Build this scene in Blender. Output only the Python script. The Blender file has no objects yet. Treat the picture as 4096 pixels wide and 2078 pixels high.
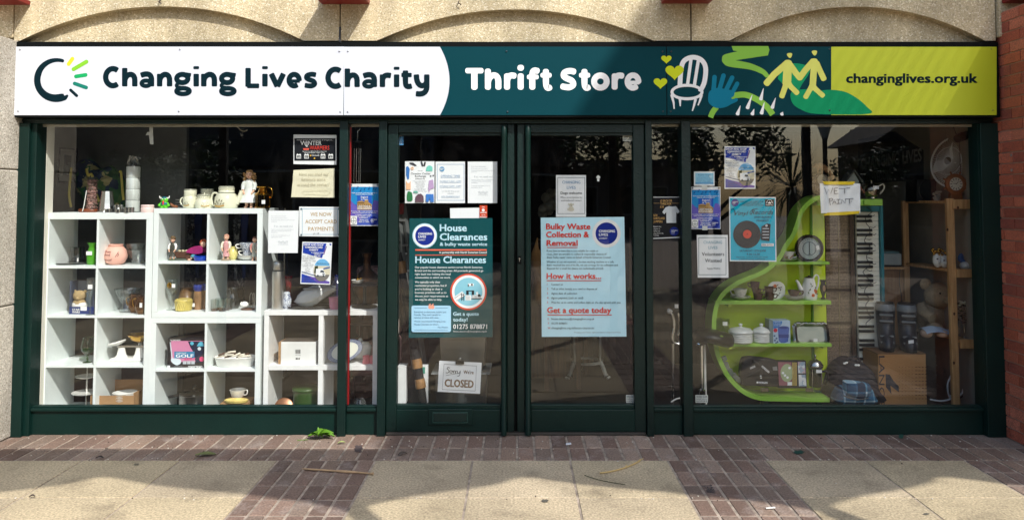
import bpy,bmesh,math,random
from mathutils import Vector,Matrix
random.seed(7)
SC=bpy.context.scene
COL=SC.collection
R=math.radians
# - camera
F,CU,CV,TILT=3107.0,2068.0,656.0,R(2.6)
CAM=Vector((0,-5.5,1.63))
cam_data=bpy.data.cameras.new('camera')
cam=bpy.data.objects.new('camera',cam_data)
COL.objects.link(cam)
cam.location=CAM
cam.rotation_euler=(R(90)+TILT,0,0)
cam_data.sensor_width=36
cam_data.lens=F/4096*36
cam_data.shift_x=(2048-CU)/4096
cam_data.shift_y=-(1039-CV)/4096
cam_data.clip_end=500
SC.camera=cam
SC.view_settings.view_transform='Standard'
SC.view_settings.look='None'
SC.view_settings.gamma=1
SC.view_settings.exposure=0.8
SC.render.resolution_x,SC.render.resolution_y=1024,519
SC.cycles.max_bounces=10
SC.cycles.transparent_max_bounces=24
SC.cycles.sample_clamp_indirect=6
SC.cycles.caustics_reflective=False
SC.cycles.caustics_refractive=False
# - sky and sun
SUN=Vector((0.68,-1.0,1.15))
wd=bpy.data.worlds.new('World')
SC.world=wd
wd.use_nodes=True
nt=wd.node_tree
sky=nt.nodes.new('ShaderNodeTexSky')
sky.sky_type='NISHITA'
sky.sun_disc=False
sky.sun_elevation=math.asin(SUN.normalized().z)
sky.sun_rotation=math.atan2(SUN.x,SUN.y)
sky.air_density=1.3
sky.ozone_density=1.8
sky.dust_density=2.2
bg=nt.nodes['Background']
bg.inputs['Strength'].default_value=0.15
nt.links.new(sky.outputs[0],bg.inputs[0])
sl=bpy.data.lights.new('sun','SUN')
sl.energy=2.7
sl.angle=R(0.53)
sl.color=(1,0.97,0.93)
so=bpy.data.objects.new('sun',sl)
COL.objects.link(so)
so.rotation_euler=(-SUN).to_track_quat('-Z','Y').to_euler()
# - measuring helpers
CT,ST=math.cos(TILT),math.sin(TILT)
def W(u,v,Y):
 """point of the plane y = Y that the photograph shows at pixel (u, v)"""
 xr,yu=(u-CU)/F,(CV-v)/F
 t=(Y-CAM.y)/(CT-yu*ST)
 return Vector((xr*t,Y,CAM.z+(ST+yu*CT)*t))
def G(u,v,z=0.0):
 xr,yu=(u-CU)/F,(CV-v)/F
 t=(z-CAM.z)/(ST+yu*CT)
 return Vector((xr*t,CAM.y+(CT-yu*ST)*t,z))
def PX(Y):
 return(Y+5.5)/F
def lin(c):
 return tuple(((x/255)/12.92 if x/255<=.04045 else((x/255+.055)/1.055)**2.4)for x in c)
_M={}
def mat(col,rough=.5,metal=0,var=.06,vs=9,bump=0,bs=150,spec=.5,coat=0,name=None):
 key=(col,rough,metal,var,vs,bump,bs,spec,coat)
 if key in _M:return _M[key]
 m=bpy.data.materials.new(name or 'mat_%d'%len(_M));m.use_nodes=True
 n,l=m.node_tree.nodes,m.node_tree.links
 p=n['Principled BSDF']
 c=lin(col)
 p.inputs['Roughness'].default_value=rough
 p.inputs['Metallic'].default_value=metal
 p.inputs['Specular IOR Level'].default_value=spec
 p.inputs['Coat Weight'].default_value=coat
 tc=n.new('ShaderNodeTexCoord')
 if var:
  no=n.new('ShaderNodeTexNoise');no.inputs['Scale'].default_value=vs;no.inputs['Detail'].default_value=5
  l.new(tc.outputs['Object'],no.inputs['Vector'])
  mr=n.new('ShaderNodeMapRange')
  mr.inputs[1].default_value,mr.inputs[2].default_value=.3,.7
  mr.inputs[3].default_value,mr.inputs[4].default_value=1-var,1+var
  l.new(no.outputs['Fac'],mr.inputs[0])
  mx=n.new('ShaderNodeVectorMath');mx.operation='SCALE'
  mx.inputs[0].default_value=c
  l.new(mr.outputs[0],mx.inputs['Scale'])
  l.new(mx.outputs[0],p.inputs['Base Color'])
 else:
  p.inputs['Base Color'].default_value=(*c,1)
 if bump:
  nb=n.new('ShaderNodeTexNoise');nb.inputs['Scale'].default_value=bs;nb.inputs['Detail'].default_value=4
  l.new(tc.outputs['Object'],nb.inputs['Vector'])
  bp=n.new('ShaderNodeBump');bp.inputs['Strength'].default_value=bump;bp.inputs['Distance'].default_value=.004
  l.new(nb.outputs['Fac'],bp.inputs['Height'])
  l.new(bp.outputs[0],p.inputs['Normal'])
 _M[key]=m
 return m
def glass_mat(name,tint=(1,1,1),ior=1.5,boost=1.0,rough=0.0,base=0.0,dust=0.0):
 if name in _M:return _M[name]
 m=bpy.data.materials.new(name);m.use_nodes=True
 n,l=m.node_tree.nodes,m.node_tree.links
 for x in list(n):
  if x.type!='OUTPUT_MATERIAL':n.remove(x)
 out=n['Material Output']
 tr=n.new('ShaderNodeBsdfTransparent');tr.inputs[0].default_value=(*tint,1)
 gl=n.new('ShaderNodeBsdfGlossy');gl.inputs['Roughness'].default_value=rough
 fr=n.new('ShaderNodeLayerWeight');fr.inputs[0].default_value=.5
 pw=n.new('ShaderNodeMath');pw.operation='POWER';pw.inputs[1].default_value=5
 l.new(fr.outputs['Facing'],pw.inputs[0])
 f0=((ior-1)/(ior+1))**2*boost+base
 ml=n.new('ShaderNodeMath');ml.operation='MULTIPLY_ADD';ml.use_clamp=True
 ml.inputs[1].default_value=1-f0;ml.inputs[2].default_value=f0
 mix=n.new('ShaderNodeMixShader')
 l.new(pw.outputs[0],ml.inputs[0]);l.new(ml.outputs[0],mix.inputs[0])
 l.new(tr.outputs[0],mix.inputs[1]);l.new(gl.outputs[0],mix.inputs[2])
 l.new(mix.outputs[0],out.inputs[0])
 if dust:
  tc=n.new('ShaderNodeTexCoord');mp=n.new('ShaderNodeMapping');mp.inputs['Scale'].default_value=(1.2,1,.6);mp.inputs['Rotation'].default_value=(0,.6,0)
  no=n.new('ShaderNodeTexNoise');no.inputs['Scale'].default_value=3;no.inputs['Detail'].default_value=9;no.inputs['Roughness'].default_value=.7;no.inputs['Distortion'].default_value=1.5
  mr=n.new('ShaderNodeMapRange');mr.inputs[1].default_value,mr.inputs[2].default_value,mr.inputs[3].default_value,mr.inputs[4].default_value=.45,.8,0,dust
  df=n.new('ShaderNodeBsdfDiffuse');df.inputs[0].default_value=(.7,.68,.64,1);m2=n.new('ShaderNodeMixShader')
  l.new(tc.outputs['Object'],mp.inputs[0]);l.new(mp.outputs[0],no.inputs['Vector']);l.new(no.outputs['Fac'],mr.inputs[0]);l.new(mr.outputs[0],m2.inputs[0])
  l.new(mix.outputs[0],m2.inputs[1]);l.new(df.outputs[0],m2.inputs[2]);l.new(m2.outputs[0],out.inputs[0])
  nw=n.new('ShaderNodeTexNoise');nw.inputs['Scale'].default_value=1.1;nw.inputs['Detail'].default_value=1
  bp=n.new('ShaderNodeBump');bp.inputs['Strength'].default_value=.2;bp.inputs['Distance'].default_value=.01
  l.new(tc.outputs['Object'],nw.inputs['Vector']);l.new(nw.outputs['Fac'],bp.inputs['Height']);l.new(bp.outputs[0],gl.inputs['Normal'])
 _M[name]=m
 return m
def stone_mat(name,base,light,dark,scale=70,stain=.35):
 """exposed-aggregate concrete: pale and dark pebbles in a warm matrix, with soft weather stains"""
 m=bpy.data.materials.new(name);m.use_nodes=True
 n,l=m.node_tree.nodes,m.node_tree.links
 p=n['Principled BSDF'];p.inputs['Roughness'].default_value=.85
 tc=n.new('ShaderNodeTexCoord')
 vo=n.new('ShaderNodeTexVoronoi');vo.inputs['Scale'].default_value=scale
 l.new(tc.outputs['Object'],vo.inputs['Vector'])
 sep=n.new('ShaderNodeSeparateColor');l.new(vo.outputs['Color'],sep.inputs[0])
 cr=n.new('ShaderNodeValToRGB');cr.color_ramp.interpolation='LINEAR'
 e=cr.color_ramp.elements
 e[0].position,e[0].color=0,(*lin(dark),1)
 e[1].position,e[1].color=1,(*lin(light),1)
 x=e.new(.3);x.color=(*lin(base),1)
 x=e.new(.78);x.color=(*lin(base),1)
 l.new(sep.outputs[0],cr.inputs[0])
 no=n.new('ShaderNodeTexNoise');no.inputs['Scale'].default_value=2.3;no.inputs['Detail'].default_value=6
 mp=n.new('ShaderNodeMapping');mp.inputs['Scale'].default_value=(1.6,1.6,.55)
 l.new(tc.outputs['Object'],mp.inputs[0]);l.new(mp.outputs[0],no.inputs['Vector'])
 mr=n.new('ShaderNodeMapRange');mr.inputs[1].default_value,mr.inputs[2].default_value=.38,.62
 mr.inputs[3].default_value,mr.inputs[4].default_value=1-stain,1.08
 l.new(no.outputs['Fac'],mr.inputs[0])
 sc=n.new('ShaderNodeVectorMath');sc.operation='SCALE'
 l.new(cr.outputs[0],sc.inputs[0]);l.new(mr.outputs[0],sc.inputs['Scale'])
 l.new(sc.outputs[0],p.inputs['Base Color'])
 bp=n.new('ShaderNodeBump');bp.inputs['Strength'].default_value=.6;bp.inputs['Distance'].default_value=.005
 iv=n.new('ShaderNodeMath');iv.operation='SUBTRACT';iv.inputs[0].default_value=1
 l.new(vo.outputs['Distance'],iv.inputs[1]);l.new(iv.outputs[0],bp.inputs['Height'])
 l.new(bp.outputs[0],p.inputs['Normal'])
 return m
def attr_mat(name,rough=.8,dirt=(150,140,130),dirt_amt=.5,vs=14,fine=180,bump=.5):
 """surface whose pieces carry their own colour (vertex colour 'tone'), with lime bloom and grit"""
 m=bpy.data.materials.new(name);m.use_nodes=True
 n,l=m.node_tree.nodes,m.node_tree.links
 p=n['Principled BSDF'];p.inputs['Roughness'].default_value=rough
 at=n.new('ShaderNodeVertexColor');at.layer_name='tone'
 tc=n.new('ShaderNodeTexCoord')
 no=n.new('ShaderNodeTexNoise');no.inputs['Scale'].default_value=vs;no.inputs['Detail'].default_value=8;no.inputs['Roughness'].default_value=.7
 l.new(tc.outputs['Object'],no.inputs['Vector'])
 mr=n.new('ShaderNodeMapRange');mr.inputs[1].default_value,mr.inputs[2].default_value=.52,.75
 mr.inputs[3].default_value,mr.inputs[4].default_value=0,dirt_amt
 l.new(no.outputs['Fac'],mr.inputs[0])
 mx=n.new('ShaderNodeMix');mx.data_type='RGBA'
 l.new(mr.outputs[0],mx.inputs[0]);l.new(at.outputs[0],mx.inputs[6]);mx.inputs[7].default_value=(*lin(dirt),1)
 nf=n.new('ShaderNodeTexNoise');nf.inputs['Scale'].default_value=fine;nf.inputs['Detail'].default_value=3
 l.new(tc.outputs['Object'],nf.inputs['Vector'])
 m2=n.new('ShaderNodeMapRange');m2.inputs[1].default_value,m2.inputs[2].default_value=.3,.7
 m2.inputs[3].default_value,m2.inputs[4].default_value=.62,1.34
 l.new(nf.outputs['Fac'],m2.inputs[0])
 ng=n.new('ShaderNodeTexNoise');ng.inputs['Scale'].default_value=1.7;ng.inputs['Detail'].default_value=5
 l.new(tc.outputs['Object'],ng.inputs['Vector'])
 m3=n.new('ShaderNodeMapRange');m3.inputs[1].default_value,m3.inputs[2].default_value=.35,.65
 m3.inputs[3].default_value,m3.inputs[4].default_value=.82,1.1
 l.new(ng.outputs['Fac'],m3.inputs[0])
 mm=n.new('ShaderNodeMath');mm.operation='MULTIPLY';l.new(m2.outputs[0],mm.inputs[0]);l.new(m3.outputs[0],mm.inputs[1])
 sc=n.new('ShaderNodeVectorMath');sc.operation='SCALE'
 l.new(mx.outputs[2],sc.inputs[0]);l.new(mm.outputs[0],sc.inputs['Scale'])
 l.new(sc.outputs[0],p.inputs['Base Color'])
 bp=n.new('ShaderNodeBump');bp.inputs['Strength'].default_value=bump;bp.inputs['Distance'].default_value=.003
 l.new(nf.outputs['Fac'],bp.inputs['Height']);l.new(bp.outputs[0],p.inputs['Normal'])
 return m
def wood_mat(name,c1,c2,axis='z',scale=9,rough=.55):
 m=bpy.data.materials.new(name);m.use_nodes=True
 n,l=m.node_tree.nodes,m.node_tree.links
 p=n['Principled BSDF'];p.inputs['Roughness'].default_value=rough
 tc=n.new('ShaderNodeTexCoord');mp=n.new('ShaderNodeMapping')
 s=[6,6,6];s['xyz'.index(axis)]=.5
 mp.inputs['Scale'].default_value=s
 no=n.new('ShaderNodeTexNoise');no.inputs['Scale'].default_value=scale;no.inputs['Detail'].default_value=5;no.inputs['Distortion'].default_value=.6
 l.new(tc.outputs['Object'],mp.inputs[0]);l.new(mp.outputs[0],no.inputs['Vector'])
 cr=n.new('ShaderNodeValToRGB');e=cr.color_ramp.elements
 e[0].position,e[0].color=.35,(*lin(c1),1);e[1].position,e[1].color=.68,(*lin(c2),1)
 l.new(no.outputs['Fac'],cr.inputs[0]);l.new(cr.outputs[0],p.inputs['Base Color'])
 return m
def pattern_mat(name,cols,scale=12,rough=.7,kind='voronoi'):
 """printed or mottled surface: patches of the given colours"""
 m=bpy.data.materials.new(name);m.use_nodes=True
 n,l=m.node_tree.nodes,m.node_tree.links
 p=n['Principled BSDF'];p.inputs['Roughness'].default_value=rough
 tc=n.new('ShaderNodeTexCoord')
 if kind=='voronoi':
  t=n.new('ShaderNodeTexVoronoi');t.inputs['Scale'].default_value=scale
  nz=n.new('ShaderNodeTexNoise');nz.inputs['Scale'].default_value=scale*1.3
  l.new(tc.outputs['Object'],nz.inputs['Vector'])
  ad=n.new('ShaderNodeVectorMath');ad.operation='MULTIPLY_ADD'
  ad.inputs[1].default_value=(.12,.12,.12)
  l.new(nz.outputs['Color'],ad.inputs[0]);l.new(tc.outputs['Object'],ad.inputs[2])
  l.new(ad.outputs[0],t.inputs['Vector'])
  sp=n.new('ShaderNodeSeparateColor');l.new(t.outputs['Color'],sp.inputs[0]);src=sp.outputs[0]
 else:
  t=n.new('ShaderNodeTexNoise');t.inputs['Scale'].default_value=scale;t.inputs['Detail'].default_value=6
  l.new(tc.outputs['Object'],t.inputs['Vector'])
  mr=n.new('ShaderNodeMapRange');mr.inputs[1].default_value,mr.inputs[2].default_value=.32,.68
  l.new(t.outputs['Fac'],mr.inputs[0]);src=mr.outputs[0]
 cr=n.new('ShaderNodeValToRGB');cr.color_ramp.interpolation='CONSTANT' if kind=='voronoi' else 'LINEAR'
 e=cr.color_ramp.elements
 while len(e)<len(cols):e.new(.5)
 for i,c in enumerate(cols):
  e[i].position=i/len(cols)if kind=='voronoi' else i/(len(cols)-1)
  e[i].color=(*lin(c),1)
 l.new(src,cr.inputs[0]);l.new(cr.outputs[0],p.inputs['Base Color'])
 return m
def tag(o,label=None,cat=None,group=None,kind=None):
 for k,val in(('label',label),('category',cat),('group',group),('kind',kind)):
  if val:o[k]=val
 return o
def thing(name,label,cat,loc,group=None):
 o=bpy.data.objects.new(name,None);COL.objects.link(o)
 o.location=loc;o.empty_display_size=.05
 return tag(o,label,cat,group)
def copy_tree(o,loc,parent=None,rot=None):
 c=o.copy();COL.objects.link(c);c.parent=parent
 if parent is None:
  c.location=loc
  if rot is not None:c.rotation_euler=(0,0,rot)
 for ch in list(o.children):copy_tree(ch,None,c)
 return c
def root_of(o):
 while o.parent is not None:o=o.parent
 return o
def crv(pts,n=8,closed=False):
 """Catmull-Rom through the points"""
 out=[]
 m=len(pts)
 rng=range(m if closed else m-1)
 for i in rng:
  if closed:p=[pts[(i+k-1)%m]for k in range(4)]
  else:p=[pts[max(0,min(m-1,i+k-1))]for k in range(4)]
  for j in range(n):
   t=j/n
   out.append(tuple(.5*(2*b+(c-a)*t+(2*a-5*b+4*c-d)*t*t+(3*b-a-3*c+d)*t**3)for a,b,c,d in zip(*p)))
 if not closed:out.append(tuple(pts[-1]))
 return out
_TXT={}
def text_geo(s,bold):
 k=(s,bold)
 if k not in _TXT:
  cu=bpy.data.curves.new('lettering','FONT');cu.body=s;cu.size=1;cu.offset=bold;cu.resolution_u=2
  ob=bpy.data.objects.new('lettering',cu)
  me=ob.to_mesh()
  vs=[(v.co.x,v.co.y)for v in me.vertices];fs=[tuple(p.vertices)for p in me.polygons]
  ob.to_mesh_clear();bpy.data.objects.remove(ob);bpy.data.curves.remove(cu)
  xs=[v[0]for v in vs]or[0]
  _TXT[k]=(vs,fs,min(xs),max(xs))
 return _TXT[k]
CAP=max(v[1]for v in text_geo('H',0)[0])or.7
class MB:
 def __init__(s):s.v,s.f,s.mi,s.m,s.T,s.tone=[],[],[],0,None,[]
 def add(s,vs,fs,tone=None):
  b=len(s.v)
  s.v+=[tuple(s.T@Vector(p))if s.T is not None else tuple(p)for p in vs]
  for f in fs:
   s.f.append(tuple(b+i for i in f));s.mi.append(s.m);s.tone.append(tone)
  return s
 def box(s,x0,x1,y0,y1,z0,z1,tone=None):
  if x0>x1:x0,x1=x1,x0
  if y0>y1:y0,y1=y1,y0
  if z0>z1:z0,z1=z1,z0
  v=[(x,y,z)for z in(z0,z1)for y in(y0,y1)for x in(x0,x1)]
  return s.add(v,[(0,2,3,1),(4,5,7,6),(0,1,5,4),(1,3,7,5),(3,2,6,7),(2,0,4,6)],tone)
 def obox(s,c,ax,ay,az):
  """box round c with half-axis vectors"""
  c,ax,ay,az=Vector(c),Vector(ax),Vector(ay),Vector(az)
  v=[c+ax*i+ay*j+az*k for k in(-1,1)for j in(-1,1)for i in(-1,1)]
  return s.add(v,[(0,2,3,1),(4,5,7,6),(0,1,5,4),(1,3,7,5),(3,2,6,7),(2,0,4,6)])
 def prism(s,pts,y0,y1):
  """outline in (x, z), extruded along y; clockwise or not is sorted out here"""
  a=sum(pts[i][0]*pts[(i+1)%len(pts)][1]-pts[(i+1)%len(pts)][0]*pts[i][1]for i in range(len(pts)))
  if a<0:pts=pts[::-1]
  n=len(pts)
  v=[(x,y0,z)for x,z in pts]+[(x,y1,z)for x,z in pts]
  fs=[tuple(range(n)),tuple(range(2*n-1,n-1,-1))]
  fs+=[(i,i+n,(i+1)%n+n,(i+1)%n)for i in range(n)]
  return s.add(v,fs)
 def lathe(s,c,prof,seg=20,a0=0.0,sy=1.0,cap=True):
  cx,cy,cz=c;n=len(prof);v=[]
  for r,h in prof:
   for k in range(seg):
    a=a0+2*math.pi*k/seg
    v.append((cx+r*math.cos(a),cy+sy*r*math.sin(a),cz+h))
  fs=[(i*seg+k,i*seg+(k+1)%seg,(i+1)*seg+(k+1)%seg,(i+1)*seg+k)for i in range(n-1)for k in range(seg)]
  if cap and prof[0][0]>1e-5:fs.append(tuple(range(seg-1,-1,-1)))
  if cap and prof[-1][0]>1e-5:fs.append(tuple((n-1)*seg+k for k in range(seg)))
  return s.add(v,fs)
 def ell(s,c,r,seg=14,ring=9):
  if not isinstance(r,tuple):r=(r,r,r)
  prof=[(math.sin(math.pi*i/ring),-math.cos(math.pi*i/ring))for i in range(ring+1)]
  v=[]
  for pr,h in prof:
   for k in range(seg):
    a=2*math.pi*k/seg
    v.append((c[0]+r[0]*pr*math.cos(a),c[1]+r[1]*pr*math.sin(a),c[2]+r[2]*h))
  return s.add(v,[(i*seg+k,i*seg+(k+1)%seg,(i+1)*seg+(k+1)%seg,(i+1)*seg+k)for i in range(ring)for k in range(seg)])
 def tube(s,pts,r,seg=8,flat=None):
  pts=[Vector(p)for p in pts];n=len(pts);v=[]
  up=None
  for i,p in enumerate(pts):
   d=(pts[min(i+1,n-1)]-pts[max(i-1,0)]).normalized()
   if up is None:
    up=Vector((0,0,1))if abs(d.z)<.9 else Vector((0,1,0))
   a=d.cross(up).normalized();b=a.cross(d).normalized();up=b
   rr=r[i]if isinstance(r,(list,tuple))else r
   for k in range(seg):
    t=2*math.pi*k/seg
    q=a*math.cos(t)*rr+b*math.sin(t)*rr
    if flat:q=Vector((q.x,q.y*flat,q.z))
    v.append(p+q)
  fs=[(i*seg+k,i*seg+(k+1)%seg,(i+1)*seg+(k+1)%seg,(i+1)*seg+k)for i in range(n-1)for k in range(seg)]
  fs+=[tuple(range(seg-1,-1,-1)),tuple((n-1)*seg+k for k in range(seg))]
  return s.add(v,fs)
 def quad(s,a,b,c,d,tone=None):return s.add([a,b,c,d],[(0,1,2,3)],tone)
 def build(s,name,mats,parent=None,smooth=None,bevel=0,label=None,cat=None,group=None,kind=None,base=None):
  if not isinstance(mats,(list,tuple)):mats=[mats]
  off=Vector((0,0,0))
  if parent is not None:off=root_of(parent).location
  elif kind is None and s.v:
   xs,ys,zs=zip(*s.v)
   off=Vector(((min(xs)+max(xs))/2,(min(ys)+max(ys))/2,min(zs)))if base is None else Vector(base)
  me=bpy.data.meshes.new(name)
  me.from_pydata([tuple(Vector(p)-off)for p in s.v],[],s.f)
  for m in mats:me.materials.append(m)
  for p,i in zip(me.polygons,s.mi):p.material_index=i
  if any(t is not None for t in s.tone):
   ca=me.color_attributes.new('tone','FLOAT_COLOR','CORNER')
   for p,t in zip(me.polygons,s.tone):
    c=(*(t or(.3,.3,.3)),1)
    for li in p.loop_indices:ca.data[li].color=c
  me.update()
  o=bpy.data.objects.new(name,me);COL.objects.link(o)
  if parent is not None:
   o.parent=parent
  else:o.location=off
  if smooth is not None:
   for p in me.polygons:p.use_smooth=True
   bm=bmesh.new();bm.from_mesh(me)
   bmesh.ops.recalc_face_normals(bm,faces=bm.faces)
   bm.to_mesh(me);bm.free()
   try:me.set_sharp_from_angle(angle=R(smooth))
   except Exception:pass
  if bevel:
   b=o.modifiers.new('bevel','BEVEL');b.width=bevel;b.segments=2;b.limit_method='ANGLE';b.angle_limit=R(40)
  return tag(o,label,cat,group,kind)
class Flat(MB):
 """print on a flat upright sheet: laid out on the photo's grid, kept on the plane y = Y (each stroke a hair further out)"""
 def __init__(s,Y,step=.00008):super().__init__();s.Y=Y;s.step=step
 def poly(s,pts):
  a=sum(pts[i][0]*pts[(i+1)%len(pts)][1]-pts[(i+1)%len(pts)][0]*pts[i][1]for i in range(len(pts)))
  if a>0:pts=pts[::-1]
  s.Y-=s.step
  return s.add([W(u,v,s.Y)for u,v in pts],[tuple(range(len(pts)))])
 def rect(s,u0,v0,u1,v1):return s.poly([(u0,v0),(u1,v0),(u1,v1),(u0,v1)])
 def circ(s,u,v,r,n=28,ry=None):
  return s.poly([(u+r*math.cos(2*math.pi*k/n),v+(ry or r)*math.sin(2*math.pi*k/n))for k in range(n)])
 def ring(s,u,v,r,w,n=36,ry=None):
  ry=ry or r;s.Y-=s.step
  vs=[]
  for k in range(n):
   c,d=math.cos(2*math.pi*k/n),math.sin(2*math.pi*k/n)
   vs+=[W(u+r*c,v+ry*d,s.Y),W(u+(r-w)*c,v+(ry-w)*d,s.Y)]
  return s.add(vs,[(2*k,2*k+1,(2*k+3)%(2*n),(2*k+2)%(2*n))for k in range(n)])
 def frame(s,u0,v0,u1,v1,w):
  s.rect(u0,v0,u1,v0+w);s.rect(u0,v1-w,u1,v1);s.rect(u0,v0+w,u0+w,v1-w);s.rect(u1-w,v0+w,u1,v1-w)
  return s
 def text(s,t,u,v,h,al='l',bold=0,w=None,rot=0,slant=0):
  """v = baseline, h = capital height, w = width to fill"""
  vs,fs,x0,x1=text_geo(t,0)
  if not vs:return s
  k=h/CAP;kx=(w/(x1-x0))if w else k
  wid=(x1-x0)*kx
  o={'l':0,'c':-wid/2,'r':-wid}[al]
  c,d=math.cos(rot),math.sin(rot)
  e=bold*k*.8
  for ox,oy in(((-e,-e*.6),(e,-e*.6),(-e,e*.6),(e,e*.6))if bold>.012 else((-e,0),(e,0))if bold else((0,0),)):
   s.Y-=s.step
   out=[]
   for x,y in vs:
    a,b=(x-x0)*kx+o+slant*y*k+ox,-y*k+oy
    out.append(W(u+a*c-b*d,v+a*d+b*c,s.Y))
   s.add(out,fs)
  return s
 def lines(s,rows,u,v,h,dv,al='l',bold=0,w=None):
  for i,t in enumerate(rows):s.text(t,u,v+i*dv,h,al,bold,w)
  return s
 def stroke(s,pts,w,cap=.45,closed=False,w1=None):
  """ribbon of width w along the points, ends squared with rounded corners"""
  n=len(pts);L,Rr=[],[]
  for i in range(n):
   a=pts[(i-1)%n]if closed or i>0 else pts[i]
   b=pts[(i+1)%n]if closed or i<n-1 else pts[i]
   dx,dy=b[0]-a[0],b[1]-a[1];q=math.hypot(dx,dy)or 1
   ww=w if w1 is None else w+(w1-w)*i/(n-1)
   nx,ny=-dy/q*ww/2,dx/q*ww/2
   L.append((pts[i][0]+nx,pts[i][1]+ny));Rr.append((pts[i][0]-nx,pts[i][1]-ny))
  s.Y-=s.step
  if closed:
   vs=[W(*p,s.Y)for p in L]+[W(*p,s.Y)for p in Rr]
   return s.add(vs,[(i,(i+1)%n,(i+1)%n+n,i+n)for i in range(n)])
  vs=[W(*p,s.Y)for p in L]+[W(*p,s.Y)for p in Rr]
  s.add(vs,[(i,i+1,i+1+n,i+n)for i in range(n-1)])
  for e,o in((0,1),(n-1,n-2)):
   dx,dy=pts[e][0]-pts[o][0],pts[e][1]-pts[o][1];q=math.hypot(dx,dy)or 1
   ww=w if w1 is None or e==0 else w1
   dx,dy=dx/q,dy/q;r=ww/2*cap*2 if cap<=.5 else ww/2
   r=min(r,ww/2)
   hw=ww/2;p=[]
   for k in range(7):
    t=math.pi/2*k/6
    p.append((hw-r+r*math.cos(t),r*math.sin(t)))
   for k in range(6,-1,-1):
    t=math.pi/2*k/6
    p.append((-(hw-r)-r*math.cos(t),r*math.sin(t)))
   s.add([W(pts[e][0]-dy*x+dx*y,pts[e][1]+dx*x+dy*y,s.Y)for x,y in p],[tuple(range(len(p)))])
  return s
random.seed(11)
GREEN=mat((7,36,31),rough=.45,var=.14,vs=3,bump=.25,bs=70,spec=.3)
GREEN_ROUGH=mat((8,32,28),rough=.4,var=.15,vs=5,bump=.6,bs=55,spec=.35)
BLACKISH=mat((9,13,13),rough=.7,var=.1,bump=.3,bs=60,spec=.12)
RED_TRIM=mat((138,14,18),rough=.4,var=.1,vs=6,bump=.3,bs=60)
STEEL_RED=mat((124,12,16),rough=.45,var=.1,vs=4)
WHITE_WALL=mat((226,222,208),rough=.8,var=.06,vs=4,bump=.3,bs=40)
PANE=glass_mat('window_glass',(.94,.96,.95),1.5,2.1,dust=.008)
STONE=stone_mat('aggregate_concrete',(204,188,152),(240,230,204),(172,156,124),125,.26)
STONE2=stone_mat('pebbledash',(196,188,172),(232,226,212),(150,140,122),140,.2)
# ---- ground: slabs with two brick bands, bricks along the shop front
def brick_tone():
 k=random.random()
 base=random.choice([(132,109,94),(124,101,87),(138,116,99),(118,96,83),(143,123,107),(130,111,97)])
 c=lin(base);f=.8+.4*k
 return tuple(x*f for x in c)
PAV=attr_mat('paver_clay',.8,(178,166,156),.6,5,90,.5)
SLAB=attr_mat('slab_concrete',.88,(104,92,74),.75,2.4,85,1.2)
mb=MB();mb.box(-60,60,-70,0.02,-.2,-.0045)
GROUND=mb.build('ground',mat((158,144,128),rough=.9,var=.45,vs=14,bump=.6,bs=200),kind='structure')
Y1,Y2=-.315,-.555
bricks=MB()
def paver(x0,x1,y0,y1):
 g=.0045;t=brick_tone();z=random.uniform(-.0015,.0015);b=.006
 x0+=g;x1-=g;y0+=g;y1-=g
 v=[(x0,y0,-.01),(x1,y0,-.01),(x1,y1,-.01),(x0,y1,-.01),(x0+b,y0+b,z),(x1-b,y0+b,z+random.uniform(-.001,.001)),(x1-b,y1-b,z),(x0+b,y1-b,z)]
 bricks.add(v,[(4,5,6,7),(0,1,5,4),(1,2,6,5),(2,3,7,6),(3,0,4,7)],t)
x=-4.5
while x<6:
 paver(x,x+.1125,Y1,-.015);paver(x,x+.1125,Y2,Y1)
 x+=.1125
bands=[(-6.42,-5.81),(-3.94,-3.33),(-1.497,-.889),(.943,1.552),(2.80,3.41),(3.41,4.02),(5.9,6.51)]
for a,b in bands:
 w=(b-a)/6;y=Y2;r=0
 while y>-9.0:
  if y>-4.1 or-1.6<a<1:
   for i in range(6):paver(a+i*w,a+(i+1)*w,y-.2135,y)
  else:
   paver(a,b,y-.2135,y)
  y-=.2135
bricks.build('brick_paving',PAV,kind='structure')
slabs=MB()
def slab(x0,x1,y0,y1):
 g=.004;f=random.uniform(.9,1.08);c=lin((188,171,140));t=(c[0]*f,c[1]*f,c[2]*f*random.uniform(.95,1.03));b=.004
 x0+=g;x1-=g;y0+=g;y1-=g;z=random.uniform(-.001,.001)
 v=[(x0,y0,-.01),(x1,y0,-.01),(x1,y1,-.01),(x0,y1,-.01),(x0+b,y0+b,z),(x1-b,y0+b,z),(x1-b,y1-b,z),(x0+b,y1-b,z)]
 slabs.add(v,[(4,5,6,7),(0,1,5,4),(1,2,6,5),(2,3,7,6),(3,0,4,7)],t)
for a,b,n in[(-5.81,-3.94,3),(-3.33,-1.497,3),(-.889,.943,3),(1.552,2.80,2),(4.02,5.9,3)]:
 for i in range(n):
  y=Y2
  while y>-9.0:
   slab(a+(b-a)/n*i,a+(b-a)/n*(i+1),y-.612,y);y-=.612
slabs.build('paving_slabs',SLAB,kind='structure')
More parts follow.
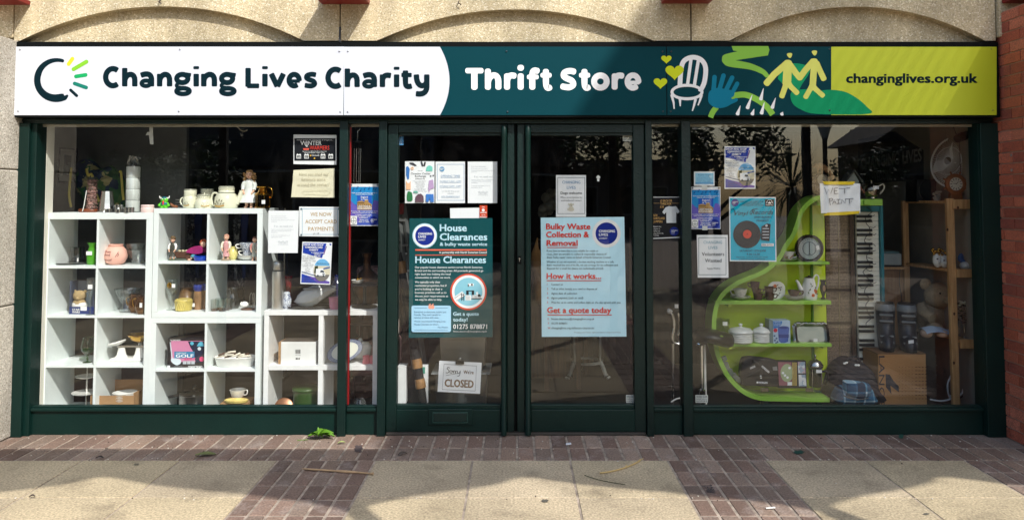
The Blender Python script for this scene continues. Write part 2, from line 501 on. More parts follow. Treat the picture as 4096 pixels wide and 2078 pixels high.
# ---- shop front joinery
fr=thing('shopfront_frame','dark green painted timber frame holding the shop windows and doors under the sign','shopfront',(0,0,0))
YF=-.06
def fx(u,v=1100,Y=YF):return W(u,v,Y).x
ZT=W(2060,463,YF).z
ZH=W(2060,497,0).z
ZB=W(2060,1617,0).z
mb=MB();mb.box(fx(72),fx(3985),-.055,.05,ZH,ZT+.12);mb.box(fx(72),fx(3985),-.068,-.055,ZH+.016,ZH+.03)
mb.build('head_rail',GREEN_ROUGH,fr,bevel=.003)
for a,b,dy in((92,131,0),(3926,3978,0)):
 mb=MB();mb.box(fx(a),fx(b),YF-dy,.06,0,ZH-.001)
 mb.box(fx(a)if a>2000 else fx(a)-.06,fx(b)+.06 if a>2000 else fx(b)-.035,YF-.03,YF-.002,0,ZH-.001)
 mb.build('jamb',GREEN,fr,bevel=.004)
for a,b in((1354,1388),(1512,1545),(2584,2611),(2729,2766)):
 mb=MB();mb.box(fx(a),fx(b),YF-.012,.055,0,ZH+.02);mb.build('mullion',GREEN_ROUGH,fr,bevel=.004)
mb=MB();mb.box(fx(2058),fx(2068),-.02,.03,0,ZH+.02);mb.build('door_stop',BLACKISH,fr)
mb=MB();mb.box(fx(1547),fx(2582),-.05,.06,0,.022);mb.build('threshold',mat((60,56,50),rough=.7),fr,bevel=.004)
def window(name,label,a,b,riser_to=(0,0),red=None):
 t=thing(name,label,'window',(fx((a+b)/2),0,0))
 mb=MB();mb.box(fx(a),fx(b),-.03,.03,.0,ZB-.035)
 mb.build('stall_riser',GREEN,t,bevel=.003)
 mb=MB();mb.box(fx(a)+.004,fx(b)-.004,-.052,.02,ZB-.034,ZB-.012);mb.box(fx(a)+.004,fx(b)-.004,-.036,.012,ZB-.012,ZB)
 mb.build('sill',GREEN,t,bevel=.004)
 mb=MB();mb.box(fx(a)+.003,fx(b)-.003,.004,.022,ZH-.017,ZH-.001)
 mb.build('top_bead',mat((176,168,150),rough=.7,var=.12,vs=12),t)
 if red:
  for(p,q)in red:
   mb=MB();mb.box(fx(p,Y=0),fx(q,Y=0),-.004,.03,ZB,ZH-.018);mb.build('red_strip',RED_TRIM,t,bevel=.002)
 mb=MB();mb.quad((fx(a,Y=0),0,ZB),(fx(b,Y=0),0,ZB),(fx(b,Y=0),0,ZH),(fx(a,Y=0),0,ZH))
 mb.build('pane',PANE,t)
 return t
window('display_window','wide shop window full of white cube shelves of bric-a-brac',131,1354,red=[(132,145)])
window('side_window','narrow shop window with wind chime and red edge strip',1388,1512,red=[(1389,1399)])
window('side_window','narrow shop window with black t-shirt poster',2611,2729)
window('display_window','wide shop window with lime green piano shaped display',2766,3926,red=[(3906,3922)])
ZD=W(2060,533,0).z;ZK=W(2060,1612,0).z
def door(label,stile,gl,rail_end,tube,jamb,letter):
 s0,s1=stile;g0,g1=gl
 t=thing('shop_door',label,'door',(fx((g0+g1)/2),0,0))
 lo,hi=min(s0,s1,rail_end),max(s0,s1,rail_end)
 mb=MB();mb.box(fx(s0),fx(s1),YF+.012,.03,.026,ZH-.006);mb.build('stile',GREEN_ROUGH,t,bevel=.004)
 mb=MB();mb.box(fx(g0)+.001,fx(rail_end),YF+.014,.03,ZD,ZH-.006)if s0<g0 else mb.box(fx(rail_end),fx(g1)-.001,YF+.014,.03,ZD,ZH-.006)
 mb.box(fx(g0)+.002,fx(g1)-.002,-.03,.01,ZD-.018,ZD-.0005)
 mb.build('top_rail',GREEN_ROUGH,t,bevel=.003)
 mb=MB();mb.box(fx(g0),fx(g1),YF+.014,.03,.026,ZK-.03);mb.box(fx(g0),fx(g1),-.034,.01,ZK-.0295,ZK)
 mb.build('kick_panel',GREEN,t,bevel=.004)
 mb=MB();mb.quad((fx(g0,Y=0),0,ZK),(fx(g1,Y=0),0,ZK),(fx(g1,Y=0),0,ZD),(fx(g0,Y=0),0,ZD));mb.build('pane',PANE,t)
 cu=(tube[0]+tube[1])/2
 mb=MB();r=(tube[1]-tube[0])/2*PX(-.08)*.95;c=W(cu,1100,-.07)
 mb.lathe((c.x,c.y,.012),[(r,0),(r,.06),(r*.93,.064),(r*.93,ZH-.11),(r,ZH-.105),(r,ZH-.035),(r*.8,ZH-.028)],18)
 mb.build('pivot_tube',GREEN,t,smooth=40)
 mb=MB();mb.box(fx(jamb[0]),fx(jamb[1]),YF+.01,.03,.026,ZH-.006);mb.build('meeting_stile',GREEN_ROUGH,t,bevel=.004)
 if letter:
  a,b=W(1714,1633,-.05),W(1891,1697,-.05)
  mb=MB();mb.box(a.x,b.x,-.058,-.047,b.z,a.z);p=mb.build('letterbox',GREEN,t,bevel=.004)
  c,d=W(1735,1649,-.05),W(1868,1684,-.05)
  mb=MB();mb.box(c.x,d.x,-.063,-.0575,d.z,c.z);mb.build('flap',mat((16,40,35),rough=.35),p,bevel=.003)
  mb=MB()
  for z in(c.z+.004,d.z-.004):mb.box(c.x-.006,d.x+.006,-.066,-.0578,z-.002,z+.002)
  for q in(c.x-.004,d.x+.004):mb.box(q-.002,q+.002,-.0655,-.0578,d.z-.002,c.z+.002)
  mb.build('letterbox_rim',mat((44,78,70),rough=.3),p)
 else:
  k=W(2078,1038,-.052)
  mb=MB();mb.prism([(k.x-.011,k.z+.026),(k.x+.011,k.z+.026),(k.x+.014,k.z-.03),(k.x-.014,k.z-.03)],-.054,-.0495)
  lk=mb.build('lock',BLACKISH,t,bevel=.002)
  mb=MB();mb.lathe((0,0,0),[(.006,0),(.006,.006)],12)
  mb.v=[(k.x+x,-.0545-z,k.z+.007+y)for x,y,z in mb.v]
  mb.box(k.x-.0025,k.x+.0025,-.058,-.0545,k.z-.012,k.z+.006)
  mb.build('keyhole',mat((200,200,196),rough=.25,metal=1),lk)
 return t
door('left glazed shop door with letterbox and closed sign',(1547,1588),(1588,2004),2027,(2004,2028),(2029,2057),True)
door('right glazed shop door with pale blue bulky waste poster',(2537,2582),(2124,2537),2100,(2100,2124),(2069,2099),False)
# ---- masonry round the shop front
def stone_panel(label,j0,j1,arc,Y=-.13):
 """precast lintel panel with a shallow arched recess cut into its face; arc = left end, crown, right end on the photo grid"""
 t=thing('arched_lintel',label,'lintel',(W((j0+j1)/2,100,Y).x,Y,W(2060,163,Y).z),'precast concrete lintel panels over the shop front')
 z0=W(2060,163,Y).z;z1=z0+.75
 xa,xb=W(j0,100,Y).x+.005,W(j1,100,Y).x-.005
 (ua,va),(uc,vc),(ub,vb)=arc
 A,Cn,B=W(ua,163,Y),W(uc,vc,Y),W(ub,163,Y)
 pts=[(xa,z0),(A.x,z0)]
 n=40;h=Cn.z-z0
 for k in range(1,n):
  s=k/n;x=A.x+(B.x-A.x)*s
  q=abs(2*s-1)
  pts.append((x,z0+h*(1-q**2.05)))
 pts+=[(B.x,z0),(xb,z0),(xb,z1),(xa,z1)]
 mb=MB();mb.prism(pts,Y,Y+.062);mb.build('face',STONE,t)
 mb=MB();mb.box(xa+.001,xb-.001,Y+.063,Y+.3,z0+.002,z1);mb.build('recess',STONE,t)
 return t
stone_panel('pale concrete lintel panel with shallow arch over the white part of the sign',55,1360,((80,160),(648,26),(1214,163)))
stone_panel('sunlit concrete lintel panel with shallow arch over the teal part of the sign',1360,2764,((1508,162),(2072,38),(2612,162)))
stone_panel('shaded concrete lintel panel with shallow arch over the lime part of the sign',2764,3984,((2918,158),(3440,27),(3940,158)))
for(a,b,lab,vv)in((-900,53,'end of concrete lintel above the pebbledash pillar',150),(3987,5000,'end of concrete lintel above the brick pier',150)):
 z0=W(2060,vv,-.13).z
 mb=MB();xa,xb=W(a,100,-.13).x,W(b,100,-.13).x
 mb.box(xa,xb,-.13 if a<0 else-.16,.2,z0,z0+.75)
 if a>0:mb.prism([(xa+.02,z0),(xb,z0+.0),(xb,z0-.05),(xa+.3,z0-.02)],-.62,.15)
 mb.build('lintel_end',STONE,bevel=.006,label=lab,cat='lintel')
mb=MB();p=W(1359,130,-.14);mb.tube([(p.x,-.13,p.z+.04),(p.x,-.138,p.z-.06),(p.x+.012,-.15,p.z-.072)],.007)
mb.build('drain_pipe',mat((40,42,44),rough=.5),label='thin dark pipe in the joint between the first two lintel panels',cat='pipe')
for i,(u,v)in enumerate(((640,10),(1836,14))):
 p=W(u,v,-.14);mb=MB()
 mb.tube(crv([(p.x,-.13,p.z+.02),(p.x-.004,-.15,p.z),(p.x+.012,-.152,p.z-.008),(p.x+.01,-.15,p.z-.016)],5),.0035)
 mb.build('hook',mat((52,40,34),rough=.7),label=('rusty hook above the left arch','rusty hook above the middle arch')[i],cat='hook')
t=thing('upper_wall','red brick upper storey above the concrete lintels','wall',(0,0,3.7))
mb=MB();mb.box(-9,9,-.05,.3,W(2060,163,-.13).z+.752,6.5);mb.build('brickwork',mat((126,64,50),rough=.85,var=.2),t)
def brick_wall(mb,axis,fixed,a0,a1,z0,z1,depth=.02):
 """courses of separate bricks laid on a face; axis 'y': the face looks to -x at x = fixed"""
 z,r=z0,0
 while z<z1-.01:
  a=a0-(r%2)*.1125;h=.065
  while a<a1:
   b0,b1=max(a,a0),min(a+.215,a1)
   if b1-b0>.02:
    base=random.choice([(186,98,70),(178,92,68),(194,106,78),(168,88,70),(198,116,90)])
    f=random.uniform(.8,1.12);c=tuple(x*f for x in lin(base));o=random.uniform(-.0015,.0015)
    if axis=='y':mb.box(fixed-.004+o,fixed+depth,b0,b1,z,min(z+h,z1),c)
    else:mb.box(b0,b1,fixed-.004+o,fixed+depth,z,min(z+h,z1),c)
   a+=.225
  z+=.075;r+=1
BRICK=attr_mat('wall_brick',.85,(96,60,50),.4,6,120,.8)
MORT=mat((176,136,118),rough=.95,var=.15,vs=20,bump=.6,bs=120)
t=thing('brick_pier','red brick pier in shade beside the right shop window','pier',(3.8,-.4,0))
XP=3.365
mb=MB();mb.box(XP+.003,4.6,-.797,.1,0,2.93);mb.build('mortar',MORT,t)
mb=MB();brick_wall(mb,'y',XP,-.797,.06,.006,2.92);brick_wall(mb,'x',-.8,XP-.003,4.6,.006,2.92);mb.build('bricks',BRICK,t)
for i,(u,v)in enumerate(((4077,620),(4079,680))):
 p=W(u,v,-.25);mb=MB();mb.lathe((0,0,0),[(.0105,0),(.0105,.004),(.006,.0045),(.006,.002)],12);mb.v=[(XP-.005-z,-.23+x,p.z+y)for x,y,z in mb.v]
 mb.build('screw_plug',mat((150,130,120),rough=.6),t)
t=thing('pebbledash_pillar','pale pebbledash pillar at the left end of the shop front','pillar',(-4,-.3,0))
XL=-3.478
zs=[.0,.905,1.835,2.735]
for a,b in zip(zs,zs[1:]):
 mb=MB();mb.box(-4.7,XL,-.62,.1,a+.004,b-.004);mb.build('block',STONE2,t,bevel=.008)
mb=MB();mb.box(-4.69,XL-.012,-.6,.09,0,2.73);mb.build('joint_core',mat((110,100,84),rough=.9),t)
# ---- canopy over the pavement: red brackets, arched concrete beam on slim posts
for k,(u,lab)in enumerate(((-60,'red steel bracket at the left end above the pillar'),(1355,'red steel bracket between the left and middle arches'),(2769,'red steel bracket between the middle and right arches'),(4180,'red steel bracket above the brick pier'))):
 x=W(u,15,-.35).x;z=W(u,18,-.135).z+(.004 if k==2 else-.006 if k==0 else 0)
 t=thing('canopy_bracket',lab,'bracket',(x,-.13,z),'red canopy brackets')
 mb=MB();mb.box(x-.168,x+.168,-.36,-.135,z,z+.03);mb.build('plate',STEEL_RED,t,bevel=.003)
 mb=MB();mb.box(x-.04,x+.04,-.36,-.135,z+.03,z+.6);mb.build('web',STEEL_RED,t,bevel=.003)
DARKSTEEL=mat((30,32,34),rough=.5)
PX0,MOD=1.21,2.47
for k in range(-4,6):
 x=PX0+MOD*k
 t=thing('arcade_post','slim dark steel post carrying the arched canopy beam','post',(x,-4.36,0),'canopy posts along the pavement edge')
 mb=MB();mb.box(x-.045,x+.045,-4.405,-4.315,0,3.46);mb.build('shaft',DARKSTEEL,t,bevel=.004)
 mb=MB();mb.box(x-.08,x+.08,-4.44,-4.28,0,.02);mb.build('foot_plate',DARKSTEEL,t)
for k in range(-4,5):
 xa,xb=PX0+MOD*k+.004,PX0+MOD*(k+1)-.004
 pts=[(xa,3.462)]
 half=crv([(-1.2,3.48),(-1.12,3.57),(-.98,3.65),(-.75,3.75),(-.45,3.85),(-.22,3.94),(-.07,4.04),(0,4.06)],3)
 xm=(xa+xb)/2
 pts+=[(xm+d,z)for d,z in half]+[(xm-d,z)for d,z in half[-2::-1]]
 pts+=[(xb,3.462),(xb,4.6),(xa,4.6)]
 mb=MB();mb.prism(pts,-4.385,-4.335)
 mb.build('arched_beam',STONE,label='arched concrete canopy beam spanning between two slim posts',cat='beam',group='arched beams of the canopy')
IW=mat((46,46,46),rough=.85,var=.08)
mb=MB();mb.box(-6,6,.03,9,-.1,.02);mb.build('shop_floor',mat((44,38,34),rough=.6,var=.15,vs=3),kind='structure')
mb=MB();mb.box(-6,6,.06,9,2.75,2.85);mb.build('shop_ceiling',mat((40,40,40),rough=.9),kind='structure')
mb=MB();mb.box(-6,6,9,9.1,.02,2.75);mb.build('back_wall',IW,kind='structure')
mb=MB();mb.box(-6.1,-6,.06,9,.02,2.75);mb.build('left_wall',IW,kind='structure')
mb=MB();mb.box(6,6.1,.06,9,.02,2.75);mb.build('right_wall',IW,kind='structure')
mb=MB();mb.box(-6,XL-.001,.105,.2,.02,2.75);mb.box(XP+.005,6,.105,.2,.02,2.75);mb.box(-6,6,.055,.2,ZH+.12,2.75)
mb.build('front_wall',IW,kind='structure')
mb=MB();mb.box(XL+.01,-3.372,.062,.15,.02,2.4)
mb.build('white_wall',WHITE_WALL,kind='structure')
mb=MB();mb.box(-4.6,-2.75,.95,1.0,.02,2.6);mb.build('partition_wall',mat((110,110,106),rough=.85,var=.06),kind='structure')
mb=MB();mb.box(3.372,3.42,.062,3.6,.02,2.6);mb.build('side_wall',mat((138,130,116),rough=.85,var=.08),kind='structure')
# = THE SIGN
SY=-.15
sign=thing('shop_sign','long white, teal and lime charity shop sign above the windows and doors','sign',(W(2020,460,SY).x,SY,W(2020,461,SY).z))
S_WHITE=mat((208,212,220),rough=.32,var=.012,vs=2);S_TEAL=mat((0,58,66),rough=.6,var=.03,vs=2,spec=.1)
S_LIME=mat((196,206,36),rough=.5,var=.03,vs=2)
NAVY=mat((0,30,38),rough=.6,var=0,spec=.12);P_WHITE=mat((240,240,238),rough=.6,var=0,spec=.15)
def plate(name,ua,ub,m):
 mb=MB();a,b=W(ua,187,SY),W(ub,461,SY);mb.box(a.x,b.x,SY,SY+.006,b.z,a.z);return mb.build(name,m,sign,bevel=.0015)
zt,zb=W(2000,187,SY).z,W(2000,461,SY).z
for a,b,m in((60,1374.2,S_WHITE),(1375,2666.3,S_TEAL),(2667,3987,S_TEAL)):plate('panel',a,b,m)
mb=MB();mb.box(W(66,300,-.1).x,W(3980,300,-.1).x,SY+.006,-.056,zb-.012,zt+.035);mb.build('backing',BLACKISH,sign)
fl=Flat(SY-.0004);n=24
top=187.6;bot=460.4
pts=[(1375.6,top)]+[(1760+38*(1-(2*k/n-1)**2),top+(bot-top)*k/n)for k in range(n+1)]+[(1375.6,bot)]
fl.poly(pts);fl.build('white_field',S_WHITE,sign)
fl=Flat(SY-.0004);fl.rect(3325,187.6,3986.4,460.4);fl.build('lime_field',S_LIME,sign)
# --- hand-drawn heavy rounded letters: centre lines in x-height units
def bz(p0,p1,p2,p3,n=10):
 return[tuple((1-t)**3*a+3*(1-t)**2*t*b+3*(1-t)*t*t*c+t**3*d for a,b,c,d in zip(p0,p1,p2,p3))for t in[i/n for i in range(n+1)]]
def el(cx,cy,rx,ry,a0=0,a1=360,n=26):
 return[(cx+rx*math.cos(R(a0+(a1-a0)*i/n)),cy+ry*math.sin(R(a0+(a1-a0)*i/n)))for i in range(n+1)]
def glyph(ch,A,wd):
 """strokes (points, width factor, closed) for a letter of drawn width wd; A = ascender height; half stroke = .17"""
 h=.17;r=wd-h
 if ch in 'nh':
  s=[([(h,h),(h,(A if ch=='h' else 1)-h)],1,0),(bz((h,.45),(h+.06,.95),(r,1.02),(r,.5))+[(r,h)],1,0)]
 elif ch=='i':s=[([(wd/2,h),(wd/2,1-h)],1,0),([(wd/2,1.09+h),(wd/2,1.135+h)],1.06,0)]
 elif ch=='r':s=[([(h,h),(h,1-h)],1,0),(bz((h,.5),(h+.02,.75),(h+.15,.9),(wd-.12,.83)),1,0)]
 elif ch=='L':s=[([(h,.15),(h,A-h)],1,0),([(h,.14),(wd-.14,.14)],.86,0)]
 elif ch=='T':s=[([(.12,A-.15),(wd-.12,A-.15)],.9,0),([(wd/2,h),(wd/2,A-.2)],1.05,0)]
 elif ch=='t':s=[(bz((.3,.5),(.3,.1),(.42,.1),(wd-.12,.16),8),.98,0),([(.3,.5),(.3,1.25-h)],1,0),([(.1,.86),(wd-.12,.86)],.8,0)]
 elif ch=='f':s=[([(.3,h),(.3,.75)],1,0),(bz((.3,.7),(.28,1.18),(.4,A-.12),(wd-.12,A-.16)),1,0),([(.1,.76),(wd-.14,.76)],.78,0)]
 elif ch=='v':s=[([(.14,.85),(wd/2-.03,.16)],1,0),([(wd-.14,.85),(wd/2+.03,.16)],1,0)]
 elif ch=='o':s=[(el(wd/2,.5,wd/2-h,.5-h+.02),1,1)]
 elif ch=='C':s=[(el(wd*.60,A/2,wd*.60-h,A/2-.15,58,302,30),1,0)]
 elif ch=='e':s=[(el(wd/2,.5,wd/2-h,.5-.14,0,300,30),.95,0),([(h+.02,.44),(wd-h,.44)],.62,0)]
 elif ch=='a':
  s=[(bz((.14,.82),(.35,.9),(r-.02,.98),(r,.55))+[(r,h)],1,0),(el(wd*.44,.30,wd*.44-.13,.17),.78,1),([(.4,.47),(r,.47)],.45,0)]
 elif ch=='g':
  s=[(el(.46*wd,.60,.46*wd-.16,.26),.95,1),([(.55*wd,.88),(wd-.1,.82)],.72,0),(bz((.3*wd,.32),(.02*wd,.2),(.1*wd,.04),(.35*wd,.04),8),.62,0),(el(.5*wd,-.19,.5*wd-.14,.18),.84,1)]
 elif ch in 'sS':
  k=A if ch=='S' else 1
  s=[(crv([(wd-.15,k*.84),(wd*.58,k*.87),(.25,k*.80),(.2,k*.64),(wd*.42,k*.53),(wd-.26,k*.43),(wd-.18,k*.25),(wd*.55,k*.135),(.14,k*.17)],5),.9 if ch=='s' else 1,0)]
 elif ch=='y':
  s=[(bz((h,.83),(h,.05),(r-.1,.05),(r,.45)),1,0),([(r,.83),(r,.1)]+bz((r,.1),(r-.02,-.3),(.5*wd,-.36),(.2,-.32),8),1,0)]
 return s
def word(fl,items,base,xh,asc,off,sc,w,cap=.2):
 for ch,a,b in items:
  ua,ub=off+a/sc,off+b/sc
  wd=(ub-ua)/xh
  for pts,k,cl in glyph(ch,asc,wd):
   fl.stroke([(ua+x*xh,base-y*xh)for x,y in(pts[:-1]if cl else pts)],w*k,cap,bool(cl))
fl=Flat(SY-.0011,.00002)
word(fl,[('C',758,880),('h',898,1012),('a',1027,1135),('n',1155,1268),('g',1282,1412),('i',1423,1465),('n',1480,1598),('g',1612,1742),('L',1806,1917),('i',1928,1972),('v',1983,2100),('e',2108,2222),('s',2233,2337)],352.5,63.5,1.37,0,1.84,22)
word(fl,[('C',3,127),('h',145,256),('a',273,383),('r',403,492),('i',506,548),('t',557,646),('y',653,769)],355,63.5,1.37,1300,1.84,22)
fl.build('lettering',NAVY,sign)
fl=Flat(SY-.0011,.00002)
word(fl,[('T',1033,1166),('h',1177,1298),('r',1318,1407),('i',1414,1466),('f',1487,1577),('t',1587,1669),('S',1732,1850),('t',1871,1953),('o',1959,2095),('r',2110,2200),('e',2204,2329)],361.5,70,1.27,1300,1.84,24,.4)
fl.build('lettering',P_WHITE,sign)
fl=Flat(SY-.0011,.00002)
fl.text('changinglives.org.uk',3386,331,36,bold=.05,w=522)
fl.build('lettering',NAVY,sign)
# --- crescent and rays
def c1(x,y):return(x/1.84,y/1.84)
fl=Flat(SY-.0011,.00002)
out,inn=[],[]
for k in range(41):
 a=R(70+(298-70)*k/40);th=24+24*min(1,k/16)+14*max(0,(k-24)/16)
 if k>36:th-=(k-36)*3
 out.append(c1(413+163*math.cos(a),590-162*math.sin(a)));inn.append(c1(413+(163-th)*math.cos(a),590-(162-th)*math.sin(a)))
fl.poly(out+inn[::-1])
fl.circ(*c1(460,449),12/1.84)
fl.poly([c1(*p)for p in crv([(478,738),(496,722),(503,704),(494,697),(470,706),(440,712),(452,700),(458,691),(448,690),(420,696),(400,712),(420,748)],5,True)])
fl.stroke([c1(520,664),c1(564,704)],22/1.84,.5)
fl.build('logo',NAVY,sign)
for(p,q,w,c)in(((505,472),(533,433),28,(214,206,50)),((541,510),(636,455),29,(128,192,48)),((559,563),(630,552),28,(22,160,92)),((549,615),(634,645),27,(20,118,100))):
 fl=Flat(SY-.0011,.00002);fl.stroke([c1(*p),c1(*q)],w/1.84,.5);fl.build('logo_ray',mat(c,rough=.6,var=0,spec=.15),sign)
def c3(x,y):return(2560+x/1.677,y/1.677)
def c3s(pts):return[c3(*p)for p in pts]
lay={}
def L(c,y):return Flat(SY-.0007-y*.0003,.00002)
EMER=mat((10,150,96),rough=.6,var=0,spec=.15);LGREEN=mat((140,196,74),rough=.6,var=0,spec=.15);YEL=mat((222,224,110),rough=.6,var=0,spec=.15)
fl=L(0,1)
fl.poly(c3s(crv([(1015,620),(1022,690),(1080,735),(1190,764),(1534,764),(1520,715),(1450,655),(1370,615),(1275,603),(1180,610),(1100,600)],5,True)))
fl.poly(c3s(crv([(925,520),(960,470),(1015,430),(1080,430),(1140,455),(1130,500),(1090,560),(1050,620),(990,590),(940,545)],5,True)))
fl.build('hill_picture',EMER,sign)
fl=L(0,2)
fl.poly(c3s([(615,310),(860,310),(868,335),(858,372)]+crv([(640,405),(740,425),(830,465),(870,510)],6)+[(845,522)]+crv([(820,498),(740,468),(600,448),(560,425),(550,400),(565,368),(655,345)],6)+[(625,340)]))
fl.stroke(c3s(crv([(474,785),(488,752),(512,720)],6)),22,.1)
fl.stroke(c3s(crv([(615,645),(700,635),(780,665),(850,715),(888,766)],6)),24,.1)
fl.build('squiggle_picture',LGREEN,sign)
fl=L(0,3)
for head,segs in(((1003,372),[([(850,558),(900,500),(985,425)],26),([(992,425),(985,560)],34),([(1010,440),(1045,490),(1072,522)],24),([(985,540),(975,580),(952,645)],22),([(990,545),(1010,580),(1052,622)],21)]),((1170,355),[([(1072,522),(1110,470),(1160,412)],24),([(1170,410),(1158,590)],26),([(1185,425),(1205,470),(1232,528)],23),([(1155,570),(1140,600),(1112,650)],20),([(1160,575),(1180,600),(1225,640)],20)])):
 fl.poly(c3s(crv([(head[0]-18,head[1]-8),(head[0],head[1]-16),(head[0]+18,head[1]-10),(head[0]+10,head[1]+14),(head[0]-4,head[1]+16)],5,True)))
 for p,w in segs:fl.stroke(c3s(p),w,.4)
fl.build('people_picture',YEL,sign)
fl=L(0,3)
fl.stroke(c3s(crv([(268,570),(275,470),(295,410),(350,385),(410,402),(440,455),(432,550),(405,610)],6)),19,.2)
for p in([(342,400),(320,562)],[(392,402),(365,570)]):fl.stroke(c3s(p),13,.2)
x,y=c3(315,618);fl.ring(x,y,66,12,ry=33)
for p in([(213,640),(226,690),(229,728)],[(268,665),(270,710)],[(372,670),(362,710),(352,742)],[(412,640),(402,675),(390,705)]):fl.stroke(c3s(p),11,.4,w1=5)
for(a,b)in(((828,594),(811,664)),((752,638),(722,722)),((834,688),(816,758)),((909,658),(888,720)),((673,710),(655,764)),((765,732),(754,764)),((957,752),(952,765))):
 fl.stroke(c3s([a,b]),2,.4,w1=15)
fl.build('chair_picture',P_WHITE,sign)
fl=L(0,4)
fl.poly(c3s(crv([(458,640),(470,610),(520,590),(580,600),(625,610),(632,640),(610,660),(640,668),(650,680),(610,700),(570,720),(510,724),(462,690)],4,True)))
for p,w in(([(492,620),(500,518)],18),([(530,610),(560,508)],18),([(575,610),(618,522)],18),([(610,640),(652,562)],17),([(600,690),(645,670)],14)):fl.stroke(c3s(p),w,.5)
fl.build('hand_picture',mat((8,122,150),rough=.6,var=0,spec=.15),sign)
fl=L(0,5)
for(x,y,w)in((177,397,70),(232,482,124),(137,556,92)):
 pts=[]
 for k in range(30):
  t=2*math.pi*k/30
  pts.append(c3(x+w/32*16*math.sin(t)**3,y-w/36*(13*math.cos(t)-5*math.cos(2*t)-2*math.cos(3*t)-math.cos(4*t))))
 fl.poly(pts)
fl.build('heart_picture',mat((206,218,34),rough=.6,var=0,spec=.15),sign)
for(u,v,m)in[(81,198,0),(720,198,0),(1358,205,0),(1392,205,0),(74,444,0),(716,445,0),(1362,447,0),(1392,447,0),(2026,206,1),(2030,448,1),(2650,207,1),(2685,207,1),(2652,446,1),(2683,446,1),(3318,197,1),(3318,441,1),(3964,196,2),(3970,441,2)]:
 p=W(u,v,SY);mb=MB();mb.lathe((0,0,0),[(.0062,0),(.0062,.0025),(.004,.0042),(0,.0045)],12);mb.v=[(p.x+a,SY-.0018-c,p.z+b)for a,b,c in mb.v]
 mb.build('screw',(mat((170,174,180),rough=.3,metal=.6),mat((24,44,52),rough=.3),mat((170,176,60),rough=.3))[m],sign,smooth=40)
random.seed(5)
def pm(c):return mat(c,rough=.62,var=0,spec=.15)
PAPER=mat((236,238,240),rough=.7,var=.015,vs=5,spec=.2);INK=pm((26,28,34));GREY=pm((120,122,128));PALE=pm((178,184,190))
PW=pm((242,242,242));BLUE=pm((24,44,140));RED=pm((226,66,54));TAPE=mat((214,216,212),rough=.3,var=.03)
class Poster:
 def __init__(s,name,label,cat,quad,m=None,Y=.016,group=None,bend=0):
  if len(quad)==4 and not isinstance(quad[0],tuple):
   u0,v0,u1,v1=quad;quad=[(u0,v0),(u1,v0),(u1,v1),(u0,v1)]
  cu=sum(p[0]for p in quad)/4;vb=max(p[1]for p in quad)
  s.t=thing(name,label,cat,W(cu,vb,Y),group);s.Y=Y;s.k=0
  mb=MB();n=8 if bend else 1
  P=lambda i,j:[a+(b-a)*j/n for a,b in zip([a+(b-a)*i/n for a,b in zip(quad[0],quad[1])],[a+(b-a)*i/n for a,b in zip(quad[3],quad[2])])]
  g=[]
  for j in range(n+1):
   for i in range(n+1):
    u,v=P(i,j);e=bend*(math.sin(i*1.7+j*.6)+math.sin(j*2.1+1)+math.sin(i*.7-j*1.3))/3 if bend else 0
    p=W(u,v,Y);p.y+=e+(.0003 if bend else 0);g.append(p)
  mb.add(g,[(j*(n+1)+i,(j+1)*(n+1)+i,(j+1)*(n+1)+i+1,j*(n+1)+i+1)for j in range(n)for i in range(n)])
  mb.build('sheet',m or PAPER,s.t,smooth=60 if bend else None)
 def layer(s):
  s.k+=1;return Flat(s.Y-.0007*s.k,.00002)
 def add(s,name,fl,m):return fl.build(name,m,s.t)
 def pr(s,name,m,*ops):
  fl=s.layer()
  for op,*a in ops:
   kw=a.pop()if a and isinstance(a[-1],dict)else{}
   getattr(fl,op)(*a,**kw)
  return fl.build(name,m,s.t)
def charity_disc(p,u,v,r,ring=None,parent=None):
 """round charity emblem with its three lines"""
 if ring:p.pr('emblem_ring',ring,('circ',u,v,r*1.3))
 if ring:p.pr('emblem_ring',PW,('circ',u,v,r*1.2))
 p.pr('emblem',BLUE,('circ',u,v,r))
 p.pr('emblem_lettering',PW,('text','CHANGING',u-r*.68,v-r*.1,r*.22,{'bold':.03,'w':r*1.44}),('text','LIVES',u-r*.68,v+r*.22,r*.22,{'bold':.03,'w':r*.8}),('text','CHARITY',u-r*.68,v+r*.52,r*.15,{'bold':.01,'w':r*.75}))
p=Poster('poster','black and white winter meals poster at the top of the left window','poster',[(1174,538),(1346,540),(1346,659),(1174,656)])
p.pr('field',INK,('rect',1177,553,1342,643))
p.pr('lettering',PW,('text','School invites the community of all ages to...',1260,562,5,'c',0,146),('text','W',1202,580,16,{'bold':.02}),('text','NTER',1233,580,16,{'bold':.02,'w':53}),('stroke',crv([(1226,586),(1223,580),(1228,574),(1224,567)],4),3),('stroke',crv([(1231,586),(1228,580),(1233,574),(1229,567)],4),2),('text','Join us for a complimentary three course meal',1258,607,4.5,'c',0,96),('text','Meal served between 5.00pm - 6.30pm',1258,613,4.5,'c',0,80),('text','Chartwells',1247,624,6,{'bold':.01,'w':30}))
p.pr('lettering',RED,('text','WARMERS',1239,599,16,{'w':78}))
p.pr('picture',pm((230,96,80)),('poly',[(1212,593),(1237,593),(1235,600),(1214,600)]))
for i,(x,d)in enumerate(((1195,'10'),(1226,'17'),(1292,'24'),(1323,'31'))):
 p.pr('calendar_picture',PW,('frame',x-9,617,x+9,634,2),('rect',x-9,617,x+9,622),('text',d,x,632,7,'c',.02),('rect',x-6,614,x-4,617),('rect',x+4,614,x+6,617))
p.pr('picture',pm((232,180,60)),('circ',1242,622,3),('circ',1258,633,3))
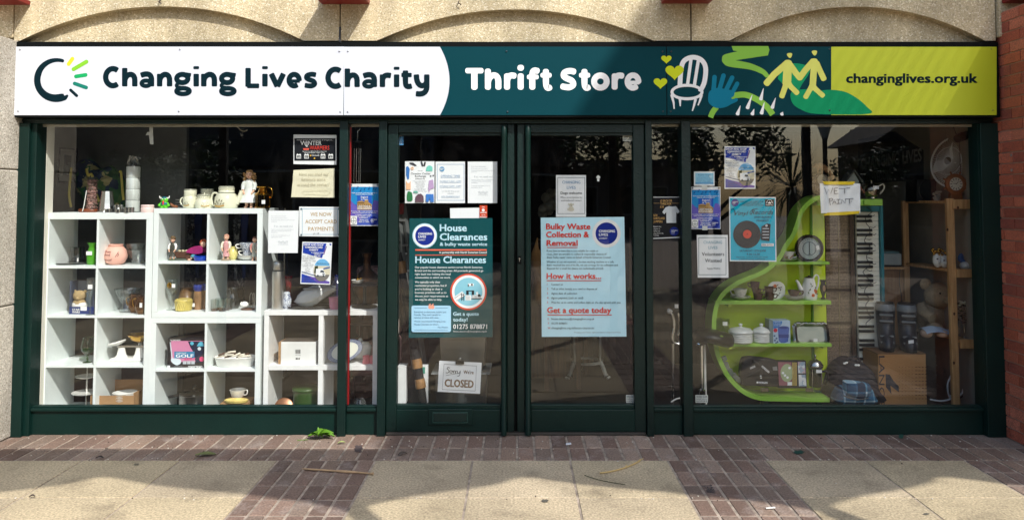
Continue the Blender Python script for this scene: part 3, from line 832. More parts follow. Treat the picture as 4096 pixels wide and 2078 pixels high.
p=Poster('notice','cream crumpled notice asking about the furniture store around the corner','notice',[(1174,680),(1338,673),(1338,790),(1165,788)],mat((226,220,192),rough=.85,var=.05,vs=8),bend=.004,Y=.02)
p.k=8
p.pr('lettering',pm((186,178,150)),('text','Have you tried our',1256,702,12,'c',0,118),('text','furniture store',1254,722,12,'c',0,96),('text','around the corner?',1254,743,12,'c',0,128))
p.pr('arrow',pm((214,208,180)),('stroke',[(1207,767),(1225,757),(1225,761),(1310,758),(1322,768),(1310,777),(1225,775),(1225,779)],2,{'closed':True}))
p=Poster('notice','white volunteer notice beside the card payments notice','notice',[(1074,842),(1196,842),(1191,1011),(1072,1011)],Y=.024)
def need_you(p,u,v,w,ink=PALE):
 k=w/120
 p.pr('lettering',ink,*[('text',t,u-48*k,v+d*k,4*k,{'w':ww*k})for t,d,ww in(('Do you like to chat to people?',20,60),('Do you have a free hour to spare?',28,66),('Would you like to make a difference in your town and meet new',36,96),('people too?',42,24),('Volunteers are at the heart of what we do, the shops could not run',74,92),('without them. We always need a hand with the',80,80),('donations',86,26),('To find out more please pick up an',98,76),('application form',105,44))],('text','If so, we need you!',u+2*k,v+63*k,8*k,'c',0,76*k))
 rows=[]
 for i in range(5):
  x=u-16*k+i*8*k
  rows+=[('ring',x,v+(122+(i%2)*3)*k,3.5*k,1),('stroke',[(x-4*k,v+136*k),(x,v+127*k),(x+4*k,v+136*k)],1)]
 p.pr('picture',ink,*rows)
need_you(p,1132,846,118)
p=Poster('notice','laminated card payments notice with gold capital letters','notice',[(1197,826),(1362,827),(1362,946),(1197,944)])
p.pr('border',pm((150,186,204)),('frame',1208,834,1351,938,2))
p.pr('lettering',pm((186,152,96)),('text','WE NOW',1284,864,15,'c',.008,84),('text','ACCEPT CARD',1284,893,15,'c',.008,126),('text','PAYMENTS',1284,922,15,'c',.008,102))
p.pr('handwriting',GREY,('text','# / 18',1252,938,9,{'slant':.3,'w':22}))
p.pr('corner_tack',pm((110,130,140)),('circ',1205,835,4),('circ',1355,835,4),('circ',1205,939,4),('circ',1356,938,4))
def drop_and_shop(label,quad,grp='donation day posters'):
 p=Poster('poster',label,'poster',quad,Y=.017)
 (a,b),(c,d),(e,f),(g,h)=quad
 def M(x,y):
  s,t=x/100,y/136
  return(a+(c-a)*s+(g-a)*t+(e-c-g+a)*s*t,b+(d-b)*s+(h-b)*t+(f-d-h+b)*s*t)
 k=math.dist((a,b),(c,d))/100;rt=math.atan2(d-b,c-a)
 def tx(t,x,y,hh,al='l',w=None,bold=0):return('text',t,*M(x,y),hh*k,al,bold,w*k if w else None,rt)
 PUR=pm((92,70,168))
 p.pr('panel',pm((122,92,150)),('poly',[M(*q)for q in((80,12),(83,13),(75,40),(70,39))]))
 p.pr('panel',pm((30,62,168)),('poly',[M(*q)for q in((3,4),(81,4),(68,51),(3,36))]),('poly',[M(*q)for q in((3,103),(97,130),(97,132),(3,132))]),('poly',[M(*q)for q in((90,4),(97,4),(97,10),(93,9))]))
 p.pr('panel',PUR,('poly',[M(*q)for q in((20,108),(60,117),(97,126),(97,132),(60,132))]))
 p.pr('rule',pm((44,74,132)),('poly',[M(*q)for q in((3,96),(48,107),(48,109),(3,98))]))
 pts=[M(70+28*math.cos(2*math.pi*i/36),90+36*math.sin(2*math.pi*i/36))for i in range(36)]
 def clip(y0,y1):
  o=[]
  for i in range(37):
   y=y0+(y1-y0)*i/36;xx=28*math.sqrt(max(0,1-((y-90)/36)**2));o.append((70+xx,y))
  return[M(min(x,97),y)for x,y in o]+[M(140-x,y)for x,y in o[::-1]]
 p.pr('photo',pm((112,178,224)),('poly',clip(54.5,80)))
 p.pr('photo',pm((214,206,180)),('poly',clip(76,108)))
 p.pr('photo',pm((120,116,110)),('poly',clip(104,125)))
 p.pr('photo',pm((52,62,44)),('poly',[M(*q)for q in((44,100),(46,78),(56,76),(57,100))]))
 p.pr('photo',pm((40,84,160)),('poly',[M(*q)for q in((72,84),(96,78),(96,82),(72,88))]))
 p.pr('photo',pm((236,238,240)),('poly',[M(*q)for q in((50,108),(50,86),(74,84),(76,92),(82,100),(82,108))]))
 p.pr('photo',pm((60,70,80)),('poly',[M(*q)for q in((64,97),(66,90),(75,91),(79,98))]),('poly',[M(*q)for q in((72,101),(80,101),(80,104),(72,104))]),('circ',*M(57,108),3*k),('circ',*M(76,108),3*k))
 p.pr('lettering',PW,tx('DROP AND SHOP',5,12,6,'l',66,.03),tx('CHANGING LIVES',10,20,6,'l',58,.03),tx('CHARITY',24,28.5,6,'l',30,.03),tx('34 KIMBERLEY ROAD',31,36,3.6,'l',43,.02),tx('CLEVEDON',40,41,3.6,'l',24,.02),tx('BS21 6QJ',42,46.5,3.6,'l',20,.02))
 p.pr('lettering',INK,tx('FIRST SATURDAY',3,49,4,'l',39),tx('OF EVERY MONTH',3,55.5,4,'l',42),tx('10.00AM TILL 14.00',3,63,4,'l',45),tx('DRIVE IN',22,70,3,'c',18),tx('DONATION CENTRE',22,75,3,'c',39),tx('THE PERFECT PLACE',22,80.5,2.6,'c',34),tx('FOR',22,85,2.6,'c',6),tx('ALL YOUR',22,89.5,2.6,'c',17),tx('QUALITY',22,94,2.6,'c',14),tx('DONATIONS',22,98,2.6,'c',22),tx('FREE DRINKS AND CAKES',52,70,3,'l',44),tx('CONTACT US',11,116,3,'l',20),tx('TELEPHONE',11,120.5,2.4,'l',34),tx('EMAIL',11,124.5,2.4,'l',8),tx('charity@changinglives.org.uk',11,128.5,2.4,'l',50))
drop_and_shop('blue and white drop and shop poster under the card payments notice',[(1210,966),(1329,969),(1321,1138),(1201,1134)])
drop_and_shop('blue and white drop and shop poster high in the right window',[(2898,585),(3022,585),(3022,755),(2898,755)])
def england_in_tune(label,q):
 p=Poster('poster',label,'poster',q,Y=.017)
 u0,v0,u1,v1=q;k=(u1-u0)/117.0
 def U(x):return u0+x*k
 def V(y):return v0+y*(v1-v0)/168.0
 def pl(*a):return('poly',[(U(x),V(y))for x,y in a])
 p.pr('field',pm((36,140,206)),pl((2,12),(115,12),(115,90),(2,90)))
 p.pr('field',pm((74,96,188)),pl((2,82),(115,82),(115,165),(2,165)))
 p.pr('blob',pm((108,96,190)),pl(*crv([(2,66),(24,88),(46,120),(40,150),(2,165)],4)),pl(*crv([(96,66),(108,68),(115,74),(115,120),(96,112),(90,90)],4,True)))
 p.pr('photo',pm((34,92,190)),pl((29,46),(88,46),(88,78),(29,78)))
 p.pr('photo',pm((176,140,88)),pl((29,72),(38,68),(50,68),(58,72),(60,64),(64,62),(74,62),(74,72),(84,80),(88,82),(88,104),(29,104)))
 p.pr('photo',pm((112,84,52)),*[pl((x,82),(x+3,82),(x+3,94),(x,94))for x in(33,41,49,57,65,73,81)],pl((29,74),(58,74),(58,78),(29,78)))
 def tx(t,y,h,w,x=58):return('text',t,U(x),V(y),h*k,'c',.015,w*k)
 p.pr('lettering',PW,tx('Tickets are available on the door or through the',38,4,104),tx('church office on 01275',44,4,70),tx('England',56,7,28),tx('in Tune',65,7,26),tx('LIGHT MUSICAL',93,7,52),tx('ENTERTAINMENT',102,7,58),tx('An evening of light musical entertainment with the',111,4,108),tx('Lewis and friends from the Mainland',117,4,96),tx("ST ANDREW'S CHURCH CENTRE",126,4,64,54),tx('£5.00 - PARKING - LIGHT',132,4,54,54),tx('REFRESHMENTS',138,4,34,54),tx('FRIDAY 26TH',147,5,34,56),tx('APRIL AT 7.30PM',154,5,42,56))
 notes=[]
 for x,y in((12,24),(42,28),(58,22),(94,20),(102,24),(28,18),(76,20)):
  notes+=[('circ',U(x),V(y),2.2*k),('stroke',[(U(x+2),V(y)),(U(x+2),V(y-8))],1),('stroke',[(U(x+2),V(y-8)),(U(x+7),V(y-6))],1.4)]
 p.pr('note_picture',pm((18,60,130)),*notes)
 p.pr('crest',PW,pl((2,128),(28,128),(28,163),(2,163)))
 p.pr('crest',pm((70,90,80)),('ring',U(15),V(146),11*k,1.6,{'ry':14*k}),('stroke',[(U(15),V(134)),(U(15),V(160))],1.5),('stroke',[(U(6),V(148)),(U(24),V(148))],1.5))
 charity_disc(p,U(95),V(146),17*k)
 p.pr('corner_tack',GREY,('circ',U(5),V(5),4*k),('circ',U(111),V(5),4*k))
england_in_tune('blue concert poster in the narrow window left of the doors',(1400,735,1516,903))
england_in_tune('blue concert poster in the right window under a small pale blue notice',(2765,747,2882,916))
# ---- left door
p=Poster('sticker','small blue sticker in the top corner of the left door','sticker',(1589,536,1614,580),pm((92,158,214)),Y=.008)
p.pr('field',pm((20,44,84)),('rect',1590,537,1613,547));p.pr('lettering',PW,('text','ALARM',1601,545,5,'c',.02,18),*[('text','call the number below',1601,556+5*i,2.6,'c',0,16)for i in range(5)])
p=Poster('poster','white clothes exchange poster with small drawings of clothes','poster',(1620,645,1738,812))
p.pr('lettering',INK,('text','Clevedon Clothes',1682,698,7.5,'c',.012,78),('text','Exchange',1682,708,7.5,'c',.012,44),('text','£3 Entrance Fee',1680,717,4.6,'c',.02,38),("text","Princes Hall",1680,684,3,'c',0,18))
p.pr('lettering',GREY,*[('text',t,1680,725+i*4.6,2.6,'c',0,w)for i,(t,w)in enumerate((('bring up to ten good items',50),('swap them for others',40),('Womens clothing',36),('Childrens clothing',36),('mens clothing',30),('shoes and bags',34),('jewellery',26),('Every Saturday 10.00',46),('Refreshments sold',40),('Contact the hall',54)))])
cl=lambda m,*o:p.pr('clothes_picture',pm(m),*o)
cl((64,120,190),('poly',[(1624,668),(1632,664),(1639,676),(1636,715),(1630,718),(1624,700)]))
cl((70,70,76),('poly',[(1637,650),(1652,650),(1668,662),(1660,664),(1640,656)]),('stroke',[(1686,649),(1690,662)],7,.5),('stroke',[(1697,662),(1700,650)],7,.5),('circ',1723,704,3),('circ',1733,702,3))
cl((122,206,190),('poly',[(1706,668),(1714,662),(1722,662),(1730,668),(1730,684),(1704,684)]))
cl((244,190,150),('poly',[(1624,722),(1630,732),(1638,732),(1642,722),(1643,758),(1624,758)]),('ring',1649,673,6,3))
cl((190,160,200),('poly',[(1716,722),(1732,718),(1736,752),(1722,756),(1716,770),(1713,752)]))
cl((46,120,72),('poly',crv([(1630,768),(1640,766),(1648,772),(1650,800),(1638,804),(1628,800)],3,True)))
cl((112,180,160),('poly',crv([(1653,770),(1656,764),(1668,764),(1673,772)],3)))
cl((104,78,90),('poly',[(1660,808),(1662,786),(1672,776),(1684,774),(1694,784),(1696,808)]))
cl((64,122,200),('poly',[(1704,776),(1734,776),(1736,808),(1722,808),(1719,792),(1714,808),(1703,806)]))
p=Poster('notice','pale blue bordered opening times notice on the left door','notice',(1742,646,1860,812),Y=.0168)
OT=pm((150,174,200))
p.pr('border',OT,('frame',1748,656,1857,802,2));p.pr('lettering',OT,('text','OPENING TIMES',1802,708,8.5,'c',.006,78),('rect',1763,710,1841,711.2),('text','THURSDAY 9.30AM - 4.30PM',1802,728,6,'c',0,86),('rect',1759,730,1845,731),('text','SATURDAY 9.30AM - 3.30PM',1802,747,6,'c',0,86),('rect',1759,749,1845,750),('text','www.changinglives.org.uk',1802,787,5.5,'c',0,74),('rect',1765,789,1839,790));p.pr('lettering',PALE,('text','You can also shop on our',1802,766,5.5,'c',0,72),('text','website:',1802,775,5.5,'c',0,26))
p.pr('emblem',pm((110,160,200)),('circ',1768,676,10));p.pr('emblem_lettering',PW,('rect',1760,673,1775,675),('rect',1760,677,1770,679))
p=Poster('notice','white volunteer notice at the top right of the left door','notice',(1871,646,1989,812),Y=.0176);need_you(p,1932,648,118)
p=Poster('paper_strip','blank white paper strip above the dark green poster','paper',[(1800,832),(1919,830),(1919,873),(1801,873)],Y=.023)
p=Poster('leaflet','small red leaflet at the end of the blank white strip','leaflet',(1918,821,1949,870),pm((206,74,44)),Y=.0185)
p.pr('lettering',PW,('text','Gift',1933,830,4,'c',.02,12),('circ',1933,840,6),('rect',1921,848,1946,851),('text','cards',1933,861,4,'c',.02,16),*[('poly',[(1920+i*4.4,870),(1922+i*4.4,864),(1924+i*4.4,870)])for i in range(6)])
p=Poster('poster','large dark green house clearances poster on the left door','poster',[(1638,873),(1970,872),(1971,1347),(1635,1350)],pm((10,74,78)))
ICE=pm((190,226,240));SALM=pm((230,110,84))
charity_disc(p,1699,942,38,ring=ICE)
p.pr('lettering',ICE,('text','House',1760,924,27,{'bold':.035,'w':106}),('text','Clearances',1760,960,27,{'bold':.035,'w':188}),('text','& bulky waste service',1760,982,13,{'bold':.03,'w':188}),('text','House Clearances',1662,1051,26,{'bold':.035,'w':281}),('text','Get a quote',1813,1261,14,{'bold':.03,'w':102}),('text','today!',1813,1284,14,{'bold':.03,'w':57}))
p.pr('rule',SALM,('rect',1661,996,1947,1002),('rect',1661,1018,1947,1021))
p.pr('lettering',PW,('text','in partnership with North Somerset Council',1947,1013,9,'r',.015,189),*[('text',t,1660,1072+13.6*i,8,{'bold':.012,'w':w})for i,(t,w)in enumerate((('Our popular house clearance service serves North Somerset,',271),('Bristol and the surrounding areas. All proceeds generated go',273),('right back into helping the local',142),('communities in which we work.',142)))],*[('text',t,1660,1131+14*i,8,{'bold':.012,'w':w})for i,(t,w)in enumerate((('We typically only clear',101),('residential properties, but if',126),("you're looking to clear a",109),('business premises call us to',126),('discuss your requirements as',132),('we may be able to help.',108)))],('text','01275 878871',1813,1314,18,{'bold':.02,'w':135}),('text','House.clearance@changinglives.org.uk',1813,1327,6.5,{'w':134}))
p.pr('badge',pm((218,78,54)),('circ',1874,1166,73,48));p.pr('badge',PW,('circ',1874,1166,66,48));p.pr('badge',pm((136,198,216)),('circ',1874,1166,56,48))
def hb(x,y):return(1630+x/5.026,1100+y/5.026)
p.pr('furniture_picture',PW,('poly',[hb(*q)for q in((945,430),(1100,320),(1165,400),(1000,510))]),('poly',[hb(*q)for q in((1165,400),(1280,400),(1280,505),(1165,505))]),('rect',*hb(1215,165),*hb(1330,215)),('poly',[hb(*q)for q in((1375,345),(1410,330),(1425,390),(1390,395))]),('poly',[hb(*q)for q in((1290,470),(1300,400),(1380,395),(1490,420),(1495,470))]))
p.pr('furniture_picture',INK,('rect',*hb(1180,305),*hb(1340,322)),('rect',*hb(1180,322),*hb(1230,395)),('rect',*hb(1290,322),*hb(1340,395)),('rect',*hb(1212,180),*hb(1232,230)),('rect',*hb(1280,170),*hb(1310,210)),('circ',*hb(1440,405),5.5),('rect',*hb(1285,462),*hb(1500,480)),*[('rect',*hb(x,405),*hb(x+8,462))for x in range(1310,1490,26)],('rect',*hb(1078,360),*hb(1090,515)),('rect',*hb(1125,360),*hb(1137,515)),*[('rect',*hb(1080,y),*hb(1136,y+14))for y in(385,440,475)],*[('rect',*hb(x,415),*hb(x+4,500))for x in(1185,1205,1225,1250)],('stroke',[hb(950,460),hb(1110,345)],1),('stroke',[hb(985,510),hb(1160,400)],1))
rr=[]
for cx,cy,a in((1796,1229,-90),(1796,1319,0),(1654,1319,90),(1654,1229,180)):
 for i in range(6):rr.append((cx+8*math.cos(R(a+18*i)),cy+8*math.sin(R(a+18*i))))
p.pr('quote_box',pm((170,214,240)),('poly',rr))
p.pr('quote_mark',pm((240,160,136)),('circ',1721,1227,8),('circ',1730,1227,8),('poly',[(1714,1224),(1716,1216),(1723,1212),(1720,1222)]),('poly',[(1725,1222),(1728,1216),(1735,1212),(1732,1222)]))
p.pr('lettering',pm((66,96,130)),*[('text',t,1657,y,6.5,{'w':w})for t,y,w in(('Extremely professional, helpful and',1250,127),('friendly. They were careful to',1261,105),('remove all items with ease.',1272,98),('Would recommend Changing Lives',1287,125),('House Clearance to others.',1299,98))],('text','Mrs Wickins',1792,1311,6.5,'r',0,40),('rect',1657,1230,1708,1231),('rect',1742,1230,1792,1231),('rect',1657,1319,1792,1320))
p=Poster('closed_sign','white closed sign hanging from a black clip on the left door','sign',[(1757,1441),(1927,1449),(1920,1573),(1750,1565)],Y=.02)
BRN=pm((128,100,74));rot=.045
p.pr('border',GREY,('stroke',[(1776,1455),(1906,1462),(1901,1562),(1769,1556)],2,{'closed':True}))
p.pr('lettering',BRN,("text","We're",1854,1493,14,'l',.02,40,rot),('text','CLOSED',1779,1544,29,'l',.035,114,rot))
def scr(x,y):return(1783+x*58,1493+x*4-y*26)
p.pr('lettering',pm((90,92,98)),('stroke',[scr(*q)for q in crv([(.27,.93),(.14,1.0),(.1,.75),(.22,.55),(.18,.2),(.02,.15)],5)],2.6),('stroke',[scr(*q)for q in el(.36,.35,.08,.2)[:-1]],2.4,{'closed':True}),('stroke',[scr(*q)for q in crv([(.44,.4),(.5,.55),(.52,.15),(.56,.5),(.64,.55),(.66,.15),(.7,.5),(.78,.55)],4)],2.2),('stroke',[scr(*q)for q in crv([(.8,.55),(.82,.2),(.95,.3),(1.0,.6),(.95,-.1),(.82,-.25)],5)],2.4),('stroke',[(1784,1500),(1843,1489)],1.6))
mb=MB();a=W(1822,1440,.012);b=W(1856,1455,.012);mb.prism([(a.x,a.z),(b.x,a.z-.002),(b.x+.001,b.z),(a.x+.001,b.z)],.008,.024);mb.build('clip',pm((20,20,22)),p.t,bevel=.001)
mb=MB();c=W(1840,1440,.014);mb.tube([(c.x-.006,.014,c.z),(c.x-.004,.014,c.z+.014),(c.x,.014,c.z+.018),(c.x+.005,.014,c.z+.014),(c.x+.006,.014,c.z)],.0018);mb.build('clip_wire',mat((190,190,190),rough=.25,metal=1),p.t)
# ---- right door
p=Poster('notice','grey bordered dogs welcome notice on the right door','notice',(2224,700,2344,867));p.pr('border',pm((120,130,140)),('frame',2230,709,2340,855,2))
p.pr('lettering',pm((104,146,184)),('text','CHANGING',2285,734,11,'c',.01,72),('text','LIVES',2285,755,11,'c',.01,35));p.pr('lettering',INK,('text','Dogs welcome',2285,776,9.5,'c',.01,85));p.pr('lettering',GREY,('text','When accompanied by',2285,792,6.5,'c',.006,88),('text','well-behaved owners',2285,804,6.5,'c',.006,82))
p.pr('dog_picture',pm((206,200,182)),('circ',2284,819,7),('poly',crv([(2278,826),(2290,826),(2296,841),(2274,842)],4,True)),('circ',2275,816,3),('circ',2293,817,3),('stroke',crv([(2276,840),(2270,838),(2272,832)],4),2));p.pr('dog_picture',INK,('circ',2282,818,1),('circ',2287,818,1),('circ',2285,822,1.4))
p=Poster('poster','large pale blue bulky waste collection poster on the right door','poster',[(2163,870),(2497,867),(2506,1345),(2167,1346)],pm((200,240,255)),Y=.0166)
charity_disc(p,2426,933,44,ring=PW)
p.pr('lettering',RED,('text','Bulky Waste',2185,916,22,{'bold':.035,'w':176}),('text','Collection &',2185,948,22,{'bold':.035,'w':170}),('text','Removal',2187,982,22,{'bold':.035,'w':123}),('text','How it works...',2187,1114,22,{'bold':.035,'w':217}),('text','Get a quote today',2189,1250,22,{'bold':.035,'w':255}),('rect',2187,988,2311,990.5),('rect',2187,1120,2405,1123),('rect',2190,1257,2447,1260),*[('text',str(i+1),2188,1140+i*18,8)for i in range(5)],*[('text',t,2191,1278+i*18,7.5)for i,t in enumerate('ETW')])
p.pr('lettering',pm((34,54,72)),*[('text',t,2187,y,7.5,{'w':w,'bold':.004})for t,y,w in(('If you have an item that is not suitable for resale or',1006,207),('reuse, then we are able to collect & responsibly dispose of',1019,239),("these 'bulky waste' items on behalf of North Somerset Council.",1032,257),("Whether it's an old mattress, a broken washing machine or a sofa",1050,268),("that's reached the end of its life, we can arrange for its collection and",1063,284),('disposal for a small fee (items are individually priced).',1076,228))],*[('text',t,2205,1140+i*18,7.5,{'w':w,'bold':.008})for i,(t,w)in enumerate((('Contact us',46),('Tell us what item(s) you need to dispose of',184),('Agree date of collection',103),('Agree payment (cash or card)',128),('Wait for us to come and collect item on the day agreed with you',277)))],*[('text',t,2206,1278+i*18,7.5,{'w':w,'bold':.008})for i,(t,w)in enumerate((('house.clearance@changinglives.org.uk',171),('01275 878871',62),('changinglives.org.uk/house-clearances',171)))])
p.pr('lettering',GREY,('text','Changing Lives Charity, registered charity in England and Wales',2483,1330,4.5,'r',0,187))
mb=MB();q=W(2393,713,.015);s=PX(0)
mb.prism([(q.x+x*s,q.z+z*s)for x,z in((-4,-12),(4,-12),(5,1),(8,2),(7,7),(0,13),(-7,7),(-8,2),(-5,1))],.012,.02)
mb.build('key_hanger',mat((240,240,236),rough=.4),label='small white key shaped plaque inside the right door',cat='plaque')
def glazier(label,q):
 p=Poster('sticker',label,'sticker',q,mat((206,210,206),rough=.5,var=.04),Y=.006);u0,v0,u1,v1=q;h=v1-v0;w=u1-u0
 p.pr('lettering',pm((40,56,60)),('text','WESSEX GLASS',(u0+u1)/2,v0+h*.32,h*.2,'c',.02,w*.86),('text','24 HOUR',u0+w*.08,v0+h*.6,h*.18,'l',.015,w*.4),('text','SERVICE',u0+w*.54,v0+h*.6,h*.14,'l',0,w*.38),('text','0117 977 00 33',(u0+u1)/2,v0+h*.9,h*.2,'c',.015,w*.86))
glazier('pale glazier sticker in the top corner of the right door',(2491,534,2536,564));glazier('pale glazier sticker in the bottom corner of the right door',(2504,1578,2536,1609));glazier('pale glazier sticker low in the right window',(2782,1578,2832,1609))
# ---- narrow right window
p=Poster('poster','black t-shirt poster with gold lettering in the narrow window','poster',[(2613,787),(2720,787),(2727,950),(2613,955)],PAPER)
p.pr('field',pm((28,28,32)),('poly',[(2613,790),(2717,789),(2724,946),(2613,951)]))
GOLD=pm((214,170,104))
p.pr('lettering',GOLD,('text','£5 EACH OR',2641,807,9,{'bold':.01,'w':47}),('text','THREE FOR',2641,819,9,{'bold':.01,'w':44}),('text','£10',2641,831,9,{'bold':.01,'w':14}),('text','NEW',2614,865,9,{'bold':.01,'w':16}),('text','SHIRTS AND',2614,877,9,{'bold':.01,'w':45}),('text','JUMPERS',2614,890,9,{'bold':.01,'w':36}),('rect',2614,812,2638,813),('rect',2686,812,2716,813))
p.pr('lettering',PW,*[('text',t,2614,908+9*i,5.5,{'w':w})for i,(t,w)in enumerate((('Brand new',31),('shirts in',26),('different',26),('sizes from XL',40),('TO 3XL',22)))])
p.pr('shirt_picture',pm((214,218,222)),('poly',[(2676,824),(2690,826),(2704,824),(2719,846),(2711,854),(2705,848),(2705,891),(2666,891),(2665,848),(2657,856),(2649,848),(2662,829)]))
charity_disc(p,2697,925,18)
# ---- right window
p=Poster('notice','small pale blue notice with white border in the right window','notice',(2776,686,2858,743));p.pr('field',pm((150,208,234)),('rect',2781,692,2854,736));p.pr('band',pm((110,170,214)),('rect',2781,728,2854,736))
p.pr('lettering',pm((40,96,150)),('text','Pause for Thought',2818,702,5,'c',.01,50),*[('text',t,2818,709+4.4*i,2.6,'c',0,w)for i,(t,w)in enumerate((('Coffee mornings with a difference',50),('Every Thursday at 10am',58),('all are welcome to come and chat',60),('discussing topics of interest',62),('over a hot drink',50)))],)
mb=Flat(.0145);mb.rect(2807,740,2829,760);mb.build('tape_tab',TAPE,label='white tape tab joining the small notice to the concert poster',cat='tape')
mb=Flat(.0105);mb.rect(2809,903,2830,920);mb.build('tape_tab',TAPE,label='white tape tab at the foot of the right concert poster',cat='tape')
p=Poster('poster','turquoise vinyl records market poster with a black record','poster',[(2916,787),(3103,788),(3106,1046),(2919,1044)],PAPER)
p.pr('field',pm((16,176,206)),('poly',[(2920,792),(3100,792),(3102,1041),(2923,1040)]));DT=pm((24,50,74))
charity_disc(p,2940,810,15)
p.pr('badge',INK,('rect',3060,797,3096,824));p.pr('badge',PW,('stroke',crv([(3064,814),(3070,802),(3078,799),(3086,802),(3092,814)],4),1.6),('poly',[(3072,814),(3070,806),(3075,810),(3078,804),(3081,810),(3086,806),(3084,814)]),('text','PRINCES HALL',3078,821,4,'c',.02,30))
p.pr('lettering',DT,*[('text',t,3006,808+7.5*i,5,'c',.005,w)for i,(t,w)in enumerate((('CHANGING LIVES CHARITY AND',95),('CLEVEDON COMMUNITY',75),('CENTRE WELCOME YOU TO THE',96)))],('text','AND BOOKS',3051,872,8,'c',.01,69),('text','MARKET',3051,886,8,'c',.01,49),('text','SATURDAY 15TH JUNE',3011,1006,8,'c',.01,106),('text','9.30-16.30',3013,1020,8,'c',.01,52),('text','PRINCES HALL, CLEVEDON COMMUNITY CENTRE',3008,1030,4.5,'c',0,126),('text','2 PRINCES ROAD, CLEVEDON',3008,1038,4.5,'c',0,102),('text','Vinyl',2932,860,17,{'slant':.35,'w':56}),('text','Records',3004,857,18,{'slant':.35,'w':86}),('stroke',crv([(2925,838),(2932,833),(2938,842),(2940,860)],4),2),('stroke',crv([(3004,858),(3000,850),(3010,838),(3030,834)],4),2))
p.pr('record_picture',pm((22,24,26)),('circ',2988,937,55,48));p.pr('record_picture',pm((70,78,82)),*[('ring',2988,937,r,.8)for r in(51,46,41,36,31,26)]);p.pr('record_picture',pm((214,66,40)),('circ',2989,936,17));p.pr('record_picture',INK,('circ',2989,936,2.5),('stroke',[(3072,900),(3050,935),(3000,955)],3),('poly',[(3046,905),(3068,893),(3083,896),(3078,964),(3044,958)]))
p.pr('record_picture',PALE,*[('rect',3050,y,3076,y+4)for y in(912,924,936,948)],('circ',3066,902,5));p.pr('label_tag',PW,('rect',3046,973,3095,984));p.pr('lettering',INK,('text','FREE ENTRY',3070,981,5,'c',.02,42))
p=Poster('notice','white volunteers wanted notice under the right concert poster','notice',[(2787,939),(2911,939),(2914,1110),(2791,1109)],Y=.0175);p.pr('border',pm((90,116,124)),('frame',2794,949,2905,1099,2))
p.pr('lettering',pm((110,160,178)),('text','CHANGING',2851,974,11,'c',.008,74),('text','LIVES',2852,995,11,'c',.008,36));p.pr('lettering',pm((60,66,72)),('text','Volunteers',2852,1022,14,'c',.008,90),('text','Wanted',2853,1048,14,'c',.008,66),('text','Apply Within',2854,1076,7,'c',0,53))
p=Poster('paper_sheet','white handwritten wet paint sheet held by yellow tape','sign',[(3279,733),(3441,734),(3441,852),(3284,852)],PAPER,Y=.02,bend=.003);p.k=7
PEN=pm((60,64,84))
def ink(*ss):p.pr('handwriting',PEN,*[('stroke',[(3100+x/2.042,460+y/2.042)for x,y in s],2.0)for s in ss])
ink([(405,592),(422,645),(440,604),(455,642),(474,590)],[(484,596),(486,642)],[(484,596),(512,595)],[(484,620),(508,618)],[(486,642),(516,640)],[(522,600),(612,594)],[(570,597),(570,640)],[(444,682),(452,735)],crv([(444,684),(466,680),(472,694),(450,704)],4),[(470,726),(484,690),(498,722)],[(474,712),(494,710)],[(506,690),(532,688)],[(518,690),(519,722)],[(506,724),(536,721)],[(544,722),(544,688),(574,720),(576,684)],[(580,686),(640,682)],[(610,686),(611,722)],[(624,704),(627,706)])
YT=mat((232,200,30),rough=.4,var=.05)
p.pr('tape',YT,('poly',[(3290,725),(3421,726),(3412,739),(3297,738)]),('poly',[(3290,862),(3310,850),(3440,843),(3436,854),(3370,860)]))
# = LEFT WINDOW: white cube shelves and what stands on them
random.seed(31)
WHITE=mat((232,238,236),rough=.4,var=.03,vs=4,spec=.4)
WHITE_ROUGH=mat((236,236,234),rough=.55,var=.05,vs=14,bump=.25,bs=40)
CREAM=mat((222,220,196),rough=.22,var=.04,vs=18);CHINA=mat((232,230,224),rough=.18,var=.02);STEEL=mat((190,190,188),rough=.22,metal=1,var=.03)
CHROME=mat((220,220,220),rough=.08,metal=1,var=0);BRASS=mat((190,146,62),rough=.2,metal=1,var=.05);COPPER=mat((150,84,52),rough=.25,metal=1,var=.1)
BLACK=mat((22,22,24),rough=.45,var=.05);TAG=mat((238,238,236),rough=.6,var=0);BROWN=mat((84,54,40),rough=.35,var=.1)
CLEAR=glass_mat('clear_glass',(.93,.955,.945),1.5,2.0,.02,.03);GREENGLASS=glass_mat('green_glass',(.22,.5,.2),1.5,1.6,.02,.03);SMOKE=glass_mat('smoked_glass',(.42,.46,.44),1.5,1.8,.02,.03);AMBER=glass_mat('amber_glass',(.6,.34,.12),1.5,1.5,.02,.02)
TUB=glass_mat('frosted_plastic',(.62,.64,.64),1.5,2.5,.35,.12)
SKIN=mat((224,178,150),rough=.5,var=.04);CARD=mat((166,128,88),rough=.85,var=.08,vs=6)
YS=.10
def zz(v,Y=YS):return W(2000,v,Y).z
def xx(u,v,Y=YS):return W(u,v,Y).x
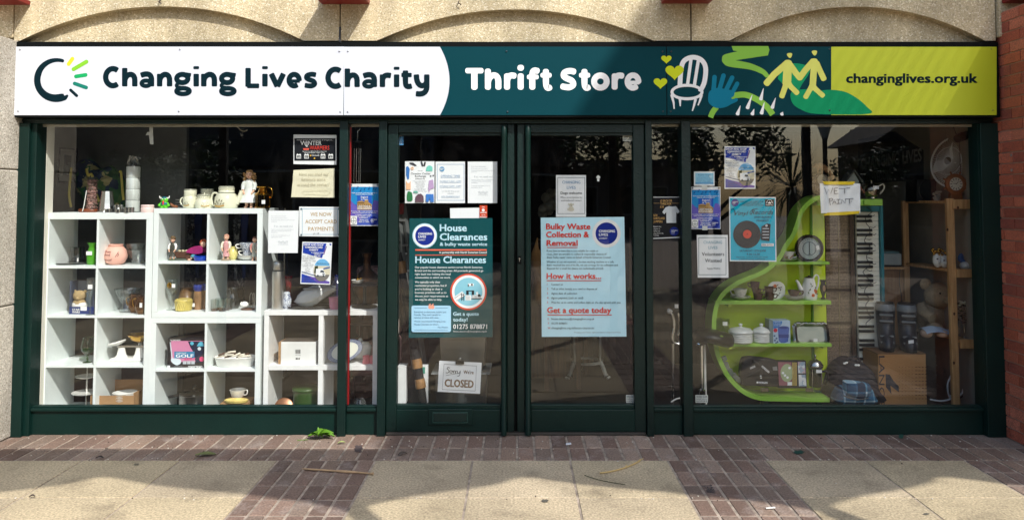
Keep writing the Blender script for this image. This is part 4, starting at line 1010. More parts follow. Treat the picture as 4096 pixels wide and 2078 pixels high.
def shelf_unit(label,x0,x1,z0,z1,rows,cols,bo,bi,m,y0=YS,depth=.37,group='white cube shelving units'):
 """open-backed cube shelves: outer frame, uprights and boards are separate parts"""
 t=thing('cube_shelf',label,'shelf',((x0+x1)/2,y0,z0),group)
 e=.0006
 mb=MB();mb.box(x0,x1,y0,y0+depth,z1-bo,z1);mb.build('top_board',m,t,bevel=.0015)
 mb=MB();mb.box(x0,x1,y0,y0+depth,z0,z0+bo);mb.build('base_board',m,t,bevel=.0015)
 for a in(x0,x1-bo):
  mb=MB();mb.box(a,a+bo,y0,y0+depth,z0+bo+e,z1-bo-e);mb.build('side_board',m,t,bevel=.0015)
 fl=[];h=(z1-z0-2*bo-(rows-1)*bi)/rows;w=(x1-x0-2*bo-(cols-1)*bi)/cols
 for r in range(rows-1):
  z=z0+bo+h*(r+1)+bi*r
  mb=MB();mb.box(x0+bo+e,x1-bo-e,y0+.002,y0+depth,z,z+bi);mb.build('shelf_board',m,t,bevel=.001)
 for r in range(rows):
  z=z0+bo+(h+bi)*r;fl.append(z)
  for c in range(cols-1):
   x=x0+bo+w*(c+1)+bi*c
   mb=MB();mb.box(x,x+bi,y0+.003,y0+depth,z+e,z+h-e);mb.build('upright',m,t,bevel=.001)
 return fl,h
def tuple_mid(a,b):return(a+b)/2
A0,A1=xx(172,850),xx(613,850);ZA=zz(850)
FA,HA=shelf_unit('tall white cube shelf nearest the pebbledash pillar',A0,A1,.05,ZA,4,2,.048,.017,WHITE)
B0,B1=xx(615.5,833),xx(1051,833);ZBt=zz(833);ZBm=zz(1269)
FB,HB=shelf_unit('square white cube shelf stacked on top of its twin',B0,B1,ZBm,ZBt,2,2,.038,.017,WHITE)
FC,HC=shelf_unit('square white cube shelf under its twin',B0-.004,B1-.001,.04,ZBm-.002,2,2,.038,.017,WHITE)
C0,C1=xx(1057,1250,.09),xx(1511,1250,.09);ZC=zz(1241,.09)
FD,HD=shelf_unit('low white painted shelf behind the mullion of the left window',C0,C1,.03,ZC,2,2,.034,.034,WHITE_ROUGH,y0=.09,depth=.34,group=None)
mb=MB();mb.box(-3.36,fx(1512),.065,.6,.0201,.028);mb.build('window_base',mat((60,52,46),rough=.8),kind='structure')
def at(u,Y,z):
 v=CV+0
 p=W(u,1000,Y)
 for _ in range(4):
  d=p.z-z;v=1000+(1.0)*0
  yu=None
  break
 D=(Y-CAM.y)*CT+(z-CAM.z)*ST
 return Vector(((u-CU)/F*D,Y,z))
def lathe_thing(name,label,cat,u,Y,z,prof,m,group=None,seg=22,scale=None,part=None,smooth=50,sy=1):
 """turned object: profile (radius, height) in photo pixels of its own plane"""
 s=scale or PX(Y);c=at(u,Y,z)
 t=thing(name,label,cat,c,group)
 mb=MB();mb.lathe(c,[(r*s,h*s)for r,h in prof],seg,sy=sy)
 mb.build(part or 'body',m,t,smooth=smooth)
 return t,c,s
def tag_on(t,c,s,dx,h,w=14,hh=14,dy=None,name='price_tag'):
 mb=MB();y=(dy if dy is not None else-.05)
 mb.box(c.x+(dx-w/2)*s,c.x+(dx+w/2)*s,c.y+y-.0015,c.y+y,c.z+(h-hh/2)*s,c.z+(h+hh/2)*s);mb.build(name,TAG,t)
def handle(t,pts,r,m,name='handle',seg=8):
 mb=MB();mb.tube(crv(pts,5),r,seg);return mb.build(name,m,t,smooth=60)
def cup(prof,wall=2):
 """hollow: outside profile then back down the inside"""
 return prof+[(max(r-wall,.3),h)for r,h in prof[::-1]if h>prof[0][1]+wall]+[(0.2,prof[0][1]+wall)]
zT=ZA
t=thing('framed_picture','small dark framed picture leaning on the grey wall above the tall shelf','picture',W(268,732,.9))
def onp(u,v,Y):return W(u,v,Y)
def flatbox(t,name,quad,Y,th,m):
 mb=MB();p=[W(u,v,Y)for u,v in quad];mb.prism([(q.x,q.z)for q in p],Y,Y+th);return mb.build(name,m,t,bevel=.001)
flatbox(t,'frame',[(237,590),(307,594),(298,732),(228,731)],.9,.02,BLACK)
flatbox(t,'mount',[(243,597),(300,601),(292,725),(235,724)],.897,.002,mat((170,168,158),rough=.6))
flatbox(t,'print',[(257,618),(286,622),(281,704),(252,700)],.894,.002,pattern_mat('dim_print',[(34,40,44),(70,84,88),(20,24,30),(96,104,100)],14))
BAGP=pattern_mat('leaf_print_fabric',[(16,40,66),(28,70,34),(60,92,44),(18,34,60),(36,84,40),(150,140,96)],16,.8)
t=thing('fabric_bag','leaf print fabric bag with yellow ties leaning behind the tall shelf','bag',at(400,.62,.6))
mb=MB();pts=crv([(284,668),(310,640),(352,632),(392,672),(430,660),(470,690),(500,740),(512,830),(440,880),(350,860),(312,790),(292,730)],4,True)
front=[W(u,v,.6)for u,v in pts];c0=sum(front,Vector())/len(front)
n=len(front);rows=[]
for k,(f,dy)in enumerate(((1,.03),(.9,-.02),(.6,-.06),(.25,-.075))):rows+=[Vector((c0.x+(p.x-c0.x)*f,.62+dy+.012*math.sin(i*1.3+k),c0.z+(p.z-c0.z)*f))for i,p in enumerate(front)]
rows.append(Vector((c0.x,.54,c0.z)))
mb.add(rows,[(k*n+i,k*n+(i+1)%n,(k+1)*n+(i+1)%n,(k+1)*n+i)for k in range(3)for i in range(n)]+[(3*n+i,3*n+(i+1)%n,4*n)for i in range(n)])
mb.build('body',BAGP,t,smooth=60)
YEL2=mat((176,160,74),rough=.8,var=.1)
for pth in([(285,670),(280,720),(276,780),(284,828)],[(346,674),(352,700),(368,700),(380,760),(396,806)],[(478,690),(484,690),(490,760),(494,800)]):
 mb=MB();mb.tube(crv([W(u,v,.5)for u,v in pth],5),.010,6,flat=.3);mb.build('tie',YEL2,t,smooth=60)
STUMP=pattern_mat('carved_bark',[(92,66,58),(150,106,98),(58,60,46),(170,128,118),(70,48,42)],60,.6)
t,c,s=lathe_thing('stump_ornament','tree trunk ornament carved with small figures on an oval wooden base','ornament',352,.28,zT,[(36,0),(38,4),(38,10),(34,14)],mat((120,62,34),rough=.4),part='base',sy=.6)
mb=MB();c2=at(368,.28,zT+14*s);prof=[]
for i in range(26):prof.append((20-i*.25+3.2*math.sin(i*1.9)+(5 if i>23 else 0),i*4.6))
mb.lathe(c2,[(r*s,h*s)for r,h in prof],14)
random.seed(3)
for i in range(46):
 a=random.uniform(0,6.28);h=random.uniform(4,112);r=18-h*.05
 mb.ell((c2.x+r*s*math.cos(a),c2.y+r*s*math.sin(a),c2.z+h*s),(random.uniform(4,8)*s,4*s,random.uniform(4,9)*s),7,5)
mb.build('trunk',STUMP,t,smooth=80)
mb=MB();mb.lathe((c2.x,c2.y,c2.z+112*s),[(12*s,0),(16*s,6*s),(15*s,10*s),(18*s,14*s)],14);mb.build('top',mat((46,50,40),rough=.6),t,smooth=50)
mb=MB();mb.tube([at(330,.2,zT+.01),at(336,.2,zT+.05),at(346,.22,zT+.16)],.003,6);mb.build('rod',CHINA,t)
t,c,s=lathe_thing('metal_shade','bell shaped silver metal shade with a faceted side','lampshade',427,.2,zT,[(31,0),(32,3),(29,10),(26,40),(20,84),(18,86)],STEEL,seg=9,smooth=20,part='shade')
for i,(u,y,h,w,lab)in enumerate(((437,.14,15,17,'short steel ring candle holder leftmost in front of the silver shade'),(473,.18,30,17,'tallest steel ring candle holder behind two others'),(478,.13,15,19,'short steel ring candle holder in front of the tallest ring'),(515,.13,21,20,'steel ring candle holder in front of the white paper roll tube'))):
 lathe_thing('candle_holder',lab,'candle holder',u,y,zT,cup([(w,0),(w,h)],2),STEEL,'steel ring candle holders',part='ring')
t,c,s=lathe_thing('clear_tube','clear acrylic tube of stacked white rolls with crumpled film on top','container',530,.24,zT,[(29,0),(29,186),(28,188)],CLEAR,part='tube')
for k in range(4):
 mb=MB();mb.lathe((c.x,c.y,c.z+(3+k*45)*s),[(.1*s,0),(25*s,0),(26*s,2*s),(26*s,42*s),(25*s,44*s),(.1*s,44*s)],20);mb.build('roll',mat((224,224,220),rough=.7),t,smooth=50)
mb=MB()
random.seed(9)
for i in range(16):
 a=random.uniform(0,6.28);p=Vector((c.x+16*s*math.cos(a),c.y+14*s*math.sin(a),c.z+186*s));q=Vector((c.x+random.uniform(-14,14)*s,c.y+random.uniform(-12,12)*s,c.z+random.uniform(205,226)*s));w=Vector((random.uniform(-14,14)*s,random.uniform(-10,10)*s,random.uniform(-4,8)*s))
 mb.quad(p-w,p+w,q+w*.7,q-w*.6)
mb.build('crumpled_film',TUB,t)
t,c,s=lathe_thing('candle_jar','squat pale pink ribbed candle jar at the end of the tall shelf','jar',590,.16,zT,[(23,0),(25,2),(25,20),(23,22),(25,25),(25,28),(22,31)],mat((232,204,198),rough=.5))
# ---- on top of the square shelves
zT=ZBt
GRN=mat((96,196,40),rough=.5,var=.08);TEALM=mat((16,110,130),rough=.5,var=.1)
c=at(657,.2,zT);s=PX(.2)
t=thing('toy_monster','small bright green horned toy monster with red tongue and blue vest','toy',c)
mb=MB();mb.ell((c.x,c.y,c.z+17*s),(14*s,10*s,13*s));mb.ell((c.x,c.y,c.z+33*s),(15*s,11*s,11*s))
for d in(-1,1):
 mb.ell((c.x+d*8*s,c.y-2*s,c.z+4*s),(7*s,8*s,5*s));mb.ell((c.x+d*18*s,c.y-4*s,c.z+12*s),(6*s,6*s,6*s));mb.tube([(c.x+d*12*s,c.y,c.z+22*s),(c.x+d*18*s,c.y-3*s,c.z+13*s)],4*s,7)
mb.build('body',GRN,t,smooth=80)
mb=MB();mb.ell((c.x,c.y-1*s,c.z+18*s),(14.6*s,10.8*s,8*s));mb.ell((c.x,c.y,c.z+41*s),(11*s,9*s,5*s));mb.build('vest',TEALM,t,smooth=80)
mb=MB();mb.ell((c.x,c.y-11*s,c.z+22*s),(4*s,2.5*s,9*s));mb.build('tongue',mat((214,40,60),rough=.4),t,smooth=80)
for d in(-1,1):
 mb=MB();mb.tube(crv([(c.x+d*9*s,c.y,c.z+40*s),(c.x+d*18*s,c.y,c.z+42*s),(c.x+d*19*s,c.y,c.z+50*s)],4),[4*s,3.6*s,3.4*s,3*s,3*s,2.6*s,2*s,1.4*s,1*s],8);mb.build('horn',CHINA,t,smooth=80)
 mb=MB();mb.ell((c.x+d*5.5*s,c.y-10*s,c.z+37*s),(3*s,2*s,3*s));e=mb.build('eye',CHINA,t,smooth=80);mb=MB();mb.ell((c.x+d*5.5*s,c.y-12*s,c.z+37*s),(1.4*s,1*s,1.4*s));mb.build('pupil',BLACK,e)
c=at(696,.3,zT);s=PX(.3);mb=MB();mb.tube(crv([(c.x-12*s,c.y,c.z+15*s),(c.x-4*s,c.y,c.z+9*s),(c.x+8*s,c.y,c.z+6*s),(c.x+14*s,c.y,c.z+5*s)],4),5*s,8);mb.ell((c.x-13*s,c.y,c.z+16*s),(3*s,3*s,5*s));mb.build('wooden_carving',mat((140,84,50),rough=.5),smooth=70,label='small brown wooden carving between the toy monster and the plates',cat='carving')
t=thing('plate_stack','stack of dark rimmed plates behind the cream jug','plates',at(722,.36,zT));c=t.location;s=PX(.36)
for i in range(8):
 mb=MB();mb.lathe((c.x,c.y,c.z+i*5*s),[(8*s,0),(20*s,2.5*s),(20.5*s,3.3*s),(8*s,1*s)],20);mb.build('plate',(CHINA,BLACK)[i%2],t,smooth=50)
LEAFD=mat((92,84,50),rough=.4,var=.2);OCHRE=mat((190,146,60),rough=.4);RIM=mat((62,72,66),rough=.3)
def sprig(t,c,s,r,h,dx=0,k=1.0):
 """painted leaf spray on the front of a round pot"""
 mb=MB()
 for i,(a,b,l)in enumerate(((-14,2,10),(-8,10,11),(0,14,11),(8,12,10),(14,4,9),(-4,4,9),(5,3,9))):
  x=(dx+a*k)*s;z=(h+b*k)*s;y=-math.sqrt(max((r*s)**2-x*x,0))-.0012
  d=Vector((a*.5+2,0,b*.5+4)).normalized()*l*k*s*.5;w=Vector((d.z,0,-d.x))*.32
  p=Vector((c.x+x,c.y+y,c.z+z));mb.quad(p-d,p+w,p+d,p-w)
 mb.build('leaf_decoration',LEAFD,t)
 mb=MB();x=dx*s;mb.tube([(c.x+x-16*k*s,c.y-math.sqrt(max((r*s)**2-(x-16*k*s)**2,0))-.001,c.z+(h-4*k)*s),(c.x+x,c.y-r*s-.001,c.z+(h-6*k)*s),(c.x+x+16*k*s,c.y-math.sqrt(max((r*s)**2-(x+16*k*s)**2,0))-.001,c.z+(h-2*k)*s)],2.2*k*s,6);mb.build('gold_decoration',OCHRE,t)
def rimline(t,c,s,r,h):
 mb=MB();mb.lathe((c.x,c.y,c.z+h*s),[((r+.25)*s,0),((r+.35)*s,1.2*s),((r+.25)*s,2.4*s)],26);mb.build('rim_line',RIM,t,smooth=60)
t,c,s=lathe_thing('milk_jug','cream stoneware jug with a mug stacked on it and a handle on its left','jug',760,.24,zT,[(22,0),(26,3),(28,30),(26,42),(23,48),(24,50),(24,60),(24,74),(23,75),(21,73)],CREAM)
handle(t,[(c.x-25*s,c.y,c.z+42*s),(c.x-36*s,c.y,c.z+38*s),(c.x-38*s,c.y,c.z+22*s),(c.x-26*s,c.y,c.z+8*s)],3.2*s,CREAM);sprig(t,c,s,28,14,-4,.7);rimline(t,c,s,24,71)
t,c,s=lathe_thing('storage_jar','squat cream stoneware lidded jar between the jug and the teapot','jar',815,.22,zT,[(30,0),(33,5),(34,20),(30,34),(25,38),(26,40),(26,44),(24,46),(26,49),(26,53),(22,55)],CREAM);sprig(t,c,s,33,12,16,.8);rimline(t,c,s,26,50);rimline(t,c,s,25.6,42)
t,c,s=lathe_thing('tilted_mug','cream mug with dark rim perched behind the squat lidded jar','mug',828,.36,zT,cup([(22,0),(24,2),(24,55),(25,78)],3),CREAM);handle(t,[(c.x-2*s,c.y-24*s,c.z+60*s),(c.x+2*s,c.y-34*s,c.z+52*s),(c.x,c.y-25*s,c.z+38*s)],3*s,CREAM);rimline(t,c,s,25,76)
t,c,s=lathe_thing('teapot','large cream stoneware teapot with leaf spray and spout to the right','teapot',905,.22,zT,[(40,0),(44,4),(46,22),(44,44),(36,56),(31,60),(31,62),(31,70),(29,72),(31,75),(31,84),(27,87),(24,86)],CREAM)
handle(t,[(c.x-33*s,c.y,c.z+58*s),(c.x-52*s,c.y,c.z+60*s),(c.x-60*s,c.y,c.z+38*s),(c.x-54*s,c.y,c.z+14*s),(c.x-42*s,c.y,c.z+8*s)],4.2*s,CREAM)
mb=MB();mb.tube(crv([(c.x+38*s,c.y,c.z+22*s),(c.x+52*s,c.y,c.z+44*s),(c.x+60*s,c.y,c.z+70*s)],4),[14*s,13*s,12*s,10*s,9*s,8.5*s,8*s,7.6*s,7.4*s],12);mb.build('spout',CREAM,t,smooth=70)
sprig(t,c,s,46,14,-12,1.25);rimline(t,c,s,31,60);rimline(t,c,s,31,82)
def figure(name,label,u,Y,z,H,cat,skirt,dress,hair,top=None,hairpuff=0,lean=0,arms=1,base=None,hat=None):
 """standing doll or figurine H photo pixels tall: body in one mesh, clothes and hair on it"""
 s=PX(Y)*H/100;c=at(u,Y,z);t=thing(name,label,cat,c)
 def P(x,y,h):return(c.x+(x+lean*h/100)*s,c.y+y*s,c.z+h*s)
 b=0
 if base:mb=MB();mb.lathe(c,[(17*s,0),(18*s,3*s),(13*s,7*s)],14,sy=.8);mb.build('plinth',base,t,smooth=50);b=5
 mb=MB()
 for d in(-1,1):
  mb.tube([P(d*6,0,34),P(d*6,-.5,20),P(d*6.5,0,b+4)],[5*s,4.4*s,3.4*s],9);mb.ell(P(d*7,-4,b+2.5),(3.6*s,6.5*s,2.6*s),9,6)
 mb.lathe(P(0,0,32),[(9*s,0),(9.5*s,6*s),(7.5*s,18*s),(9.5*s,32*s),(8*s,37*s),(3.4*s,41*s),(3.2*s,46*s)],14,sy=.75)
 mb.ell(P(0,-.5,84),(8.6*s,8.6*s,10.4*s),14,10);mb.ell(P(0,-9,82.5),(1.3*s,1.6*s,1.8*s),7,5)
 for d in(-1,1):
  if arms:mb.tube(crv([P(d*9,0,67),P(d*14,-2,54),P(d*13,-7,43),P(d*10,-10,38)],3),[3.2*s]*4+[2.8*s]*3+[2.4*s]*3,8);mb.ell(P(d*9.5,-10.5,36.5),(2.4*s,2.6*s,3*s),7,5)
  mb.ell(P(d*8.6,0,83),(1.2*s,2*s,2.6*s),7,5)
 mb.build('body',SKIN,t,smooth=80)
 mb=MB()
 for d in(-1,1):mb.ell(P(d*3.4,-8.2,85.5),(1.5*s,.9*s,1.2*s),7,5)
 mb.build('eyes',mat((50,40,36),rough=.3),t)
 mb=MB();mb.ell(P(0,-8.4,78),(2.2*s,.9*s,.9*s),7,5);mb.build('mouth',mat((190,90,84),rough=.4),t)
 mb=MB();n=22
 prof=[(skirt,14 if skirt>15 else 16),(skirt*.93,18),(skirt*.7,34),(9.8,49),(10.6,52),(11,64),(9.4,69.5),(5,73)]
 v=[]
 for r,h in prof:
  for k in range(n):
   a=2*math.pi*k/n;q=r*(1+(.06 if h<36 else 0)*math.sin(k*2*math.pi*5/n*1.4));v.append(P(q*math.cos(a),q*.8*math.sin(a),h))
 mb.add(v,[(i*n+k,i*n+(k+1)%n,(i+1)*n+(k+1)%n,(i+1)*n+k)for i in range(len(prof)-1)for k in range(n)])
 mb.build('dress',dress,t,smooth=70)
 mb=MB()
 for d in(-1,1):mb.tube(crv([P(d*8,0,69),P(d*14.5,-2,58),P(d*14,-6,46)],4),[4.4*s,5.6*s,6*s,5.8*s,5.2*s,4.8*s,4.2*s,4.2*s,4.6*s],9)
 mb.build('sleeves',top or dress,t,smooth=80)
 mb=MB();mb.ell(P(0,2.4,87.5),(9.6*s,8.8*s,9.6*s),14,9);mb.ell(P(0,-4.6,93),(7.6*s,4.6*s,3.4*s),10,6)
 random.seed(u)
 for i in range(hairpuff):
  d=random.choice((-1,1));mb.ell(P(d*random.uniform(8,14),random.uniform(-4,5),random.uniform(66,88)),(random.uniform(2.2,3.6)*s,3*s,random.uniform(2.6,4.6)*s),7,5)
 mb.build('hair',hair,t,smooth=80)
 if hat:mb=MB();mb.lathe(P(0,0,91),[(13*s,0),(13*s,1.5*s),(8.6*s,2*s),(8*s,8*s),(3*s,9.5*s)],14);mb.build('hat',hat,t,smooth=50)
 return t
LACE=mat((226,230,224),rough=.85,var=.08,vs=40,bump=.4,bs=120)
BLOND=mat((170,132,82),rough=.55,var=.25,vs=40)
figure('porcelain_doll','blonde ringlet porcelain doll in a white lace dress',996,.25,zT,158,'doll',24,LACE,BLOND,hairpuff=46)
c=at(1051,.2,zT);s=PX(.2);t=thing('brass_lantern','brass carriage lantern with glass sides beside the doll','lantern',c)
mb=MB();mb.lathe(c,[(33*s,0),(33*s,5*s),(29*s,7*s)],6);mb.build('base',BRASS,t,smooth=25)
mb=MB();mb.lathe((c.x,c.y,c.z+7*s),[(27*s,0),(27*s,46*s)],6);mb.build('glass',AMBER,t)
mb=MB()
for k in range(6):a=k*math.pi/3;x,y=c.x+28*s*math.cos(a),c.y+28*s*math.sin(a);mb.tube([(x,y,c.z+6*s),(x,y,c.z+54*s)],2.2*s,6)
mb.build('corner_posts',BRASS,t)
mb=MB();mb.lathe((c.x,c.y,c.z+53*s),[(32*s,0),(32*s,4*s),(20*s,12*s),(14*s,26*s),(24*s,29*s),(25*s,33*s),(12*s,38*s),(4*s,40*s)],18);mb.build('roof',BRASS,t,smooth=35)
handle(t,[(c.x+14*s,c.y,c.z+84*s),(c.x+34*s,c.y,c.z+78*s),(c.x+38*s,c.y,c.z+56*s),(c.x+33*s,c.y,c.z+40*s)],1.8*s,BRASS);tag_on(t,c,s,12,25,14,15,dy=-.054)
# ---- tall shelf, top row
z=FA[3]
t,c,s=lathe_thing('glass_tumbler','smoked glass tumbler on a dark plate in the tall shelf','tumbler',309,.3,z+.014,cup([(24,0),(26,3),(26,58)],2),SMOKE)
t,c,s=lathe_thing('steel_plate','shallow steel plate under the smoked tumbler','plate',288,.28,z,[(20,0),(40,2),(60,7),(61,8),(38,4),(.3,3)],STEEL)
t,c,s=lathe_thing('green_vase','small apple green flared vase with a price label','vase',367,.24,z,[(13,0),(18,6),(19.5,30),(17,50),(11,68),(12,74),(18,86),(16,85),(9,72)],mat((74,150,26),rough=.3,var=.04));tag_on(t,c,s,0,46,23,15,dy=-.0385)
t,c,s=lathe_thing('wax_burner','round pink pottery jar with scratched drawing and writing','jar',462,.24,z,[(20,0),(34,8),(43,26),(44,38),(38,58),(28,70),(25,72),(27,74),(27,80),(24,81),(20,76)],mat((232,178,160),rough=.6,var=.04))
def on_round(c,s,prof_r,pts,w,Y=None):
 """line painted on a round pot: pts in photo px offsets (dx, h)"""
 out=[]
 for dx,h in pts:
  r=prof_r(h);out.append((c.x+dx*s,c.y-math.sqrt(max(r*r-dx*dx,1))*s-.0012,c.z+h*s))
 return out
def jr(h):
 P_=[(0,20),(8,34),(26,43),(38,44),(58,38),(70,28),(82,26)]
 for(a,b),(d,e)in zip(P_,P_[1:]):
  if h<=d:return b+(e-b)*(h-a)/(d-a)
 return 26
DKR=mat((96,30,34),rough=.6);mb=MB()
for pth in([(-28,22),(-14,19),(0,20),(6,24)],[(18,32),(24,44),(26,52)],[(24,34),(28,40),(26,46)],[(-36,34),(-38,40)]):mb.tube(crv(on_round(c,s,jr,pth,1),3),1.1*s,5)
mb.build('shoe_drawing',DKR,t)
def round_text(t,c,s,prof_r,txt,dx,h,size,w,m):
 vs,fs,x0,x1=text_geo(txt,.004);k=size/CAP;kx=w/(x1-x0);mb=MB();out=[]
 for x,y in vs:
  X=dx+(x-x0)*kx;Z=h+y*k;r=prof_r(Z);out.append((c.x+X*s,c.y-math.sqrt(max(r*r-X*X,1))*s-.0015,c.z+Z*s))
 mb.add(out,fs);mb.build('lettering',m,t)
round_text(t,c,s,jr,'Shoe',-27,49,9,28,DKR);round_text(t,c,s,jr,'fund',-26,37,9,26,DKR)
t,c,s=lathe_thing('glass_bowl','stacked clear glass mixing bowls in the tall shelf','bowl',552,.3,z,cup([(18,0),(20,4),(32,26),(40,54),(42,56)],2),CLEAR)
mb=MB();mb.lathe((c.x-16*s,c.y+10*s,c.z+36*s),[(16*s,0),(30*s,20*s),(40*s,44*s),(38*s,44*s),(28*s,22*s)],22);mb.build('second_bowl',CLEAR,t,smooth=50);tag_on(t,c,s,-40,34,12,14,dy=-.06)
# ---- row two
z=FA[2]
c=at(325,.2,z);s=PX(.2);t=thing('toy_box','open fronted blue toy box holding a pale plush bear','toy box',c)
def bx_(t,name,m,u0,v0,u1,v1,Y0,Y1,bevel=0,zb=None):
 a,b=W(u0,v0,Y0),W(u1,v1,Y0);mb=MB();mb.box(a.x,b.x,Y0,Y1,zb if zb is not None else b.z,a.z);return mb.build(name,m,t,bevel=bevel)
DB=mat((26,48,104),rough=.4,var=.1);BOXG=mat((120,130,140),rough=.5)
bx_(t,'back_panel',BOXG,281,1122,374,1258,.262,.266,zb=z+.001)
bx_(t,'front_panel',DB,277,1226,376,1262,.17,.174,zb=z)
for u in(281,373):bx_(t,'side_panel',mat((60,70,90),rough=.5),u-1,1124,u+2,1258,.175,.261,zb=z+.001)
fl=Flat(.1695);fl.text('STAR',304,1241,8,'c',.02,30);fl.text('WARS',304,1251,8,'c',.02,30);fl.build('lettering',CHINA,t)
fl=Flat(.1692);fl.rect(322,1226,347,1241);fl.build('price_tag',TAG,t)
PLUSH=mat((170,146,104),rough=.95,var=.15,vs=60,bump=.6,bs=220);mb=MB();q=W(318,1190,.215);s2=PX(.215)
mb.ell((q.x,.215,q.z+8*s2),(26*s2,20*s2,22*s2));mb.ell((q.x,.215,q.z-28*s2),(30*s2,18*s2,26*s2))
for d in(-1,1):mb.ell((q.x+d*20*s2,.22,q.z+24*s2),(7*s2,4*s2,7*s2))
mb.ell((q.x+2*s2,.2,q.z),(10*s2,14*s2,9*s2));p_=mb.build('plush_bear',PLUSH,t,smooth=80)
mb=MB();mb.ell((q.x,.212,q.z-30*s2),(33*s2,17*s2,22*s2));mb.build('jacket',CHINA,p_,smooth=80)
mb=MB()
for d in(-1,1):mb.ell((q.x+d*11*s2,.198,q.z+10*s2),(5*s2,3*s2,7*s2))
mb.ell((q.x+2*s2,.186,q.z+2*s2),(4*s2,2*s2,3*s2));mb.build('face_patches',mat((44,34,30),rough=.6),p_,smooth=80)
t,c,s=lathe_thing('champagne_flute','tall champagne flute with a price label in front of the toy box','flute',361,.14,z,[(16,0),(16,2),(3,5),(2,46),(4,62),(13,96),(16,120),(15.4,146),(14.6,146),(14.8,120),(11,96),(1,62)],CLEAR);tag_on(t,c,s,6,112,18,17,dy=-.03)
mb=MB();mb.lathe((c.x+12*s,c.y+.07,c.z),[(15*s,0),(15*s,2*s),(3*s,5*s),(2*s,50*s),(13*s,96*s),(15*s,146*s)],18);mb.build('second_glass',CLEAR,t,smooth=50)
t,c,s=lathe_thing('cut_glass_bowl','cut crystal footed bowl with a scalloped rim','bowl',510,.28,z,[(28,0),(30,4),(24,20),(21,36),(30,50),(40,66),(46,90),(52,92),(48,88),(36,66),(2,40)],CLEAR,seg=18,smooth=15)
for u,y,sc,lab in((541,.26,1,'copper lustre jug behind its twin in the tall shelf'),(566,.18,.9,'copper lustre jug in front with a price label')):
 t,c,s=lathe_thing('lustre_jug',lab,'jug',u,y,z,[(16*sc,0),(18*sc,4),(27*sc,22),(28*sc,36),(20*sc,58),(19*sc,66),(24*sc,72),(20*sc,70)],mat((96,62,30),rough=.14,metal=.8,var=.15));handle(t,[(c.x-18*s,c.y-8*s,c.z+62*s),(c.x-30*s,c.y-12*s,c.z+56*s),(c.x-26*s,c.y-10*s,c.z+30*s)],2.4*s,BRASS)
 if y<.2:tag_on(t,c,s,10,38,10,18,dy=-.05)
z=FA[1]
t,c,s=lathe_thing('green_goblet','green glass goblet on a clear stem','goblet',349,.2,z,[(17,0),(17,2),(3,5),(4,14),(2.5,22),(8,30),(22,46),(24.5,62),(20,84),(17,97),(19,100),(17,98),(21,64),(1,34)],GREENGLASS)
mb=MB();mb.lathe(c,[(1*s,33*s),(8*s,36*s),(19*s,50*s),(20*s,58*s),(.5*s,58*s)],18);mb.build('green_filling',mat((40,92,34),rough=.5),t,smooth=50)
c=at(512,.26,z);s=PX(.26);t=thing('kitchen_scales','white enamel kitchen scales with a brass pan','scales',c)
mb=MB();mb.box(c.x-62*s,c.x+62*s,c.y-.05,c.y+.05,c.z,c.z+14*s);mb.build('base',CHINA,t,bevel=.012)
for d in(-26,44):mb=MB();mb.lathe((c.x+d*s,c.y,c.z+14*s),[(26*s,0),(18*s,10*s),(13*s,34*s),(14*s,38*s)],18,sy=.8);mb.build('pillar',CHINA,t,smooth=60)
mb=MB();mb.box(c.x-44*s,c.x+60*s,c.y-.008,c.y+.008,c.z+53*s,c.z+60*s);mb.build('beam',STEEL,t)
mb=MB();mb.T=Matrix.Translation((c.x-38*s,c.y-.02,c.z+68*s))@Matrix.Rotation(R(-16),4,'Y');mb.lathe((0,0,0),[(8*s,-6*s),(30*s,0),(34*s,5*s),(33*s,9*s),(28*s,5*s),(1*s,1*s)],22);mb.build('weight_plate',CHINA,t,smooth=50)
mb=MB();mb.lathe((c.x+46*s,c.y,c.z+72*s),[(12*s,0),(34*s,12*s),(46*s,30*s),(47*s,33*s),(40*s,28*s),(1*s,8*s)],24);mb.build('brass_pan',BRASS,t,smooth=50)
mb=MB();mb.lathe((c.x+46*s,c.y,c.z+60*s),[(8*s,0),(6*s,12*s)],12);mb.build('pan_support',STEEL,t)
# ---- row four
z=FA[0]
t,c,s=lathe_thing('cake_stand','tiered white cake stand with a thin stem','cake stand',345,.27,z,[(52,64),(54,67),(30,63),(3,60),(3,100),(3,118),(24,121),(42,128),(43,130),(20,126),(2.5,124),(2,180)],CHINA)
mb=MB();mb.lathe(c,[(30*s,0),(30*s,3*s),(3*s,8*s),(3*s,62*s)],16);mb.build('foot',STEEL,t)
c=at(478,.27,z);s=PX(.27);t=thing('cardboard_box','open cardboard box holding a stack of white bowls','box',c)
for a,b,y0,y1,h in((-84,84,c.y-.11,c.y-.105,30),(-84,84,c.y+.105,c.y+.11,66),(-84,-81,c.y-.104,c.y+.104,30),(81,84,c.y-.104,c.y+.104,40)):
 mb=MB();mb.box(c.x+a*s,c.x+b*s,y0,y1,c.z,c.z+(h+36)*s);mb.build('box_wall',CARD,t)
c2=at(498,.24,z);t=thing('bowl_stack','stack of white bowls in the open cardboard box','bowls',c2);s=PX(.24)
for i in range(5):mb=MB();mb.lathe((c2.x,c2.y,c2.z+(24+i*6)*s),[(24*s,0),(40*s,12*s),(46*s,22*s),(44*s,22*s),(22*s,3*s)],24);mb.build('bowl',CHINA,t,smooth=50)
